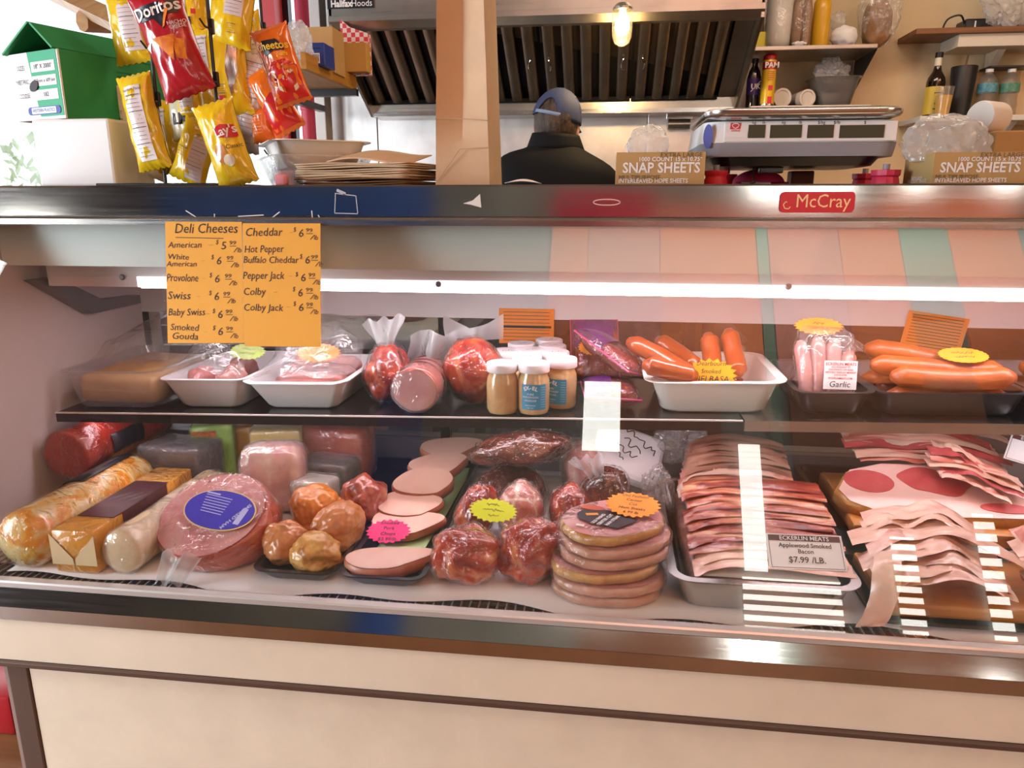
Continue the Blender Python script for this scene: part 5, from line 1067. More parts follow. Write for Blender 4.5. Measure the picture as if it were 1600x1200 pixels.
card('white price card at the end beside the upper belly pile', (0.865, 1.50, zs2 + 0.04), 0.12, 0.065, (40, 8, -30), 'ECKERLIN MEATS', [('/ LB.', -0.2, 0.26)])
# ---------------------------------------------------------------- goods on the shelf of the case
M['sausage_pink'] = ramp_mat('sausage_pink', [(0.3, (0.46, 0.20, 0.19)), (0.7, (0.58, 0.30, 0.28))], scale=25, rough=0.3, coat=0.6, bump=0.15)
M['sausage_red'] = ramp_mat('sausage_red', [(0.3, (0.26, 0.055, 0.025)), (0.7, (0.40, 0.11, 0.05))], scale=16, rough=0.28, coat=0.6, bump=0.2)
M['sausage_orange'] = ramp_mat('sausage_orange', [(0.3, (0.35, 0.09, 0.036)), (0.7, (0.46, 0.15, 0.062))], scale=14, rough=0.42, coat=0.2, bump=0.2, bscale=70)
M['loaf_tan'] = ramp_mat('loaf_tan', [(0.3, (0.52, 0.30, 0.14)), (0.7, (0.66, 0.44, 0.24))], scale=10, distort=1, rough=0.5, coat=0.2, bump=0.25)
M['mustard'] = ramp_mat('mustard', [(0.3, (0.55, 0.36, 0.20)), (0.7, (0.66, 0.47, 0.28))], scale=50, rough=0.12, coat=0.9, bump=0.0)
M['purple_film'] = film('purple_film', tint=(0.72, 0.45, 0.62), clear=0.93, ior=1.7, bump=0.8, bscale=24)
M['purple_print'] = plain('purple_print', (0.10, 0.02, 0.14), 0.3, coat=0.6, var=0.6, vscale=30)
M['pink_seal'] = plain('pink_seal', (0.62, 0.07, 0.22), 0.3, coat=0.5)
M['label_teal'] = plain('label_teal', (0.03, 0.27, 0.48), 0.45)
def sz(x): return shelf_z(x) + 0.0015
def pathpts(P, n=24):
    P = [Vector(p) for p in P]; m = len(P) - 1; out = []
    for k in range(n + 1):
        s = k / n * m; i = min(int(s), m - 1); f = s - i; p0, p1, p2, p3 = P[max(i - 1, 0)], P[i], P[i + 1], P[min(i + 2, m)]
        out.append(0.5 * ((2 * p1) + (-p0 + p2) * f + (2 * p0 - 5 * p1 + 4 * p2 - p3) * f * f + (-p0 + 3 * p1 - 3 * p2 + p3) * f ** 3))
    return out
def sausage_mb(P, r, n=24):
    pts = pathpts(P, n); d0, d1 = (pts[0] - pts[1]).normalized(), (pts[-1] - pts[-2]).normalized()
    pts = [pts[0] + d0 * r * 0.55, pts[0] + d0 * r * 0.42] + pts + [pts[-1] + d1 * r * 0.42, pts[-1] + d1 * r * 0.55]
    rr = [r * 0.12, r * 0.45] + [r * min(1, 0.72 + 0.28 * min(k, n - k) / 2) for k in range(n + 1)] + [r * 0.45, r * 0.12]
    return MB().tube(pts, rr, 14)
def sausage(label, P, r, mat, group=None, name='sausage', parent=None):
    o = sausage_mb(P, r).build(name, mat, parent, smooth=180)
    if parent is None: tag(o, label, 'sausage', group)
    return o
def sheet(name, label, quad, bulge, seed, mat, amp=0.012, n=26, freq=16, cat='plastic wrap', group=None, parent=None):
    q = [Vector(p) for p in quad]
    c = sum(q, Vector()) / 4
    b = MB()
    def f(u, v):
        p = q[0].lerp(q[1], u).lerp(q[3].lerp(q[2], u), v) - c; s = 16 * u * (1 - u) * v * (1 - v)
        w = p * freq + Vector((seed * 5, 0, 0)); k = abs(noise.noise(w)) * 1.6
        return p + Vector((noise.noise(w + Vector((9, 0, 0))) * amp * 0.6, noise.noise(w + Vector((0, 7, 0))) * amp * 0.6, bulge * s + amp * (k - 0.4)))
    b.grid(f, n, n); o = b.build(name, mat, parent, smooth=25); o.location = c
    if parent is None: tag(o, label, cat, group)
    return o
# clear pan with the tan loaf
x0 = -1.060; g = tray_mb(0.224, 0.31, 0.085, taper=0.014, lip=0.010, r=0.03).build('clear_pan', M['clear_plastic'], smooth=40); g.location = (x0, 1.585, sz(x0) + 0.001); g.rotation_euler = (0, -0.025, 0); tag(g, 'clear plastic pan holding a tan loaf at the shelf end', 'pan')
o = MB().box((-0.092, -0.132, 0), (0.092, 0.13, 0.064), 0.018, seg=4).jitter(0.003, 18, 5).build('meat_loaf', M['loaf_tan'], smooth=180); o.location = (x0, 1.585, sz(x0) + 0.007); tag(o, 'tan block of loaf inside the clear plastic pan', 'meat loaf')
# two white trays
xa = -0.848; o = tray_mb(0.185, 0.30, 0.068, taper=0.022, lip=0.008, r=0.02).build('white_tray', M['white_plastic'], smooth=40); o.location = (xa, 1.585, sz(xa)); o.rotation_euler = (0, -0.025, 0); o.location.z += 0.001; tag(o, 'straight-rimmed white tray under crinkled film beside the clear pan', 'tray')
for k, (dx, dy, dz) in enumerate(((-0.035, -0.07, 0.046), (0.03, -0.06, 0.046), (0.0, 0.04, 0.046))):
    meat('deli_meat', ['reddish meat piece at the front of the straight-rimmed white tray', 'pinkish meat piece next to the reddish one in the white tray', 'meat piece at the back of the straight-rimmed white tray'][k], 'meat', (xa + dx * 1.0, 1.575 + dy * 1.1, sz(xa) + dz), (0.031, 0.045, 0.037), M['sausage_pink'] if k != 1 else M['pale_meat'], 60 + k, wrap=None)
star('pale green price tag under the film of the straight-rimmed tray', (xa + 0.045, 1.56, sz(xa) + 0.105), 0.042, 0.026, plain('tag_pale_green', (0.55, 0.75, 0.20), 0.6), ['~~~~~', '~~~~~~'], (35, 5, 4), size=0.012)
xb = -0.640; o = tray_mb(0.215, 0.29, 0.062, taper=0.028, lip=0.010, r=0.018, wave=0.008).build('white_tray', M['white_plastic'], smooth=40); o.location = (xb, 1.575, sz(xb)); o.rotation_euler = (0, -0.025, 0); o.location.z += 0.001; tag(o, 'wavy-rimmed white tray of pale sausages under film', 'tray')
for k in range(4):
    sausage(['pale pink sausage at the front of the wavy white tray', 'pale pink sausage second from the front of the wavy tray', 'pale sausage third from the front of the wavy tray', 'pale sausage at the back of the wavy tray'][k], [(xb - 0.072, 1.485 + 0.042 * k, sz(xb) + 0.032 + 0.010 * k), (xb, 1.478 + 0.042 * k, sz(xb) + 0.040 + 0.010 * k), (xb + 0.075, 1.488 + 0.042 * k, sz(xb) + 0.034 + 0.010 * k)], 0.020, M['sausage_pink'])
star('orange starburst price tag over the wavy white tray', (xb + 0.02, 1.525, sz(xb) + 0.108), 0.050, 0.029, M['star_orange'], ['~~~~~~~~', '~~~~~', '~~~~~~'], (36, 0, 8), size=0.0105, n=22)
# tented film over both trays
def P(x, y, z): return Vector((x, y, shelf_z(x) + z))
sheet('film_sheet', 'crinkled clear film tented over the straight-rimmed white tray', [P(-0.930, 1.44, 0.088), P(-0.765, 1.44, 0.080), P(-0.765, 1.72, 0.145), P(-0.940, 1.72, 0.14)], 0.05, 2, M['film_thin'], amp=0.022)
sheet('film_sheet', 'crinkled clear film tented over the wavy white tray', [P(-0.738, 1.45, 0.078), P(-0.535, 1.455, 0.078), P(-0.530, 1.72, 0.16), P(-0.738, 1.72, 0.15)], 0.055, 5, M['film'], amp=0.022)
sheet('film_sheet', 'thin film hanging over the clear pan of loaf', [P(-1.16, 1.50, 0.100), P(-0.960, 1.46, 0.10), P(-0.965, 1.73, 0.22), P(-1.08, 1.73, 0.18)], 0.03, 8, M['film_thin'], amp=0.02)
# hams
meat('smoked_ham', 'red knobbly ham in a pointed clear bag beside the wavy tray', 'ham', (-0.468, 1.53, sz(-0.46) + 0.062), (0.046, 0.056, 0.062), M['smoked_red'], 71, (0, 8, 15), amp=0.2, floor=shelf_z(-0.40), wrap='film_wrap', k=1.1, tail=((-0.01, 0.02, 0.08), 0.09))
g = thing('ham_loaf', 'tied ham loaf with its flat pink end facing forward', 'ham', (-0.380, 1.425, sz(-0.38)))
b = MB(); b.lathe([(0.043, 0.0), (0.046, 0.004), (0.046, 0.11), (0.040, 0.14), (0.02, 0.155), (0.001, 0.157)], 32).xf(Matrix.Rotation(R(-90), 4, 'X')).xf(Matrix.Scale(1.06, 4, (1, 0, 0))).jitter(0.004, 20, 4).build('ham_body', M['ham_skin'], g, smooth=50, loc=(0, 0, 0.0505))
b = MB(); b.lathe([(0.0425, 0), (0.03, 0.0005), (0.002, 0.0008)], 32, cap=True).xf(Matrix.Rotation(R(90), 4, 'X')).xf(Matrix.Scale(1.06, 4, (1, 0, 0))).jitter(0.001, 30, 2).build('cut_face', M['ham_pink'], g, smooth=60, loc=(0, -0.003, 0.0505))
b = MB(); b.lathe([(0.02, -0.006), (0.046, -0.005), (0.049, 0.004), (0.0505, 0.11), (0.042, 0.15), (0.01, 0.165)], 32).xf(Matrix.Rotation(R(-90), 4, 'X')).xf(Matrix.Scale(1.06, 4, (1, 0, 0))).jitter(0.0035, 30, 7)
for v in b.bm.verts: v.co.z = max(v.co.z, -0.0495)
b.build('plastic_wrap', M['film'], g, smooth=180, loc=(0, 0, 0.0505))
b = MB(); b.grid(lambda u, v: Vector((-0.05 + 0.10 * u + 0.01 * v, 0.12 + 0.02 * math.sin(u * 8), 0.07 + 0.085 * v * (1 - 0.35 * abs(u - 0.45)))) , 14, 8).jitter(0.008, 22, 3); b.build('wrap_tail', M['film_milky'], g, smooth=180)
for k in range(3): MB().tube([Vector((0.0515 * math.cos(a), 0.05 + 0.03 * k, 0.0505 + 0.049 * math.sin(a))) for a in [R(-20 + 11 * i) for i in range(21)]], 0.0016, 6).build('tie_string', M['smoked_dark'], g)
meat('smoked_ham', 'large bright red ham in clear wrap beside the mustard jars', 'ham', (-0.276, 1.525, sz(-0.28) + 0.070), (0.062, 0.060, 0.070), M['smoked_bright'], 73, (0, 0, 0), amp=0.12, floor=shelf_z(-0.20), wrap='film_wrap', k=1.05)
b = MB(); b.grid(lambda u, v: Vector((-0.345 + 0.13 * u, 1.555 + 0.01 * math.sin(u * 7), shelf_z(-0.3) + 0.135 + 0.055 * v * (0.4 + abs(u - 0.45)))), 16, 8).jitter(0.008, 20, 6)
o = b.build('bag_top', M['film_milky'], smooth=180); tag(o, 'gathered milky bag top standing up behind the bright red ham', 'plastic bag')
# jars of horseradish mustard
jl = ['left unlabelled front jar, its tan contents facing forward', 'front jar with the blue label facing forward', 'front jar with its blue label turned sideways by the price sign reflection', 'white-lidded jar just behind the two front jars', 'white-lidded jar behind the sideways-labelled jar', 'white-lidded jar at the outer edge beside the red ham', 'white-lidded jar in the third row, ham side', 'white-lidded jar in the third row, sausage side', 'white-lidded jar in the back row, ham side', 'white-lidded jar in the back row, sausage side']
jl[0] = 'front mustard jar showing no label, nearest the red ham'; jl[2] = 'front mustard jar with blue label turned aside'
jpos = [(785, 1.447), (834, 1.447), (877, 1.492), (823, 1.515), (866, 1.560), (790, 1.572), (827, 1.584), (862, 1.632), (815, 1.656), (857, 1.702)]
first = None
for k, ((px, Y), lab) in enumerate(zip(jpos, jl)):
    x = aY(px, 610, Y).x; z = sz(x)
    if first is None:
        g = thing('mustard_jar', lab.replace('closest', 'beside'), 'jar', (x, Y, z), group='mustard jars')
        MB().lathe([(0.022, 0.0), (0.029, 0.003), (0.0325, 0.012), (0.0325, 0.062), (0.031, 0.074), (0.0275, 0.082), (0.0275, 0.088)], 30).build('jar_body', M['mustard'], g)
        MB().lathe([(0.0315, 0.0875), (0.032, 0.089), (0.032, 0.103), (0.030, 0.1055), (0.001, 0.1056)], 30).build('lid', plain('lid_white', (0.84, 0.80, 0.82), 0.4), g, smooth=40)
        first = g
    else:
        g = copy_tree(first); g.location = (x, Y, z); g['label'] = lab
    t = TX()
    for q in range(4): t.line(-0.012 + 0.007 * q, -0.003 + 0.002 * (q % 2), -0.007 + 0.007 * q, 0.004 - 0.003 * (q % 2), 0.0011)
    t.xf(Matrix.Translation((0.004, -0.006, 0.1060)) @ Matrix.Rotation(R(8 * k), 4, 'Z')).build('price_mark', M['ink'], g, smooth=0)
    if k in (1, 2):
        ang = R(6) if k == 1 else R(-24)
        cyl = lambda x_, y_, z_, e=0.0328, an=ang: (e * math.sin(x_ / 0.0325 + an), -e * math.cos(x_ / 0.0325 + an), y_)
        b = MB(); b.grid(lambda u, v: Vector(cyl(-0.026 + 0.052 * u, 0.014 + 0.052 * v, 0)), 20, 3); lb = b.build('label', M['label_teal'], g, smooth=180)
        t = TX()
        for i, ch in enumerate('EX-EL'): t.put(ch, -0.0185 + 0.0058 * i, 0.0565 + 0.003 * math.sin(PI * i / 4), 0.0105, rot=20 - 10 * i, bold=0.0004)
        for s_, y_, s2 in (('PURE', 0.046, 0.0062), ('HORSERADISH', 0.040, 0.0052), ('VINEGAR', 0.033, 0.0062), ('REFRIGERATE', 0.023, 0.0036), ('NET WT', 0.018, 0.0036)): t.put(s_, -0.007, y_, s2, sx=0.95)
        t.warp(lambda a, c_, d: cyl(a, c_, d, 0.0333)).build('lettering', M['ink_white'], lb, smooth=0)
        t = TX()
        for q in range(9): t.line(0.014, 0.060 - 0.005 * q, 0.024, 0.060 - 0.005 * q, 0.0008)
        t.warp(lambda a, c_, d: cyl(a, c_, d, 0.0333)).build('fine_print', plain('print_pale_blue', (0.35, 0.55, 0.75), 0.5), lb, smooth=0)
# purple sausage packs
def pack(label, c, rot, w=0.13, h=0.17, n=3, seed=0):
    g = thing('sausage_pack', label, 'sausage pack', c, rot=Euler([R(a) for a in rot]), group=None)
    for k in range(n):
        x = -w * 0.30 + w * 0.30 * k; sausage_mb([(x, -h * 0.36, 0), (x + 0.006, 0, 0.003), (x, h * 0.36, 0)], 0.0185, 14).build('sausage', M['sausage_red'], g, smooth=180)
    f = lambda s: (lambda u, v: Vector(((u - 0.5) * w, (v - 0.5) * h, s * 0.026 * (16 * u * (1 - u) * v * (1 - v)) ** 0.35 + 0.003 * noise.noise(Vector((u * 9, v * 9, seed))))))
    b = MB(); b.grid(f(1), 22, 22); b.grid(f(-1), 22, 22); bmesh.ops.remove_doubles(b.bm, verts=b.bm.verts, dist=0.0006); b.build('film_pouch', M['purple_film'], g, smooth=180)
    b = MB(); b.grid(lambda u, v: Vector(((u - 0.5) * w * 0.96, h * (0.02 + 0.46 * v), 0.0272 * (16 * u * (1 - u) * (0.52 + 0.46 * v) * (0.48 - 0.46 * v)) ** 0.35 + 0.0012)), 16, 8); b.build('printed_panel', M['purple_print'], g, smooth=180)
    e = MB(); r = 0.002
    e.tube([(-w / 2, -h / 2, 0), (w / 2, -h / 2, 0), (w / 2, h / 2, 0), (-w / 2, h / 2, 0)], r, 6, closed=True); e.build('sealed_edge', M['pink_seal'], g, smooth=60)
    return g
zz = shelf_z(0.03)
pack('purple sausage pack lying at the bottom of the three', (0.016, 1.50, zz + 0.034), (4, 0, 96), w=0.12, h=0.115, seed=1)
pack('purple sausage pack leaning up on top of the others', (0.020, 1.575, zz + 0.098), (26, 16, 60), w=0.11, h=0.16, seed=2)
pack('purple sausage pack with an orange tag behind the mustard jars', (-0.020, 1.690, zz + 0.080), (62, 0, 8), w=0.11, h=0.15, n=3, seed=3)
star('small orange price tag on the purple pack behind the jars', (-0.028, 1.640, zz + 0.098), 0.030, 0.019, M['star_orange'], ['~~~', '~~~~'], (62, 0, 0), size=0.012)
# white pan of kielbasa
xk = 0.222; o = tray_mb(0.245, 0.28, 0.068, taper=0.018, lip=0.016, r=0.03).build('white_pan', M['white_pan'], smooth=40); o.location = (xk, 1.580, sz(xk)); o.rotation_euler = (0, -0.025, 0); o.location.z += 0.001; tag(o, 'white plastic pan of kielbasa with a wide rim', 'pan')
zk = sz(xk) + 0.010; rk = 0.0185
ks = [('kielbasa lying lowest along the front of the white pan', [(xk - 0.075, 1.482, zk + 0.020), (xk, 1.485, zk + 0.020), (xk + 0.08, 1.482, zk + 0.020)]),
      ('kielbasa lying lowest at the back of the white pan', [(xk - 0.07, 1.60, zk + 0.02), (xk, 1.605, zk + 0.02), (xk + 0.07, 1.60, zk + 0.02)]),
      ('kielbasa pointing out over the left rim of the white pan', [(xk - 0.165, 1.56, zk + 0.110), (xk - 0.11, 1.54, zk + 0.088), (xk - 0.055, 1.50, zk + 0.062), (xk - 0.03, 1.475, zk + 0.060)]),
      ('curved kielbasa under the one pointing out of the pan', [(xk - 0.135, 1.455, zk + 0.085), (xk - 0.09, 1.452, zk + 0.075), (xk - 0.045, 1.456, zk + 0.066)]),
      ('kielbasa standing steeply behind the yellow tag', [(xk + 0.005, 1.545, zk + 0.058), (xk + 0.005, 1.575, zk + 0.085), (xk + 0.0, 1.60, zk + 0.118)]),
      ('kielbasa with a pale wrinkled tip beside the steep one', [(xk + 0.055, 1.535, zk + 0.058), (xk + 0.05, 1.57, zk + 0.088), (xk + 0.042, 1.60, zk + 0.128)]),
      ('long kielbasa slanting down from the back of the pan', [(xk - 0.10, 1.635, zk + 0.100), (xk - 0.06, 1.60, zk + 0.080), (xk - 0.03, 1.55, zk + 0.064)])]
ks[2] = ('kielbasa pointing out of the pan toward the purple packs', ks[2][1])
for lab, pp in ks: sausage(lab, pp, rk if 'lowest' in lab else 0.0195, M['sausage_red'], name='kielbasa')
q = aY(1112, 598, 1.437)
g = star('yellow starburst price tag reading Kielbasa on the white pan', (q.x, 1.458, q.z + 0.010), 0.052, 0.034, M['star_yellow'], [('Dearbourn', 0.0135), ('Smoked', 0.0125), ('KIELBASA', 0.0175), ('$5.99', 0.013)], (82, 0, 2), size=0.0135, n=19, inner=0.83)
# black pans at the far end
def pan(label, x, w, rz=0):
    o = tray_mb(w, 0.30, 0.048, taper=0.012, lip=0.008, r=0.025).build('black_pan', M['black'], smooth=40); o.location = (x, 1.590, sz(x)); o.rotation_euler = (0, -0.025, 0); o.location.z += 0.001; tag(o, label, 'pan'); return sz(x)
zg = pan('narrow black pan under the bag of garlic sausages', 0.448, 0.136)
g = thing('garlic_sausage_bag', 'clear bag of four upright pink garlic sausages with a white printed label', 'sausage bag', (0.440, 1.490, zg + 0.008))
for k, (x, h, tl) in enumerate(((-0.039, 0.118, -0.008), (-0.013, 0.126, -0.002), (0.013, 0.124, 0.004), (0.039, 0.100, 0.010))):
    sausage_mb([(x * 0.95, 0.002 * (k % 2), 0.018), (x, 0.014, 0.065), (x + tl, 0.034, h)], 0.0145, 16).build('sausage', M['sausage_pink'], g, smooth=180)
b = MB(); b.box((-0.056, -0.020, 0.001), (0.056, 0.055, 0.150), 0.02, seg=3); bmesh.ops.subdivide_edges(b.bm, edges=b.bm.edges[:], cuts=3, use_grid_fill=True)
for v in b.bm.verts: v.co.y += 0.22 * max(0, v.co.z) * 0.9; v.co.x *= 1 - 0.10 * (v.co.z > 0.12)
b.jitter(0.005, 26, 3).build('clear_bag', M['film_thin'], g, smooth=180)
lbw, lbh = 0.062, 0.056
lb = MB().box((-0.010, -0.0225, 0.036), (-0.010 + lbw, -0.0215, 0.036 + lbh)).build('printed_label', M['ink_white'], g, smooth=0)
lb.rotation_euler = (R(-8), 0, 0)
t = TX()
for s_, y_, q_ in (('ECKERLIN MEATS', 0.0495, 0.0082), ('1812 PLEASANT ST.', 0.0435, 0.0048), ('CINCINNATI, OH 45202', 0.0385, 0.0048), ('HISTORIC FINDLAY MARKET', 0.0330, 0.0050), ('513.721.5743', 0.0280, 0.0048), ('ECKERLINMEATS.COM', 0.0215, 0.0050)): t.put(s_, -0.010 + lbw / 2, 0.036 + y_, q_, bold=0.0001, sx=0.9)
t.xf(front(-0.0230)).build('lettering', M['ink_red'], lb, smooth=0)
t = TX(); t.put('Garlic', 0.020, 0.036 + 0.0095, 0.0165, shear=0.15); t.xf(front(-0.0230)).build('handwriting', M['ink'], lb, smooth=0)
star('orange starburst price tag on top of the garlic sausage bag', (0.432, 1.552, zg + 0.158), 0.049, 0.024, M['star_orange'], ['~~~~', '~~~~~~'], (40, 0, -2), size=0.0115, n=20)
b = MB(); b.grid(lambda u, v: Vector((0.465 + 0.085 * u, 1.575 + 0.03 * v, zg + 0.10 + 0.045 * v - 0.035 * u * v)), 16, 12).jitter(0.010, 24, 9)
o = b.build('loose_film', M['film'], None, smooth=30); tag(o, 'crinkled loose film end beside the garlic sausage bag', 'plastic wrap')
z2_ = pan('wide black pan of orange smoked sausages', 0.662, 0.262)
os_ = [('orange sausage lowest in the wide black pan, front', (0.56, 1.475, 0.030), (0.66, 1.472, 0.030), (0.765, 1.475, 0.030)), ('orange sausage lowest in the wide black pan, middle', (0.56, 1.54, 0.030), (0.66, 1.54, 0.030), (0.765, 1.54, 0.030)), ('orange sausage lowest in the wide black pan, back', (0.56, 1.62, 0.030), (0.66, 1.62, 0.030), (0.765, 1.62, 0.030)),
       ('orange sausage lying along the front rim of the wide black pan', (0.562, 1.470, 0.072), (0.66, 1.462, 0.068), (0.768, 1.475, 0.074)), ('orange sausage crossing behind the one at the rim', (0.535, 1.505, 0.086), (0.61, 1.515, 0.080), (0.70, 1.52, 0.074), (0.77, 1.53, 0.076)), ('orange sausage topmost and longest in the black pan', (0.545, 1.580, 0.104), (0.61, 1.565, 0.098), (0.68, 1.56, 0.084), (0.765, 1.59, 0.082))]
for s_ in os_: sausage(s_[0], [(p[0], p[1], z2_ + p[2]) for p in s_[1:]], 0.021, M['sausage_orange'])
star('orange oval price tag lying on the orange sausages', (0.700, 1.520, z2_ + 0.106), 0.048, 0.026, M['star_orange'], ['~~~~~~~', '~~~~~~'], (24, 0, 2), size=0.0125, n=24, inner=0.94)
z3_ = pan('black pan at the end with tan sausages', 0.925, 0.22)
for k in range(5): sausage(['tan sausage poking over the end black pan', 'tan sausage second in the end black pan', 'tan sausage third in the end black pan', 'tan sausage fourth in the end black pan', 'tan sausage fifth in the end black pan'][k], [(0.85 + 0.01 * k, 1.48 + 0.045 * k, z3_ + 0.050), (0.93, 1.475 + 0.045 * k, z3_ + 0.045), (1.0, 1.48 + 0.045 * k, z3_ + 0.042)], 0.020, M['sausage_orange'])
# ---------------------------------------------------------------- hand-written price sheets taped to the glass
_gd = Vector((0, GT[0] - GB[0], GT[1] - GB[1])).normalized(); _gn = Vector((0, -_gd.z, _gd.y)); _g0 = Vector((0, GB[0], GB[1])) + _gn * 0.006
def gp(px, py, off=0.0):
    d = ray(px, py); o = _g0 + _gn * off; t = (o - _O).dot(_gn) / d.dot(_gn); p = _O + d * t; return p.x, (p - _g0).dot(_gd)
GM = Matrix.Translation(_g0) @ Matrix(((1, 0, 0), (0, _gd.y, _gn.y), (0, _gd.z, _gn.z))).to_4x4()
GM = Matrix(((1, 0, 0, _g0.x), (0, _gd.y, _gn.y, _g0.y), (0, _gd.z, _gn.z, _g0.z), (0, 0, 0, 1)))
def zz5(x, y): return 200 + x / 5, 330 + y / 5
def sheet_sign(label, quad, items, underline=None, lift=0.0):
    q = [gp(*zz5(*p)) for p in quad]; cx = sum(a[0] for a in q) / 4; cy = sum(a[1] for a in q) / 4
    g = thing('price_sheet', label, 'price list', (0, 0, 0)); g.matrix_world = GM @ Matrix.Translation((cx, cy, lift))
    b = MB(); b.prism([(a[0] - cx, a[1] - cy) for a in q], 'z', 0, 0.0006).build('paper_sheet', M['sign_yellow'], g, smooth=0)
    qq = [(a[0] - cx) * 1.035 for a in q], [(a[1] - cy) * 1.04 for a in q]
    MB().prism(list(zip(*qq)), 'z', 0.0016, 0.002).build('clear_sleeve', M['sleeve'], g, smooth=0)
    t = TX()
    for txt, x0, x1, y, h in items:
        a, c_ = gp(*zz5(x0, y)), gp(*zz5(x1, y)); size = h / 5 * mpp(GM @ Vector((a[0], a[1], 0))) * 1.42
        bm_ = text_bm(txt, size, 'LEFT', shear=0.06); xs = [v.co.x for v in bm_.verts]; k = (c_[0] - a[0]) / max(1e-5, max(xs) - min(xs)); mn = min(xs)
        ysl = [v.co.y for v in bm_.verts]; ym = (max(ysl) + min(ysl)) / 2 if txt in ('-', '$', '99', '/') else 0
        rr = random.Random(len(txt) + int(x0))
        for v in bm_.verts: v.co.x = (v.co.x - mn) * k; v.co.y += 0.0003 * math.sin(v.co.x * 300 + x0) - ym
        t._merge(bm_, Matrix.Translation((a[0] - cx, a[1] - cy, 0)) @ Matrix.Rotation(R(rr.uniform(-1, 1.5)), 4, 'Z'))
    for l in (underline or []):
        a, c_ = gp(*zz5(l[0], l[1])), gp(*zz5(l[2], l[3])); t.line(a[0] - cx, a[1] - cy, c_[0] - cx, c_[1] - cy, l[4] if len(l) > 4 else 0.0011)
    t.xf(Matrix.Translation((0, 0, 0.0011))).build('handwriting', M['ink'], g, smooth=0)
    return g
it, ul = [], []
def price(six, x, y, dx99=70):
    it.append(('$', x - 42, x - 24, y - 22, 36)); it.append((six, x, x + 36, y + 6, 62)); it.append(('99', x + dx99, x + dx99 + 52, y - 18, 32)); it.append(('lb', x + dx99 + 64, x + dx99 + 96, y + 40, 38))
    ul.append((x + dx99 + 2, y + 8, x + dx99 + 54, y + 8)); ul.append((x + dx99 + 34, y + 56, x + dx99 + 64, y + 18))
it += [('Deli Cheeses', 372, 858, 140, 78), ('American', 316, 576, 266, 48), ('-', 628, 668, 266, 10), ('White', 314, 478, 358, 44), ('American', 304, 538, 414, 44), ('-', 578, 600, 390, 10), ('Provolone', 306, 552, 522, 62), ('-', 584, 606, 526, 10), ('Swiss', 316, 490, 660, 62), ('-', 540, 566, 666, 10), ('Baby Swiss', 320, 604, 792, 56), ('-', 612, 640, 802, 10), ('Smoked', 336, 556, 906, 52), ('Gouda', 350, 552, 976, 52), ('-', 600, 620, 944, 10)]
price('5', 732, 266, 62); price('6', 696, 384, 76); price('6', 682, 524, 76); price('6', 678, 664, 68); price('6', 706, 802, 58); price('6', 708, 936, 60)
ul.append((374, 206, 748, 214, 0.0012))
sheet_sign('orange-yellow handwritten price list headed Deli Cheeses', [(312, 1032), (918, 1030), (890, 84), (292, 82)], it, ul)
it, ul = [], []
it += [('Cheddar', 928, 1214, 172, 66), ('-', 1268, 1292, 172, 10), ('Hot Pepper', 920, 1224, 304, 58), ('Buffalo Cheddar', 912, 1340, 386, 54), ('-', 1352, 1376, 378, 10), ('Pepper Jack', 908, 1228, 508, 60), ('-', 1262, 1288, 512, 10), ('Colby', 912, 1084, 634, 58), ('-', 1144, 1176, 636, 10), ('Colby Jack', 914, 1220, 756, 56), ('-', 1246, 1274, 752, 10)]
price('6', 1342, 172, 54); price('6', 1392, 380, 44); price('6', 1358, 520, 58); price('6', 1336, 636, 60); price('6', 1342, 750, 56)
sheet_sign('orange-yellow handwritten price list starting with Cheddar', [(920, 1056), (1512, 1062), (1508, 100), (902, 98)], it, ul, 0.0026)
# ---------------------------------------------------------------- things standing on top of the case
ZC = TOP + 0.0008
M['card_green'] = plain('card_green', (0.015, 0.27, 0.085), 0.55, var=0.08, vscale=10)
M['card_white'] = plain('card_white', (0.80, 0.80, 0.80), 0.6)
# white carton under the green box
c = aY(122, 240, 1.50); o = MB().box((-0.088, -0.055, 0), (0.088, 0.09, 0.138), 0.006).build('white_carton', M['card_white'], smooth=0); o.location = (c.x - 0.01, 1.555, ZC); tag(o, 'plain white carton on the counter under the green box', 'carton')
zb_ = ZC + 0.139
q = aY(110, 193, 1.53)
g = thing('film_box', 'green and white cardboard box with open flaps, printed with a film size', 'cardboard box', (q.x + 0.014, 1.500, zb_), R(-20))
BW, BD, BH = 0.172, 0.30, aY(110, 78, 1.52).z - zb_
# local: right front edge at x=0; front end face looks -Y
t_ = 0.004
MB().box((-BW, 0, 0), (0, t_, BH)).build('end_face', M['card_white'], g, smooth=0)
MB().box((-t_, t_, 0), (0, BD, BH)).build('side_face', M['card_green'], g, smooth=0)
MB().box((-BW, t_, 0), (-BW + t_, BD, BH)).build('side_face', M['card_green'], g, smooth=0)
MB().box((-BW, BD - t_, 0), (-t_, BD, BH)).build('end_face', M['card_white'], g, smooth=0); MB().box((-BW + t_, t_, 0), (-t_, BD - t_, t_)).build('box_bottom', M['card_dark'], g, smooth=0)
fl = MB(); fl.quadstrip([[(0.0, -0.01, BH), (-0.062, -0.01, BH + 0.052)], [(0.0, BD, BH), (-0.062, BD, BH + 0.052)]], closed=False); solid(fl.build('lid_flap', M['card_green'], g, smooth=0), 0.004)
fl = MB(); fl.quadstrip([[(-BW, -0.01, BH), (-0.070, -0.01, BH + 0.054)], [(-BW, BD, BH), (-0.070, BD, BH + 0.054)]], closed=False); solid(fl.build('lid_flap', M['card_green'], g, smooth=0), 0.004)
gp_ = MB().prism([(-0.102, BH), (-0.004, BH), (-0.002, 0.006), (-0.082, 0.006), (-0.090, 0.05)], 'y', -0.0008, -0.0002).build('green_print', plain('print_green', (0.02, 0.33, 0.16), 0.55), g, smooth=0)
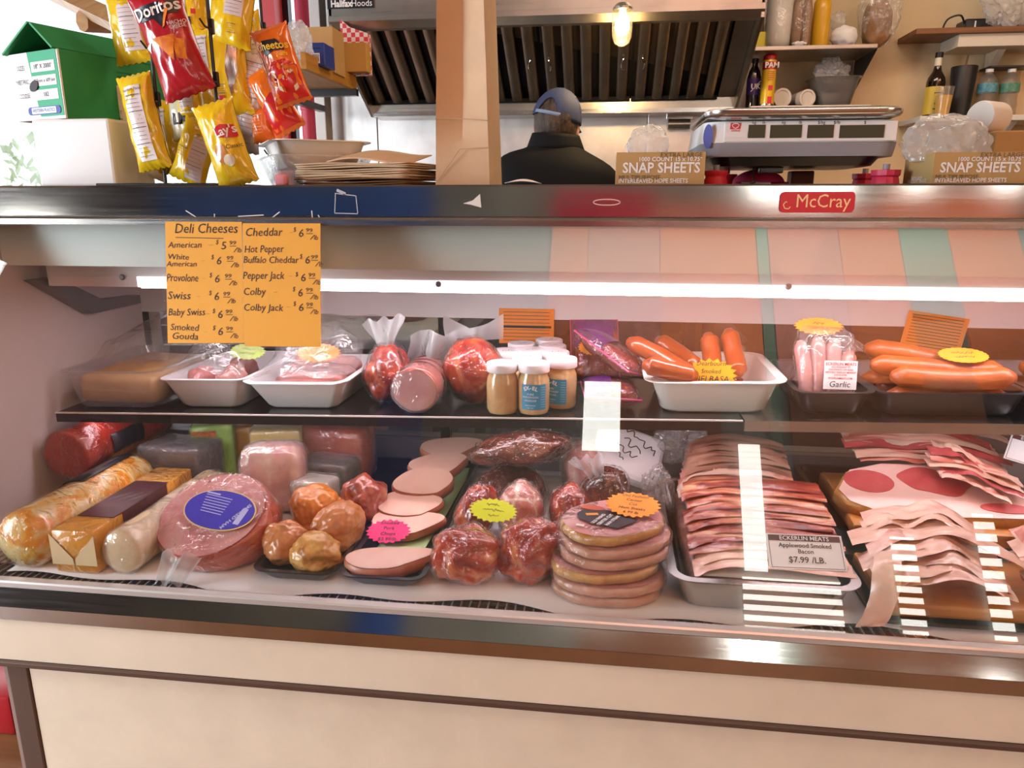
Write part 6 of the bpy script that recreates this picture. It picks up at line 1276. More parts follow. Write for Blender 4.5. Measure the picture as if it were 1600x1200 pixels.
for i, (zf) in enumerate((0.76, 0.555, 0.35)):
    MB().box((-0.092, -0.0016, BH * zf - 0.008), (-0.012, -0.0009, BH * zf + 0.012)).build('print_field', M['card_white'], gp_, smooth=0)
t = TX()
for i, (a_, b_) in enumerate((('SIZE', '18" X 2000\''), ('METRIC', '457mm x 609.6m'), ('CODE', '182'))):
    zf = BH * (0.76 - 0.205 * i) + 0.002; t.put(a_, -0.128, zf, 0.013); t.put(b_, -0.052, zf, 0.013 if i != 1 else 0.0105)
t.xf(front(-0.0022)).build('lettering', M['ink'], g, smooth=0)
lz = BH * 0.135
MB().prism([(x, z + lz) for x, z in rrect(0.112, 0.016, 0.0078)], 'y', -0.0022, -0.0010).xf(Matrix.Translation((-0.066, 0, 0))).build('brand_strip', M['ink_blue'], g, smooth=0)
MB().prism([(x, z + lz) for x, z in rrect(0.084, 0.0125, 0.002)], 'y', -0.0030, -0.0024).xf(Matrix.Translation((-0.066, 0, 0))).build('brand_strip', M['card_white'], g, smooth=0)
t = TX(); t.put('WESTERN PLASTICS', -0.066, lz, 0.0098, sx=0.9); t.xf(front(-0.0036)).build('lettering', M['ink_blue'], g, smooth=0)
MB().prism([(-0.088 + 0.014 * math.cos(a) + 0.005 * math.sin(a), BH * 0.50 + 0.011 * math.sin(a)) for a in [2 * PI * k / 22 for k in range(22)]], 'y', -0.0040, -0.0030).build('hand_hole', M['ink'], g, smooth=0)
t = TX()
for k in range(3): t.line(0.13, BH * 0.8 - 0.009 * k, 0.20, BH * 0.8 - 0.009 * k, 0.002)
t.xf(Matrix.Translation((0.0008, 0, 0)) @ Matrix.Rotation(R(90), 4, 'Z') @ FRONT).build('side_print', plain('print_dark_green', (0.01, 0.15, 0.05), 0.6), g, smooth=0)

# chip rack
RYc = 1.53
rb = aY(285, 285, RYc)
rack = thing('clip_rack', 'black wire clip rack holding snack bags on the counter', 'display rack', (rb.x, RYc, ZC))
MB().box((aY(197, 285, RYc).x - rb.x, -0.10, 0), (aY(375, 285, RYc).x - rb.x, 0.10, 0.006), 0.002).build('base_plate', M['black'], rack, smooth=0)
poles = [(259, RYc - 0.03), (350, RYc - 0.06), (428, RYc + 0.27)]
for px, Y in poles:
    x = aY(px, 286, Y).x - rb.x; y = Y - RYc
    pl = MB().tube([(x, y, 0.005), (x, y, 0.62)], 0.0035, 8).build('pole', M['black'], rack)
    for k in range(5):
        z = 0.075 + 0.095 * k + (0.03 if px == 350 else 0)
        cb = MB(); cb.box((x + 0.004, y - 0.012, z - 0.012), (x + 0.013, y - 0.004, z + 0.016), 0.002); cb.tube([(x, y, z - 0.010), (x + 0.006, y - 0.006, z - 0.012), (x + 0.012, y - 0.02, z - 0.004)], 0.002, 6); cb.tube([(x, y, z), (x - 0.008, y - 0.004, z + 0.004), (x - 0.012, y - 0.014, z + 0.016)], 0.002, 6); cb.build('clip', M['black'], pl, smooth=0)
MB().tube([(aY(259, 286, RYc).x - rb.x, 0, 0.004), (aY(428, 286, RYc + 0.27).x - rb.x, 0.27, 0.004)], 0.004, 8).build('base_bar', M['black'], rack)
def gloss(name, c, var=0.06): return plain(name, c, 0.22, coat=0.7, var=var, vscale=7)
M['bag_yellow'] = gloss('bag_yellow', (0.83, 0.55, 0.015)); M['bag_red'] = gloss('bag_red', (0.42, 0.012, 0.022)); M['bag_orange'] = gloss('bag_orange', (0.80, 0.17, 0.012)); M['bag_cream'] = gloss('bag_cream', (0.72, 0.68, 0.52))
M['foil'] = plain('foil', (0.62, 0.62, 0.63), 0.25, 0.9); M['chip_orange'] = ramp_mat('chip_orange', [(0.35, (0.55, 0.14, 0.02)), (0.65, (0.80, 0.33, 0.06))], scale=60, rough=0.6, coat=0, bump=0.2, sss=0)
M['fine_ink'] = plain('fine_ink', (0.22, 0.18, 0.20), 0.6)
M['panel_pale'] = plain('panel_pale', (0.74, 0.66, 0.66), 0.4, coat=0.4)
M['logo_red'] = plain('logo_red', (0.66, 0.015, 0.03), 0.35, coat=0.4)
M['leaf_cream'] = plain('print_cream', (0.82, 0.74, 0.58), 0.4)
M['flame_red'] = gloss('flame_red', (0.62, 0.02, 0.02))
def bag(label, px, py, w, h, tilt, Y, mat, seed=0, yaw=0.0, pitch=0.0, fat=0.022, name='snack_bag'):
    """w,h in pixels of the photo; hangs from its top seam"""
    c = aY(px, py, Y); k = mpp(c); W, H = w * k, h * k
    g = thing(name, label, 'snack bag', c, rot=Euler((R(pitch), R(-tilt), R(yaw))))
    def surf(x, z, s=-1, off=0.0):
        u = max(0.0, 1 - (2 * x / W) ** 2); v = max(0.0, 1 - (2 * z / H) ** 4)
        wr = 0.0035 * noise.noise(Vector((x * 45, z * 28, seed * 7.7))) + 0.0018 * noise.noise(Vector((x * 130, z * 60, seed)))
        return s * (fat * (u ** 0.6) * v ** 0.8 + off + 0.0012) + wr * min(1, v * 3)
    def pinch(z):
        v = abs(2 * z / H); return 1 - 0.10 * (1 - v ** 3)
    b = MB()
    for s in (-1, 1):
        b.grid(lambda a, d: Vector(((a - 0.5) * W * pinch((d - 0.5) * H), surf((a - 0.5) * W, (d - 0.5) * H, s), (d - 0.5) * H + 0.0015 * math.sin(a * 40) * (1 if d in (0, 1) else 0))), 26, 34)
    b.build('bag_body', mat, g, smooth=180)
    def decal(nm, m_, pts, off=0.0016, parent=g):
        """outline in bag units (-1..1), laid on the front"""
        t = TX(); t.poly([(x * W / 2, z * H / 2) for x, z in pts]); bmesh.ops.triangulate(t.bm, faces=t.bm.faces[:]); bmesh.ops.subdivide_edges(t.bm, edges=t.bm.edges[:], cuts=3, use_grid_fill=True)
        t.warp(lambda x, z, _: (x * pinch(z), surf(x, z, -1, off), z)); return t.build(nm, m_, parent, smooth=180)
    def words_(nm, m_, items, off=0.0024, parent=g):
        t = TX()
        for it in items: t.put(it[0], it[1] * W / 2, it[2] * H / 2, it[3] * W, rot=it[4] if len(it) > 4 else 0, bold=it[5] * W if len(it) > 5 else 0)
        t.warp(lambda x, z, _: (x * pinch(z), surf(x, z, -1, off), z)); return t.build(nm, m_, parent, smooth=0)
    def lines(nm, m_, x0, x1, z0, z1, n, off=0.0026, parent=g, wd=0.018):
        t = TX()
        for i in range(n):
            z = z0 + (z1 - z0) * i / max(1, n - 1); L = x1 - (0.25 * (x1 - x0) * ((i * 7) % 4) / 4)
            for s_ in range(6): t.line((x0 + (L - x0) * s_ / 6) * W / 2, z * H / 2, (x0 + (L - x0) * (s_ + 1) / 6) * W / 2, z * H / 2, wd * H * (0.5 if i % 4 else 1.1) / 2)
        t.warp(lambda x, z, _: (x * pinch(z), surf(x, z, -1, off), z)); return t.build(nm, m_, parent, smooth=0)
    return g, decal, words_, lines
def backlabel(B, x0=-0.45, x1=0.45, z0=-0.75, z1=0.72, n=12, title=True):
    g, decal, words_, lines = B
    decal('nutrition_panel', M['panel_pale'], [(x0, z0), (x1, z0), (x1, z1), (x0, z1)])
    lines('fine_print', M['fine_ink'], x0 + 0.06, x1 - 0.06, z1 - 0.2, z0 + 0.1, n)
    if title: words_('lettering', M['ink'], [('Nutrition Facts', (x0 + x1) / 2, z1 - 0.08, 0.085 * (x1 - x0) * 1.15)])
# back row first
B = bag('yellow snack bag back wedged between the first and second poles', 316, 86, 74, 108, -6, 1.62, M['bag_yellow'], 21); backlabel(B, -0.5, 0.5, -0.75, 0.75)
B = bag('yellow snack bag back with a pale side panel, behind the third pole', 388, 84, 66, 116, 10, 1.66, M['bag_yellow'], 22); backlabel(B, 0.1, 0.85, -0.8, 0.8, 12, title=False)
B = bag('pale grey snack bag back low behind the yellow potato chip bag', 380, 190, 60, 92, -10, 1.66, M['panel_pale'], 23); B[3]('fine_print', M['fine_ink'], -0.7, 0.6, 0.8, -0.8, 14)
B = bag('yellow snack bag back low down just behind the first pole', 262, 215, 60, 110, 4, 1.63, M['bag_yellow'], 24); backlabel(B, -0.6, 0.3, -0.75, 0.75)
B = bag('yellow snack bag showing its back, high behind the red bag', 203, 44, 74, 104, 5, 1.60, M['bag_yellow'], 1, yaw=-8); backlabel(B, -0.1, 0.8, -0.7, 0.9)
B = bag('yellow snack bag back between the first two poles, at the top', 300, 22, 58, 74, 2, 1.60, M['bag_yellow'], 2); backlabel(B, -0.75, 0.0, -0.6, 0.9, title=False); B[1]('print_dot', M['logo_red'], [(0.3, -0.1), (0.55, -0.1), (0.55, 0.1), (0.3, 0.1)]); B[1]('print_dot', M['ink'], [(0.1, -0.5), (0.25, -0.5), (0.25, -0.2), (0.1, -0.2)])
B = bag('yellow snack bag back hanging high on the middle pole', 362, 20, 76, 100, -12, 1.57, M['bag_yellow'], 3); backlabel(B, -0.1, 0.7, -0.1, 0.95, 8, title=False); B[3]('fine_print', M['fine_ink'], 0.1, 0.5, -0.35, -0.6, 5)
B = bag('yellow snack bag with a round red stamp, below the middle pole top', 346, 114, 96, 128, 3, 1.58, M['bag_yellow'], 4); backlabel(B, -0.85, -0.25, 0.1, 0.85, 7); B[1]('print_dot', M['logo_red'], [(-0.05, -0.72), (0.2, -0.72), (0.2, -0.55), (-0.05, -0.55)]); B[3]('fine_print', M['fine_ink'], -0.1, 0.25, -0.3, -0.5, 5); B[1]('silver_seam', M['foil'], [(0.45, -0.6), (0.75, 0.0), (0.8, 0.75), (0.5, 0.7), (0.35, 0.0)])
B = bag('pale printed snack bag back behind the orange bags', 396, 150, 56, 120, -16, 1.60, M['panel_pale'], 5); B[3]('fine_print', M['fine_ink'], -0.6, 0.6, 0.8, -0.8, 16)
B = bag('orange snack bag hanging low behind the other orange bag', 430, 158, 56, 104, 26, 1.585, M['bag_orange'], 6); B[1]('flame_panel', M['flame_red'], [(-0.9, -0.9), (0.9, -0.9), (0.9, -0.1), (0.2, 0.2), (-0.9, -0.1)])
B = bag('small orange and white snack bag back just over the trays', 412, 195, 44, 52, 8, 1.60, M['bag_orange'], 7); B[3]('fine_print', M['ink_white'], -0.5, 0.3, 0.5, -0.5, 7)
B = bag('cream snack bag with large letters LM, behind the low yellow bags', 292, 186, 56, 62, 2, 1.60, M['bag_cream'], 8); B[2]('lettering', M['ink'], [('LM', -0.05, -0.05, 0.42, 0, 0.012)])
B = bag('small yellow snack bag back under the red bag', 298, 152, 50, 60, 2, 1.585, M['bag_yellow'], 9); backlabel(B, -0.6, 0.5, -0.8, 0.7, 7, title=False)
B = bag('low yellow snack bag back leaning toward the front yellow bag', 305, 240, 62, 96, -24, 1.57, M['bag_yellow'], 10); backlabel(B, 0.0, 0.85, -0.8, 0.85, 12, title=False); B[3]('fine_print', M['fine_ink'], -0.85, -0.15, 0.1, -0.15, 4)
B = bag('tall yellow snack bag showing its nutrition label, lowest by the green box', 226, 192, 62, 142, 9, 1.49, M['bag_yellow'], 11, yaw=-6); backlabel(B, -0.42, 0.55, -0.82, 0.75, 16)
# red tortilla chip bag
g, decal, words_, lines = bag('shiny red tortilla chip bag tilted in front of the yellow bags', 267, 64, 88, 168, 17, 1.43, M['bag_red'], 12, yaw=4, fat=0.026)
decal('logo_panel', M['label_black'], [(-0.78, 0.62), (0.92, 0.62), (0.86, 0.36), (0.42, 0.36), (0.16, 0.14), (-0.12, 0.36), (-0.66, 0.36)])
words_('lettering', M['ink_white'], [('Doritos', 0.06, 0.50, 0.285, 0, 0.006)], 0.0032)
decal('logo_stroke', plain('stroke_orange', (0.85, 0.28, 0.03), 0.4), [(0.12, 0.16), (0.22, 0.18), (0.58, 0.44), (0.46, 0.46)], 0.0034)
words_('lettering', M['ink_white'], [('NACHO', 0.66, 0.20, 0.085), ('CHEESE', 0.64, 0.13, 0.085)])
decal('chip_picture', M['chip_orange'], [(-0.48, 0.06), (0.42, 0.02), (0.10, -0.42)]); decal('chip_picture', M['chip_orange'], [(0.34, -0.02), (0.70, -0.12), (0.56, -0.46), (0.22, -0.38)], 0.0010)
decal('white_flash', M['ink_white'], [(-0.92, -0.02), (-0.60, 0.02), (-0.80, -0.14)])
# orange puffs bag: no mascot
g, decal, words_, lines = bag('bright orange puffed snack bag with flame pictures on the third pole', 440, 104, 62, 118, 17, 1.52, M['bag_orange'], 13, yaw=6, fat=0.024)
decal('flame_panel', M['flame_red'], [(-0.92, -0.92), (0.92, -0.92), (0.92, -0.1), (0.5, 0.08), (0.1, -0.02), (-0.3, 0.10), (-0.92, -0.25)])
decal('logo_panel', M['label_black'], [(-0.62, 0.48), (-0.45, 0.66), (0.3, 0.62), (0.62, 0.42), (0.60, 0.30), (0.1, 0.34), (-0.5, 0.28)])
words_('lettering', plain('letter_gold', (0.90, 0.60, 0.05), 0.4), [('Cheetos', -0.02, 0.47, 0.26, -8, 0.006)], 0.0034)
words_('lettering', M['star_yellow'], [('puffs', 0.42, 0.22, 0.15, -8, 0.003)])
for k in range(14):
    a = rnd.uniform(0, 6.28); x, z = rnd.uniform(-0.6, 0.7), rnd.uniform(-0.75, 0.02); dx, dz = 0.20 * math.cos(a), 0.11 * math.sin(a)
    decal('puff_picture', [M['chip_orange'], M['leaf_cream'], M['bag_orange']][k % 3], [(x - dx, z - dz), (x + dz * 0.9, z - dx * 0.30), (x + dx, z + dz), (x - dz * 0.9, z + dx * 0.30)], 0.0016 + 0.0003 * k)
# yellow potato chip bag
g, decal, words_, lines = bag('yellow potato chip bag with a red banner logo, lowest by the trays', 353, 226, 68, 128, 15, 1.43, M['bag_yellow'], 14, yaw=4, fat=0.026)
decal('logo_panel', M['logo_red'], [(-0.10, 0.34), (0.30, 0.42), (0.86, 0.36), (0.92, 0.10), (0.86, 0.06), (0.30, 0.10), (-0.02, 0.16)])
words_('lettering', M['ink_white'], [("Lay's", 0.42, 0.25, 0.27, 4, 0.005)], 0.0032)
decal('potato_picture', M['hock_tan'], [(-0.10 + 0.30 * math.cos(a), -0.22 + 0.24 * math.sin(a)) for a in [2 * PI * k / 20 for k in range(20)]])
decal('chip_picture', M['leaf_cream'], [(0.2 + 0.26 * math.cos(a), -0.42 + 0.14 * math.sin(a)) for a in [2 * PI * k / 18 for k in range(18)]], 0.0022)
words_('lettering', M['ink'], [('Classic', 0.62, -0.12, 0.13)])
# menu sheet
g = thing('menu_sheet', 'cream printed breakfast menu sheet slanting behind the snack bags', 'menu', aY(205, 205, 1.63))
qp = [aY(*p, 1.63) - g.location for p in ((126, 126), (232, 140), (262, 288), (213, 262))]
solid(MB().grid(lambda u, v: qp[0].lerp(qp[1], u).lerp(qp[3].lerp(qp[2], u), v) + Vector((0, -0.012 * math.sin(PI * u), 0)), 10, 10).build('paper_sheet', plain('menu_cream', (0.80, 0.74, 0.60), 0.6), g, smooth=180), 0.001)
t = TX(); t.put('BREAKFAST', -0.030, 0.042, 0.0095, rot=-10)
for k in range(9): t.line(-0.040 + 0.006 * k, 0.030 - 0.0095 * k, -0.006 + 0.006 * k, 0.024 - 0.0095 * k, 0.0014)
t.xf(front(-0.016)).build('lettering', M['ink'], g, smooth=0)
# trays
tx = aY(462, 262, 1.50)
o = tray_mb(0.20, 0.26, 0.060, taper=0.018, lip=0.012, r=0.03).build('clear_pan', M['film'], smooth=40); o.location = (tx.x, 1.60, ZC); o.rotation_euler = (0, 0, R(32)); tag(o, 'clear plastic pan holding the white tray on the counter', 'pan')
o = tray_mb(0.178, 0.238, 0.052, taper=0.016, lip=0.014, r=0.03).build('white_tray', M['white_pan'], smooth=40); o.location = (tx.x, 1.60, ZC + 0.0375); o.rotation_euler = (0, 0, R(32)); tag(o, 'white plastic tray nested in the clear pan on the counter', 'tray')
o = MB().box((-0.012, -0.010, 0), (0.012, 0.010, 0.022), 0.005).build('pink_sponge', plain('pink_sponge', (0.75, 0.28, 0.32), 0.8), smooth=60); q = aY(440, 276, 1.43); o.location = (q.x, 1.43, ZC); tag(o, 'small pink block in front of the clear pan', 'sponge')
# stack of folded kraft bags
q0 = aY(568, 270, 1.46)
for k in range(13):
    w = rnd.uniform(-0.004, 0.004); z = ZC + 0.0032 * k
    b = MB(); b.grid(lambda u, v: Vector((-0.125 + 0.25 * u, -0.075 + 0.15 * v, 0.0012 * math.sin(u * 7 + k) * (1 - v) )), 12, 6)
    o = solid(b.build('folded_kraft_bag', M['kraft'] if k > 3 else M['card_dark'], smooth=180), 0.0022, 1); o.location = (q0.x + w + 0.004, 1.495 + rnd.uniform(-0.004, 0.004), z + 0.0014); o.rotation_euler = (0, 0, R(-12 + rnd.uniform(-2, 2)))
    tag(o, 'flat folded brown paper bag in the low stack on the counter', 'paper bag', 'folded kraft bags in one stack')
o = MB().grid(lambda u, v: Vector((-0.09 + 0.18 * u, -0.06 + 0.10 * v, 0.020 * v + 0.006 * math.sin(u * 5))), 12, 8).build('folded_kraft_bag', M['kraft'], smooth=180); solid(o, 0.002, 1); o.location = (q0.x + 0.03, 1.49, ZC + 0.0445); o.rotation_euler = (0, 0, R(-12)); tag(o, 'topmost folded brown paper bag, its back edge lifting', 'paper bag')
# tall kraft bag
pA, pB, pC = aY(679, 290, 1.40), aY(765, 290, 1.40), aY(798, 288, 1.56)
g = thing('kraft_bag', 'tall open brown paper bag standing on the counter', 'paper bag', (pA.x, 1.40, ZC))
W = pB.x - pA.x; D = 0.165; H = 0.43
b = MB(); rings = []
for k in range(24):
    u = k / 23; z = H * u; tap = 0.012 * u; fold = 0.004 + 0.022 * min(1, max(0, (u - 0.10) / 0.3)); bw = 0.0015 * math.sin(u * 17)
    rings.append([(tap + 0.002, 0.006 * u + bw, z), (W * 0.25 + tap * 0.5, 0.006 * u + fold * 0.5, z), (W / 2, 0.006 * u + fold, z), (W * 0.75 - tap * 0.5, 0.006 * u + fold * 0.5, z), (W - tap, 0.006 * u + bw, z), (W - tap * 0.3 + 0.006 * (1 - u), D / 2, z), (W - tap, D - 0.01 * u, z), (W / 2, D - 0.01 * u - fold, z), (tap, D - 0.01 * u, z), (tap * 0.3 - 0.004 * (1 - u), D / 2, z)])
b.quadstrip(rings, cap0=True, cap1=False); o = b.build('bag_body', M['kraft'], g, smooth=20)
t = MB(); t.tube([(W * 0.06, -0.0012, 0.008), (W * 0.47, -0.001, 0.064), (W * 0.94, -0.001, 0.066)], 0.0007, 4); t.tube([(0.004, -0.0009, 0.118), (W / 2, 0.0015, 0.117), (W - 0.004, -0.0009, 0.113)], 0.0007, 4); t.build('fold_crease', M['kraft'], g)
o = MB().grid(lambda u, v: Vector((-0.03 + 0.06 * u, -0.03 + 0.06 * v, 0.001 + 0.007 * math.sin(PI * u) * math.sin(2.2 * v + 0.5))), 12, 8).build('paper_napkin', M['paper'], smooth=180); q = aY(817, 287, 1.36); solid(o, 0.001, 1); o.location = (q.x, 1.37, ZC + 0.0008); tag(o, 'crumpled white napkin beside the tall brown bag', 'napkin')
# boxes of plastic sheets
M['snap_card'] = plain('snap_card', srgb(186, 152, 98), 0.7, var=0.05, vscale=20)
def snap(label, px0, px1, pyt, Y, D, seed):
    a, c = aY(px0, 288, Y), aY(px1, pyt, Y); W, H = c.x - a.x, c.z - ZC
    g = thing('sheet_box', label, 'box', (a.x, Y, ZC)); th = 0.003
    MB().box((0, 0, 0), (W, th, H)).build('front_panel', M['snap_card'], g, smooth=0); MB().box((0, D - th, 0), (W, D, H * 1.0)).build('back_panel', M['snap_card'], g, smooth=0)
    MB().box((0, th, 0), (th, D - th, H)).build('side_panel', M['snap_card'], g, smooth=0); MB().box((W - th, th, 0), (W, D - th, H)).build('side_panel', M['snap_card'], g, smooth=0); MB().box((th, th, 0), (W - th, D - th, th)).build('bottom_panel', M['snap_card'], g, smooth=0)
    t = TX(); s = W / 0.142; hh = H
    t.put('SNAP SHEETS', W * 0.51, hh * 0.50, 0.0225 * s, bold=0.00055, sx=0.93); t.put('1000 COUNT 15 x 10.75"', W * 0.965, hh * 0.775, 0.0094 * s, align='RIGHT', bold=0.0002); t.put('INTERLEAVED HDPE SHEETS', W * 0.03, hh * 0.10, 0.0096 * s, align='LEFT', bold=0.00025, sx=0.93)
    t.xf(front(-0.0007)).build('lettering', M['ink_white'], g, smooth=0)
    t = TX(); t.put('EXTRA LARGE', W * 0.965, hh * 0.90, 0.0105 * s, align='RIGHT'); t.put('MULTIPURPOSE', W * 0.03, hh * 0.21, 0.0098 * s, align='LEFT')
    t.xf(front(-0.0007)).build('lettering', plain('ink_olive', (0.14, 0.10, 0.05), 0.6), g, smooth=0)
    if seed == 2:
        t = TX(); t.put('Extra Large', D * 0.45, hh * 0.22, 0.010); t.put('1000 COUNT 15x10.75', D * 0.45, hh * 0.10, 0.0085)
        t.xf(Matrix.Translation((-0.0007, D * 0.95, 0)) @ Matrix.Rotation(R(-90), 4, 'Z') @ FRONT).build('lettering', M['ink_white'], g, smooth=0)
    return a.x, W, H
x, W, H = snap('kraft dispenser box beside the scale, a plastic sheet standing out of it', 962, 1103, 237, 1.36, 0.125, 1)
def puff(label, c, rad, seed, floor):
    b = MB(); b.blob((0, 0, 0), rad, 5, 0.20, 1.6, seed, amp2=0.11, freq2=5)
    for v in b.bm.verts:                                   # folds gathered toward the slot of the box
        k = min(1, max(0, (v.co.z + rad[2]) / (1.4 * rad[2]))); v.co.x *= 0.72 + 0.28 * k + 0.05 * math.sin(math.atan2(v.co.y, v.co.x) * 9 + seed) ; v.co.y *= 0.72 + 0.28 * k
    b.jitter(0.003, 30, seed).clampz(floor - c[2]); o = b.build('plastic_sheet', M['film_puff'], smooth=25); o.location = c; tag(o, label, 'plastic sheet')
M['film_puff'] = film('film_puff', clear=0.62, bump=1.0, bscale=18, ior=1.5)
puff('crumpled clear plastic sheet standing out of the box beside the scale', (x + 0.055, 1.425, ZC + H + 0.008), (0.038, 0.035, 0.042), 1, ZC + H * 0.7)
x, W, H = snap('kraft dispenser box at the counter end, a large plastic sheet on it', 1455, 1606, 237, 1.36, 0.126, 2)
puff('large billowing clear plastic sheet over the end box of sheets', (x + 0.042, 1.425, ZC + H + 0.006), (0.072, 0.045, 0.058), 4, ZC + H * 0.75)
q = aY(1552, 196, 1.58)
o = MB().lathe([(0.001, 0), (0.026, 0.0), (0.028, 0.004), (0.028, 0.055), (0.024, 0.058), (0.001, 0.058)], 28).xf(Matrix.Rotation(R(90), 4, 'Y')).xf(Matrix.Rotation(R(35), 4, 'Z')).build('white_cup', M['white_pan'], smooth=40)
o.location = (q.x - 0.035, 1.56, ZC + 0.125); tag(o, 'white plastic tub lying on its side on the cardboard box', 'tub')
q = aY(1590, 245, 1.60); o = MB().box((-0.085, -0.07, 0), (0.10, 0.07, 0.0955), 0.003).build('cardboard_box', M['card'], smooth=0); o.location = (q.x, 1.585, ZC); tag(o, 'plain tan cardboard box behind the end box of sheets', 'cardboard box')
# scale
SYf = 1.43
sA, sB = aY(1096, 245, SYf), aY(1408, 245, SYf); scx = (sA.x + sB.x) / 2; SW = sB.x - sA.x
zt, zp, zg_, zd = aY(1250, 188, SYf).z, aY(1250, 222, SYf).z, aY(1250, 244, SYf).z, aY(1250, 258, SYf).z
g = thing('counter_scale', 'white and grey counter scale with four displays and a steel platter', 'scale', (scx, SYf, ZC))
h = lambda z: z - ZC
M['scale_white'] = plain('scale_white', (0.84, 0.82, 0.80), 0.4); M['scale_grey'] = plain('scale_grey', (0.30, 0.315, 0.36), 0.45); M['lcd'] = plain('lcd', (0.075, 0.07, 0.042), 0.6, spec=0.2)
def hull(z0, z1, i0, i1, name, mat, bev=0.012):
    b = MB(); rr = lambda z, ins: [(x, y + 0.14, z) for x, y in rrect(SW - 2 * ins, 0.28 - 2 * ins, 0.035)]
    b.quadstrip([rr(h(z0), i0), rr(h(z1), i1)]); return b.build(name, mat, g, smooth=40)
hull(zp, zt, 0.0, 0.004, 'body_upper', M['scale_white']); hull(zg_, zp - 0.0003, 0.004, 0.0, 'body_lower', M['scale_grey']); hull(zd, zg_ - 0.0003, 0.03, 0.02, 'under_tray', M['dark_metal'])
fp = MB().box((aY(1132, 200, SYf).x - scx, -0.0022, h(zp) + 0.001), (aY(1402, 200, SYf).x - scx, 0.004, h(zt) - 0.002), 0.001).build('display_panel', M['scale_white'], g, smooth=0)
for a, c in ((1168, 1196), (1202, 1253), (1260, 1303), (1310, 1382)):
    p, q = aY(a, 216, SYf), aY(c, 195, SYf); MB().box((p.x - scx, -0.0030, h(p.z)), (q.x - scx, -0.0023, h(q.z))).build('display', M['lcd'], fp, smooth=0)
t = TX()
for s_, px in (('kg', 1178), ('lb', 1193), ('kg', 1224), ('lb', 1250), ('$/kg', 1283), ('$/lb', 1307), ('$', 1351)):
    p = aY(px, 191.5, SYf); t.put(s_, p.x - scx, h(p.z), 0.0075)
t.xf(front(-0.0028)).build('lettering', M['ink'], fp, smooth=0)
p = aY(1149, 197, SYf); lg = TX(); lg.poly([(-0.0095, -0.0055), (0.0085, -0.0055), (0.0095, 0.0055), (-0.0085, 0.0055)]); lg.xf(Matrix.Translation((p.x - scx, -0.0027, h(p.z))) @ FRONT).build('logo', M['logo_red'], fp, smooth=0)
t = TX()
ring = [(0.0055 * math.cos(a) * (1 + 0.35 * math.sin(a)), 0.0040 * math.sin(a)) for a in [2 * PI * k / 18 for k in range(19)]]
for u, v in zip(ring, ring[1:]): t.line(*u, *v, 0.0014)
t.xf(Matrix.Translation((p.x - scx, -0.0032, h(p.z))) @ FRONT).build('logo', M['ink_white'], fp, smooth=0)
t = TX(); p = aY(1149, 204.5, SYf); t.put('OHAUS', p.x - scx, h(p.z), 0.0046, bold=0.0001); p = aY(1150, 211, SYf)
t.xf(front(-0.0028)).build('lettering', M['logo_red'], fp, smooth=0)
MB().box((p.x - scx - 0.019, -0.0029, h(p.z) - 0.0045), (p.x - scx + 0.019, -0.0023, h(p.z) + 0.0045)).build('model_sticker', M['ink_white'], fp, smooth=0)
b = MB(); p = aY(1106, 213, SYf); b.prism([(0.0085 * math.cos(a), 0.021 * math.sin(a)) for a in [2 * PI * k / 24 for k in range(24)]], 'z', 0, 0.0008).xf(Matrix.Translation((p.x - scx + 0.001, 0.0045, h(p.z))) @ Matrix.Rotation(R(-25), 4, 'Z') @ FRONT); st = b.build('sticker', plain('sticker_blue', (0.06, 0.07, 0.36), 0.4), g, smooth=0)
zpl0, zpl1 = aY(1240, 187, SYf).z, aY(1240, 169, SYf).z
b = MB(); rr = lambda z, ins: [(x, y + 0.13, z) for x, y in rrect(SW * 0.985 - 2 * ins, 0.31 - 2 * ins, 0.04)]
b.quadstrip([rr(h(zpl0) + 0.0005, 0.016), rr(h(zpl0) + 0.005, 0.003), rr(h(zpl0) + 0.009, 0.0), rr(h(zpl1) - 0.004, 0.0), rr(h(zpl1), 0.006), rr(h(zpl1), 0.03)]); b.build('platter', M['steel'], g, smooth=50)
for lx in (-SW * 0.3, SW * 0.3): MB().box((lx - 0.03, 0.10, h(zt) - 0.001), (lx + 0.03, 0.16, h(zpl0) + 0.0008)).build('platter_post', M['dark_metal'], g, smooth=0)
feet = []
for px, Y in ((1119, 1.455), (1384, 1.455), (1136, 1.66), (1352, 1.66)):
    x_ = aY(px, 270, Y).x; feet.append((x_, Y)); MB().tube([(x_ - scx, Y - SYf, h(zd) + 0.002), (x_ - scx, Y - SYf, 0.0265)], 0.006, 12).build('foot', M['scale_grey'], g)
for i, (x_, Y) in enumerate(feet):
    m_ = plain('cup_red', (0.58, 0.02, 0.035), 0.45) if i % 2 == 0 else plain('cup_pink', (0.72, 0.04, 0.10), 0.45)
    prof = [(0.021, 0), (0.021, 0.009), (0.019, 0.013), (0.019, 0.016), (0.0215, 0.019), (0.0215, 0.0255)] if i % 2 == 0 else [(0.024, 0), (0.022, 0.011), (0.021, 0.013), (0.024, 0.016), (0.0245, 0.0255)]
    b = MB(); b.lathe(prof, 28 if i % 2 == 0 else 24)
    if i % 2:
        for v in b.bm.verts:
            a = math.atan2(v.co.y, v.co.x); v.co.x *= 1 + 0.05 * math.cos(10 * a); v.co.y *= 1 + 0.05 * math.cos(10 * a)
    o = b.build('red_riser', m_, smooth=40); o.location = (x_, Y, ZC); tag(o, ['smooth red plastic riser under the scale foot beside the kraft box', 'fluted pink-red plastic riser under the scale foot at the end', 'red riser under the rear scale foot on the logo side', 'pink-red riser under the rear scale foot at the end'][i], 'riser')
q = aY(1192, 274, 1.56); g2 = thing('baseball_hat', 'bright pink cap lying under the scale', 'cap', (q.x, 1.60, ZC))
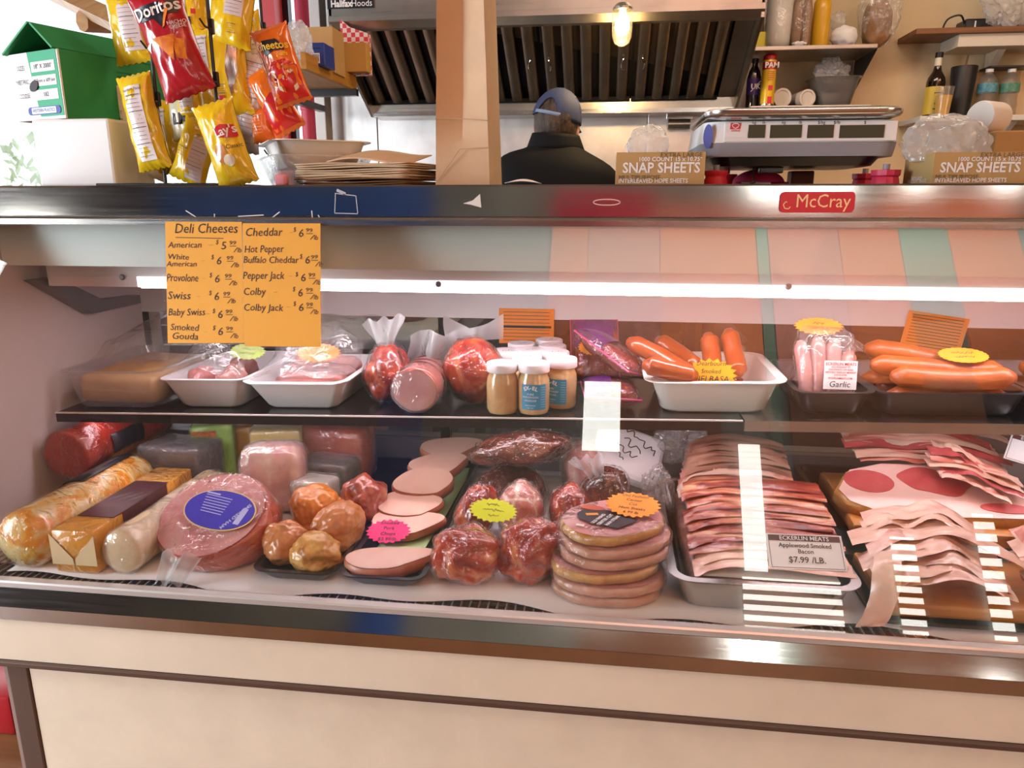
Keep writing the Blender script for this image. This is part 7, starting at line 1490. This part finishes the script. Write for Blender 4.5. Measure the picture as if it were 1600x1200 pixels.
b = MB(); b.blob((0, 0, 0), (0.052, 0.045, 0.034), 4, 0.05, 2, 3)
for v in b.bm.verts: v.co.z = max(v.co.z, 0)
pk = plain('cap_pink', (0.70, 0.03, 0.14), 0.7); b.build('crown', pk, g2, smooth=180); solid(MB().grid(lambda u, v: Vector((-0.05 + 0.10 * u, -0.035 - 0.04 * v * math.sin(PI * u) ** 0.6, 0.006 - 0.005 * v)), 14, 5).build('visor', pk, g2, smooth=180), 0.002, 1)
MB().tube([(-0.024, -0.066, 0.006), (-0.01, -0.078, 0.004), (0.008, -0.079, 0.004)], 0.0022, 6).build('piping', M['ink_white'], g2)
q = aY(1255, 272, 1.60); o = MB().box((-0.022, -0.02, 0), (0.022, 0.02, 0.030), 0.003).build('brown_box', plain('box_brown', (0.30, 0.09, 0.05), 0.6), smooth=0); o.location = (q.x, 1.62, ZC); tag(o, 'small reddish brown box under the scale beside the pink cap', 'box')
q = aY(1181, 286, 1.40); pts = [(aY(1178, 262, 1.47).x, 1.47, aY(1178, 262, 1.47).z), (aY(1176, 270, 1.44).x, 1.44, ZC + 0.020), (aY(1181, 284, 1.40).x, 1.41, ZC + 0.006), (aY(1178, 286, 1.38).x, 1.385, ZC + 0.0022), (aY(1160, 287, 1.36).x, 1.375, ZC + 0.0022)]
tag(MB().tube(pathpts(pts), 0.0016, 6).build('power_cord', M['black']), 'thin black cord hanging under the scale', 'cord')
q = aY(1205, 264, 1.47); o = MB().box((-0.022, -0.008, -0.006), (0.022, 0.008, 0.006), 0.003).build('cord_clip', M['black'], smooth=0); o.location = (q.x, 1.475, zd - 0.0065); tag(o, 'black cord adapter fixed under the scale', 'adapter')
# ---------------------------------------------------------------- wall shelves in the kitchen
# wooden shelf at the window end, running front to back
SZ = aY(470, 95, 2.55).z; sx1 = aY(470, 95, 2.55).x
M['wood_pale'] = ramp_mat('wood_pale', [(0.3, (0.50, 0.33, 0.18)), (0.7, (0.62, 0.44, 0.26))], scale=5, stretch=(9, 1, 9), rough=0.6, coat=0, bump=0.1, sss=0)
g = thing('plank_shelf', 'plain wooden plank shelf loaded with boxes beside the hood', 'shelf', (0, 0, 0))
MB().box((sx1 - 0.32, 2.55, SZ - 0.022), (sx1, 3.06, SZ), 0.002).build('plank', M['wood_pale'], g, smooth=0); MB().box((sx1 - 0.001, 2.55, SZ - 0.026), (sx1 + 0.018, 3.07, SZ + 0.028), 0.002).build('edge_board', ramp_mat('edge_wood', [(0.3, (0.36, 0.17, 0.05)), (0.7, (0.50, 0.27, 0.09))], scale=8, stretch=(9, 1, 9), rough=0.6, coat=0, sss=0), g, smooth=0)
MB().box((sx1 - 0.30, 3.02, SZ - 0.05), (sx1 + 0.03, 3.05, SZ - 0.023)).build('bracket', M['dark_metal'], g, smooth=0); MB().box((sx1 - 0.33, 3.01, SZ - 0.05), (sx1 - 0.30, KW - 0.2, SZ - 0.023)).build('bracket', M['dark_metal'], g, smooth=0)
zs_ = SZ + 0.001
def cbox(name, label, px0, px1, pyt, Y, d, mat, cat='box', z=None, rz=0, dx=0):
    a, c = aY(px0, 100, Y), aY(px1, pyt, Y); z = zs_ if z is None else z; w = c.x - a.x
    o = MB().box((-w / 2, 0, 0), (w / 2, d, c.z - z), 0.003).build(name, mat, smooth=0); o.location = ((a.x + c.x) / 2 + dx, Y, z); o.rotation_euler = (0, 0, rz); return tag(o, label, cat), w, c.z - z
cbox('cardboard_box', 'long tan cardboard box on the plank shelf', 448, 519, 41, 2.80, 0.12, M['card'])
o, w, hh = cbox('cardboard_box', 'mustard coloured open box in front of checked paper on the plank shelf', 524, 572, 66, 2.97, 0.05, plain('card_mustard', (0.55, 0.31, 0.07), 0.7), z=SZ + 0.0295)
M['check'] = plain('check_red', (0.62, 0.10, 0.13), 0.7)
t_, cz = bpy.data.materials.new('checked_paper'), None
t_.use_nodes = True; nt = t_.node_tree; ck = nt.nodes.new('ShaderNodeTexChecker'); ck.inputs['Scale'].default_value = 60; ck.inputs[1].default_value = (0.75, 0.05, 0.08, 1); ck.inputs[2].default_value = (0.85, 0.78, 0.76, 1); tc = nt.nodes.new('ShaderNodeTexCoord'); nt.links.new(tc.outputs['Object'], ck.inputs['Vector']); nt.links.new(ck.outputs[0], nt.nodes['Principled BSDF'].inputs['Base Color'])
p, q = aY(534, 92, 3.03), aY(571, 48, 3.03)
b = MB(); zk_ = SZ + 0.029; b.prism([(p.x, zk_), (q.x + 0.008, zk_), (q.x + 0.008, aY(0, 68, 3.03).z), (p.x + 0.035, aY(0, 58, 3.03).z), (p.x, aY(0, 46, 3.03).z)], 'y', 3.03, 3.07); tag(b.build('checked_liner', t_, smooth=0), 'stack of red checked food liner papers behind the mustard box', 'paper liner')
o, w, hh = cbox('blue_box', 'small blue printed box with a barcode on the plank shelf', 481, 506, 66, 2.66, 0.10, plain('box_blue', (0.02, 0.05, 0.30), 0.45))
t = TX(); t.rect(-w * 0.42, hh * 0.12, w * 0.22, hh * 0.55); t.xf(front(-0.0008)).build('barcode_field', M['ink_white'], o, smooth=0)
t = TX()
for k in range(9): t.rect(-w * 0.38 + k * w * 0.064, hh * 0.2, -w * 0.38 + k * w * 0.064 + w * 0.03, hh * 0.5)
t.line(-w * 0.4, hh * 0.75, w * 0.3, hh * 0.75, 0.003); t.xf(front(-0.0014)).build('barcode', M['ink'], o, smooth=0)
q = aY(466, 75, 2.60); tag(MB().blob((0, 0, 0), (0.044, 0.04, 0.072), 5, 0.3, 2.2, 4, amp2=0.12).clampz(-0.065).build('clear_bag', M['film_milky'], smooth=30, loc=(q.x - 0.005, 2.62, zs_ + 0.066)), 'crumpled clear plastic bag at the near end of the plank shelf', 'plastic bag')
# steel double shelf beside the hood
WY = KW - 0.005; FY = KW - 0.29
x0, x1 = aY(1180, 70, FY).x, aY(1372, 72, FY).x; zu = aY(1280, 70, FY).z; zl_ = aY(1280, 164, FY).z
M['shelf_steel'] = brushed('shelf_steel', (0.52, 0.47, 0.42), 0.35)
def shelfb(name, label, z):
    g = thing(name, label, 'shelf', (0, 0, 0))
    MB().box((x0, FY, z - 0.018), (x1, WY, z), 0.003).build('shelf_top', M['shelf_steel'], g, smooth=0); MB().prism([(FY, z - 0.019), (WY, z - 0.019), (WY, z - 0.16), (WY - 0.02, z - 0.16)], 'x', x1 - 0.004, x1).build('shelf_bracket', M['dark_metal'], g, smooth=0); return z + 0.001
ZU = shelfb('steel_shelf', 'upper steel wall shelf beside the hood', zu); ZL = shelfb('steel_shelf', 'lower steel wall shelf behind the scale', zl_)
# lit backing: items in order
def stand(px, Y): return aY(px, 100, Y).x
IY = FY + 0.12
def lathe_thing(name, label, cat, px, Y, z, parts, sx=1.0):
    g = thing(name, label, cat, (stand(px, Y), Y, z))
    for nm, prof, m_ in parts: MB().lathe(prof, 24).build(nm, m_, g, smooth=40)
    return g
kx = mpp(aY(1250, 70, IY))
tag(MB().box((-0.028, -0.02, 0), (0.028, 0.02, 0.075), 0.002).build('yellow_box', plain('box_yellow', (0.72, 0.60, 0.03), 0.5), smooth=0, loc=(stand(1186, IY), IY, ZU)), 'small yellow box at the hood end of the upper steel shelf', 'box')
g = thing('paper_towel_roll', 'tall white roll in thin plastic on the upper steel shelf', 'paper roll', (stand(1211, IY), IY, ZU)); MB().lathe([(0.03, 0), (0.052, 0.012), (0.056, 0.04), (0.056, 0.25), (0.05, 0.262)], 26).jitter(0.004, 14, 2).build('roll', plain('roll_white', (0.80, 0.74, 0.66), 0.7), g, smooth=180); b = MB(); b.lathe([(0.045, 0.002), (0.057, 0.012), (0.0585, 0.1), (0.0575, 0.262)], 26).jitter(0.005, 20, 5)
for v in b.bm.verts: v.co.z = max(0.001, v.co.z)
b.build('plastic_wrap', M['film_thin'], g, smooth=180)
M['bread'] = ramp_mat('bread', [(0.3, (0.22, 0.11, 0.05)), (0.7, (0.36, 0.20, 0.10))], scale=14, rough=0.6, coat=0.2)
g = thing('bread_bag', 'bag of two brown loaves standing between the white roll and yellow bottle', 'bread', (stand(1246, IY), IY, ZU))
for dx in (-0.019, 0.021): MB().blob((dx, 0, 0.105), (0.021, 0.03, 0.103), 4, 0.08, 2, 3, power=3).build('loaf', M['bread'], g, smooth=180)
MB().blob((0, 0, 0.108), (0.044, 0.036, 0.1075), 5, 0.05, 2, 6, power=3, amp2=0.03).build('plastic_bag', M['film_thin'], g, smooth=180)
tag(MB().blob((0, 0, 0.012), (0.03, 0.014, 0.012), 4, 0.3, 3, 2).build('paper_scrap', M['paper'], smooth=40, loc=(stand(1246, FY + 0.05), FY + 0.05, ZU)), 'crumpled white scrap in front of the bread bag', 'paper scrap')
M['mustard_bottle'] = plain('mustard_bottle', (0.80, 0.42, 0.015), 0.35, coat=0.3)
lathe_thing('squeeze_bottle', 'bright yellow squeeze bottle on the upper steel shelf', 'bottle', 1277, IY, ZU, [('bottle_body', [(0.033, 0), (0.036, 0.006), (0.036, 0.16), (0.034, 0.19), (0.022, 0.205)], M['mustard_bottle']), ('nozzle_cap', [(0.026, 0.2055), (0.026, 0.222), (0.01, 0.232), (0.005, 0.275)], M['mustard_bottle'])])
g = thing('white_bag', 'knotted white plastic bag beside the yellow bottle', 'plastic bag', (stand(1310, IY), IY, ZU)); MB().blob((0.01, 0, 0.048), (0.055, 0.045, 0.047), 4, 0.12, 2, 2, amp2=0.04).build('bag_body', M['paper'], g, smooth=180); MB().blob((-0.02, 0, 0.115), (0.034, 0.03, 0.036), 4, 0.25, 2.5, 5).build('bag_top', M['film_milky'], g, smooth=60)
g = thing('clear_bread_bag', 'large clear crinkled bag around a brown loaf hanging over the shelf end', 'bread bag', (stand(1366, IY), IY, ZU)); MB().blob((-0.008, 0, 0.098), (0.056, 0.045, 0.095), 4, 0.14, 2, 8, power=2.6).build('loaf', M['bread'], g, smooth=180); b = MB(); b.blob((0, 0, 0.150), (0.085, 0.056, 0.148), 5, 0.16, 2.2, 9, amp2=0.1, freq2=8); b.build('clear_bag', M['film'], g, smooth=30)
# lower steel shelf
g = lathe_thing('soda_bottle', 'dark soda bottle with a purple label on the lower steel shelf', 'bottle', 1180, IY, ZL, [('bottle_body', [(0.024, 0), (0.030, 0.005), (0.030, 0.13), (0.024, 0.155), (0.013, 0.175), (0.0125, 0.19)], plain('soda_dark', (0.012, 0.008, 0.010), 0.12, coat=0.6)), ('label', [(0.0305, 0.055), (0.0305, 0.125)], plain('label_purple', (0.05, 0.02, 0.16), 0.4)), ('bottle_cap', [(0.015, 0.1905), (0.015, 0.206), (0.001, 0.206)], M['dark_metal'])])
t = TX(); t.put('UK', 0, 0, 0.030, bold=0.001); t.line(-0.02, -0.02, 0.02, 0.024, 0.003); t.xf(front(-0.0316, 0.004, 0.088)).build('lettering', M['ink_white'], g, smooth=0)
g = lathe_thing('spray_can', 'tall yellow cooking spray can with a red top', 'spray can', 1203, FY + 0.06, ZL, [('can_body', [(0.029, 0.012), (0.029, 0.180), (0.026, 0.190)], plain('can_yellow', (0.78, 0.48, 0.012), 0.3, coat=0.4)), ('base_rim', [(0.028, 0), (0.0295, 0.003), (0.0295, 0.0118)], M['steel']), ('can_cap', [(0.0285, 0.1905), (0.0285, 0.204), (0.020, 0.2125), (0.001, 0.213)], M['logo_red']), ('red_band', [(0.0294, 0.150), (0.0294, 0.180)], M['logo_red'])])
t = TX(); t.put('PAM', 0.004, 0, 0.030, bold=0.0012); t.xf(front(-0.0302, 0, 0.165)).build('lettering', M['ink_white'], g, smooth=0)
t = TX()
for k in range(5): t.line(-0.012, -0.008 * k, 0.014, -0.008 * k, 0.002)
t.rect(-0.008, -0.075, 0.010, -0.055); t.rect(-0.008, -0.13, 0.010, -0.10); t.xf(front(-0.0302, 0.003, 0.140)).build('print', M['logo_red'], g, smooth=0)
def coil(label, px, py, Y, r, d):
    q = aY(px, py, Y); g = thing('foam_cup_stack', label, 'cup', (q.x, Y, ZL + r + 0.0015)); b = MB().lathe([(0.001, 0.004), (r * 0.72, 0.004), (r * 0.78, 0.0), (r, 0.0), (r, d * 0.1), (r * 0.86, d), (0.001, d)], 28).xf(Matrix.Rotation(R(-90), 4, 'X')).xf(Matrix.Rotation(R(12), 4, 'Z')); b.build('cup_sleeve', plain('foam_cup', (0.66, 0.58, 0.50), 0.6), g, smooth=40); return g
coil('pale round tub lying on its side next to the spray can', 1223, 150, IY - 0.03, 0.040, 0.14); coil('white round tub lying on its side next to the clear pan', 1262, 152, IY - 0.04, 0.036, 0.14)
for o in [o for o in C.objects if o.name.startswith('foam_cup_stack')]: o.name = 'foam_tub'
xw = stand(1308, IY); o = tray_mb(0.185, 0.16, 0.122, taper=0.022, lip=0.014, r=0.03).build('clear_pan', film('smoky_pan', tint=(0.62, 0.56, 0.52), clear=0.82, bump=0.15), smooth=40); o.location = (xw, FY + 0.15, ZL); tag(o, 'smoky clear plastic pan on the lower steel shelf', 'pan')
o = MB().blob((0, 0, 0.04), (0.06, 0.04, 0.036), 4, 0.1, 2.5, 3).build('dark_roll', plain('dark_contents', (0.10, 0.07, 0.06), 0.6), smooth=180, loc=(xw, FY + 0.15, ZL + 0.006)); tag(o, 'dark contents inside the smoky clear pan', 'food')
crumple('crumpled clear bag puffing up out of the smoky pan', (xw - 0.02, FY + 0.12, ZL + 0.150), (0.065, 0.04, 0.050), 12, floor=ZL + 0.10, name='clear_bag', cat='plastic bag', mat='film_milky')
# far wall shelf of wood, white box frame under it, white lower shelf
EY = KW - 0.21
pL = aY(1432, 48, EY); zw = aY(1500, 45, EY).z
g = thing('wood_shelf', 'brown wooden wall shelf at the end of the kitchen with a white apron', 'shelf', (0, 0, 0))
MB().box((pL.x, EY, zw - 0.016), (2.6, KW - 0.002, zw + 0.006), 0.002).build('shelf_board', M['dark_wood'], g, smooth=0)
xa_ = aY(1498, 60, EY + 0.02).x; MB().box((xa_, EY + 0.02, zw - 0.066), (2.6, KW - 0.01, zw - 0.0165), 0.002).build('apron_box', plain('apron_white', (0.72, 0.66, 0.54), 0.5), g, smooth=0)
xc = aY(1555, 100, EY + 0.1).x; MB().prism([(KW - 0.01, zw - 0.067), (KW - 0.12, zw - 0.067), (KW - 0.03, zw - 0.15), (KW - 0.01, zw - 0.15)], 'x', xc, xc + 0.03).build('brace', plain('brace_white', (0.66, 0.58, 0.46), 0.5), g, smooth=0)
zw1 = zw + 0.007
g = thing('cable_box', 'black electronic box with a looped cable on the wooden shelf', 'electronic box', (aY(1536, 30, EY + 0.12).x, EY + 0.15, zw1)); MB().box((-0.075, -0.05, 0), (0.075, 0.05, 0.052), 0.006).build('case', M['black'], g, smooth=0); MB().tube(pathpts([(-0.07, -0.03, 0.03), (-0.10, -0.05, 0.065), (-0.15, -0.05, 0.05), (-0.16, -0.05, 0.004), (-0.10, -0.06, 0.004)]), 0.004, 8).build('cable', M['black'], g); MB().box((-0.04, -0.0512, 0.012), (-0.034, -0.0504, 0.042)).build('status_light', M['ink_white'], g, smooth=0)
tag(MB().box((-0.06, -0.05, 0), (0.06, 0.05, 0.05), 0.006).build('black_case', M['black'], smooth=0, loc=(aY(1610, 30, EY + 0.12).x, EY + 0.14, zw1)), 'second black box at the very end of the wooden shelf', 'electronic box')
crumple('large white plastic bag on the wooden shelf', (aY(1575, -2, EY + 0.05).x, EY + 0.045, zw1 + 0.122), (0.10, 0.05, 0.118), 15, floor=zw1, name='white_plastic_bag', cat='plastic bag', mat='film_milky')
LYs = KW - 0.24; zlw = aY(1520, 180, LYs).z
g = thing('white_shelf', 'white lower wall shelf holding the dark bottle and water bottles', 'shelf', (0, 0, 0)); xl_ = aY(1438, 180, LYs).x; MB().box((xl_, LYs, zlw - 0.022), (2.6, KW - 0.002, zlw), 0.002).build('shelf_board', M['wall_pale'], g, smooth=0)
MB().prism([(KW - 0.01, zlw - 0.023), (LYs + 0.03, zlw - 0.023), (KW - 0.01, zlw - 0.16)], 'x', aY(1588, 190, LYs).x, aY(1588, 190, LYs).x + 0.02).build('shelf_bracket', M['wall_pale'], g, smooth=0)
zl1 = zlw + 0.001; BY = LYs + 0.14; k = mpp(aY(1465, 150, BY))
hB = aY(1474, 82, BY).z - zl1
g = lathe_thing('dark_bottle', 'tall dark glass bottle with a yellow label on the white shelf', 'bottle', 1466, BY, zl1, [('bottle_body', [(0.034, 0), (0.038, 0.005), (0.038, hB * 0.55), (0.034, hB * 0.62), (0.018, hB * 0.72), (0.0135, hB * 0.80), (0.0135, hB * 0.9)], plain('bottle_brown', (0.015, 0.007, 0.005), 0.1, coat=0.8)), ('label', [(0.0384, hB * 0.06), (0.0384, hB * 0.48)], plain('label_yellow', (0.66, 0.48, 0.06), 0.5)), ('neck_label', [(0.0141, hB * 0.80), (0.0141, hB * 0.92)], M['leaf_cream']), ('bottle_cap', [(0.016, hB * 0.925), (0.016, hB), (0.001, hB)], M['black'])])
t = TX()
for i, w_ in enumerate((0.03, 0.018, 0.022, 0.03)): t.line(-w_ / 2, 0.03 - 0.022 * i, w_ / 2, 0.03 - 0.022 * i, 0.004)
t.xf(front(-0.0390, 0, hB * 0.27)).build('print', M['ink'], g, smooth=0)
lathe_thing('plastic_cup', 'clear plastic cup half full of orange juice before the dark bottle', 'cup', 1482, BY - 0.082, zl1, [('cup_wall', [(0.026, 0), (0.036, 0.12)], M['clear_plastic']), ('juice', [(0.001, 0.002), (0.025, 0.002), (0.0325, 0.085), (0.001, 0.085)], plain('juice', (0.70, 0.40, 0.06), 0.3, coat=0.3))])
hT = aY(1515, 104, BY).z - zl1
g = lathe_thing('black_tumbler', 'matte black tumbler with a straw on the white shelf', 'tumbler', 1508, BY, zl1, [('tumbler_body', [(0.036, 0), (0.040, 0.004), (0.052, hT - 0.004), (0.050, hT), (0.001, hT)], plain('tumbler_black', (0.012, 0.012, 0.013), 0.45))])
MB().tube([(0.004, 0, hT), (0.008, 0, hT + 0.045)], 0.004, 10).build('straw', plain('straw_brown', (0.20, 0.09, 0.04), 0.4), g)
M['water'] = film('water_bottle_clear', tint=(0.90, 0.91, 0.91), clear=0.86, bump=1.0, bscale=30)
for i, (px, lab) in enumerate(((1548, 'clear water bottle with a blue-green label next to the tumbler'), (1583, 'clear water bottle with a green label at the end of the white shelf'))):
    hW = aY(px, 108, BY).z - zl1
    g = lathe_thing('water_bottle', lab, 'bottle', px, BY, zl1, [('bottle_body', [(0.032, 0), (0.038, 0.006), (0.036, 0.03), (0.038, 0.05), (0.034, 0.08), (0.038, 0.115), (0.038, hW * 0.72), (0.030, hW * 0.82), (0.014, hW * 0.91), (0.014, hW * 0.93)], M['water']), ('label', [(0.0392, hW * 0.52), (0.0392, hW * 0.70)], plain('label_water' + str(i), (0.10, 0.32, 0.42) if i == 0 else (0.10, 0.28, 0.20), 0.4, var=0.5, vscale=40)), ('bottle_cap', [(0.016, hW * 0.932), (0.016, hW), (0.001, hW)], M['ink_white'])])
o = MB().box((-0.10, -0.016, 0), (0.12, 0.0, 0.20)).build('slatted_board', M['wood_pale'], smooth=0, loc=(aY(1545, 150, KW - 0.03).x, KW - 0.01, zl1)); tag(o, 'wooden slatted board leaning behind the water bottles', 'board')
tag(MB().box((-0.09, -0.05, 0), (0.09, 0.05, 0.008), 0.002).build('dark_board', M['black'], smooth=0, loc=(aY(1575, 100, KW - 0.08).x, KW - 0.075, zl1 + 0.202)), 'flat dark board resting on the slatted wooden board', 'board')
# red strip and pale floor seen past the case's leg
q = aY(22, 1100, 1.30); zt_ = aY(6, 1090, 1.30).z
o = MB().box((-0.16, -0.06, 0), (0.0, 0.06, zt_), 0.01).build('red_bin', plain('bin_red', (0.42, 0.015, 0.02), 0.4), smooth=40); o.location = (q.x - 0.012, 1.36, 0.0005); tag(o, 'red plastic bin standing on the floor beside the case leg', 'bin')
bpy.context.view_layer.update()
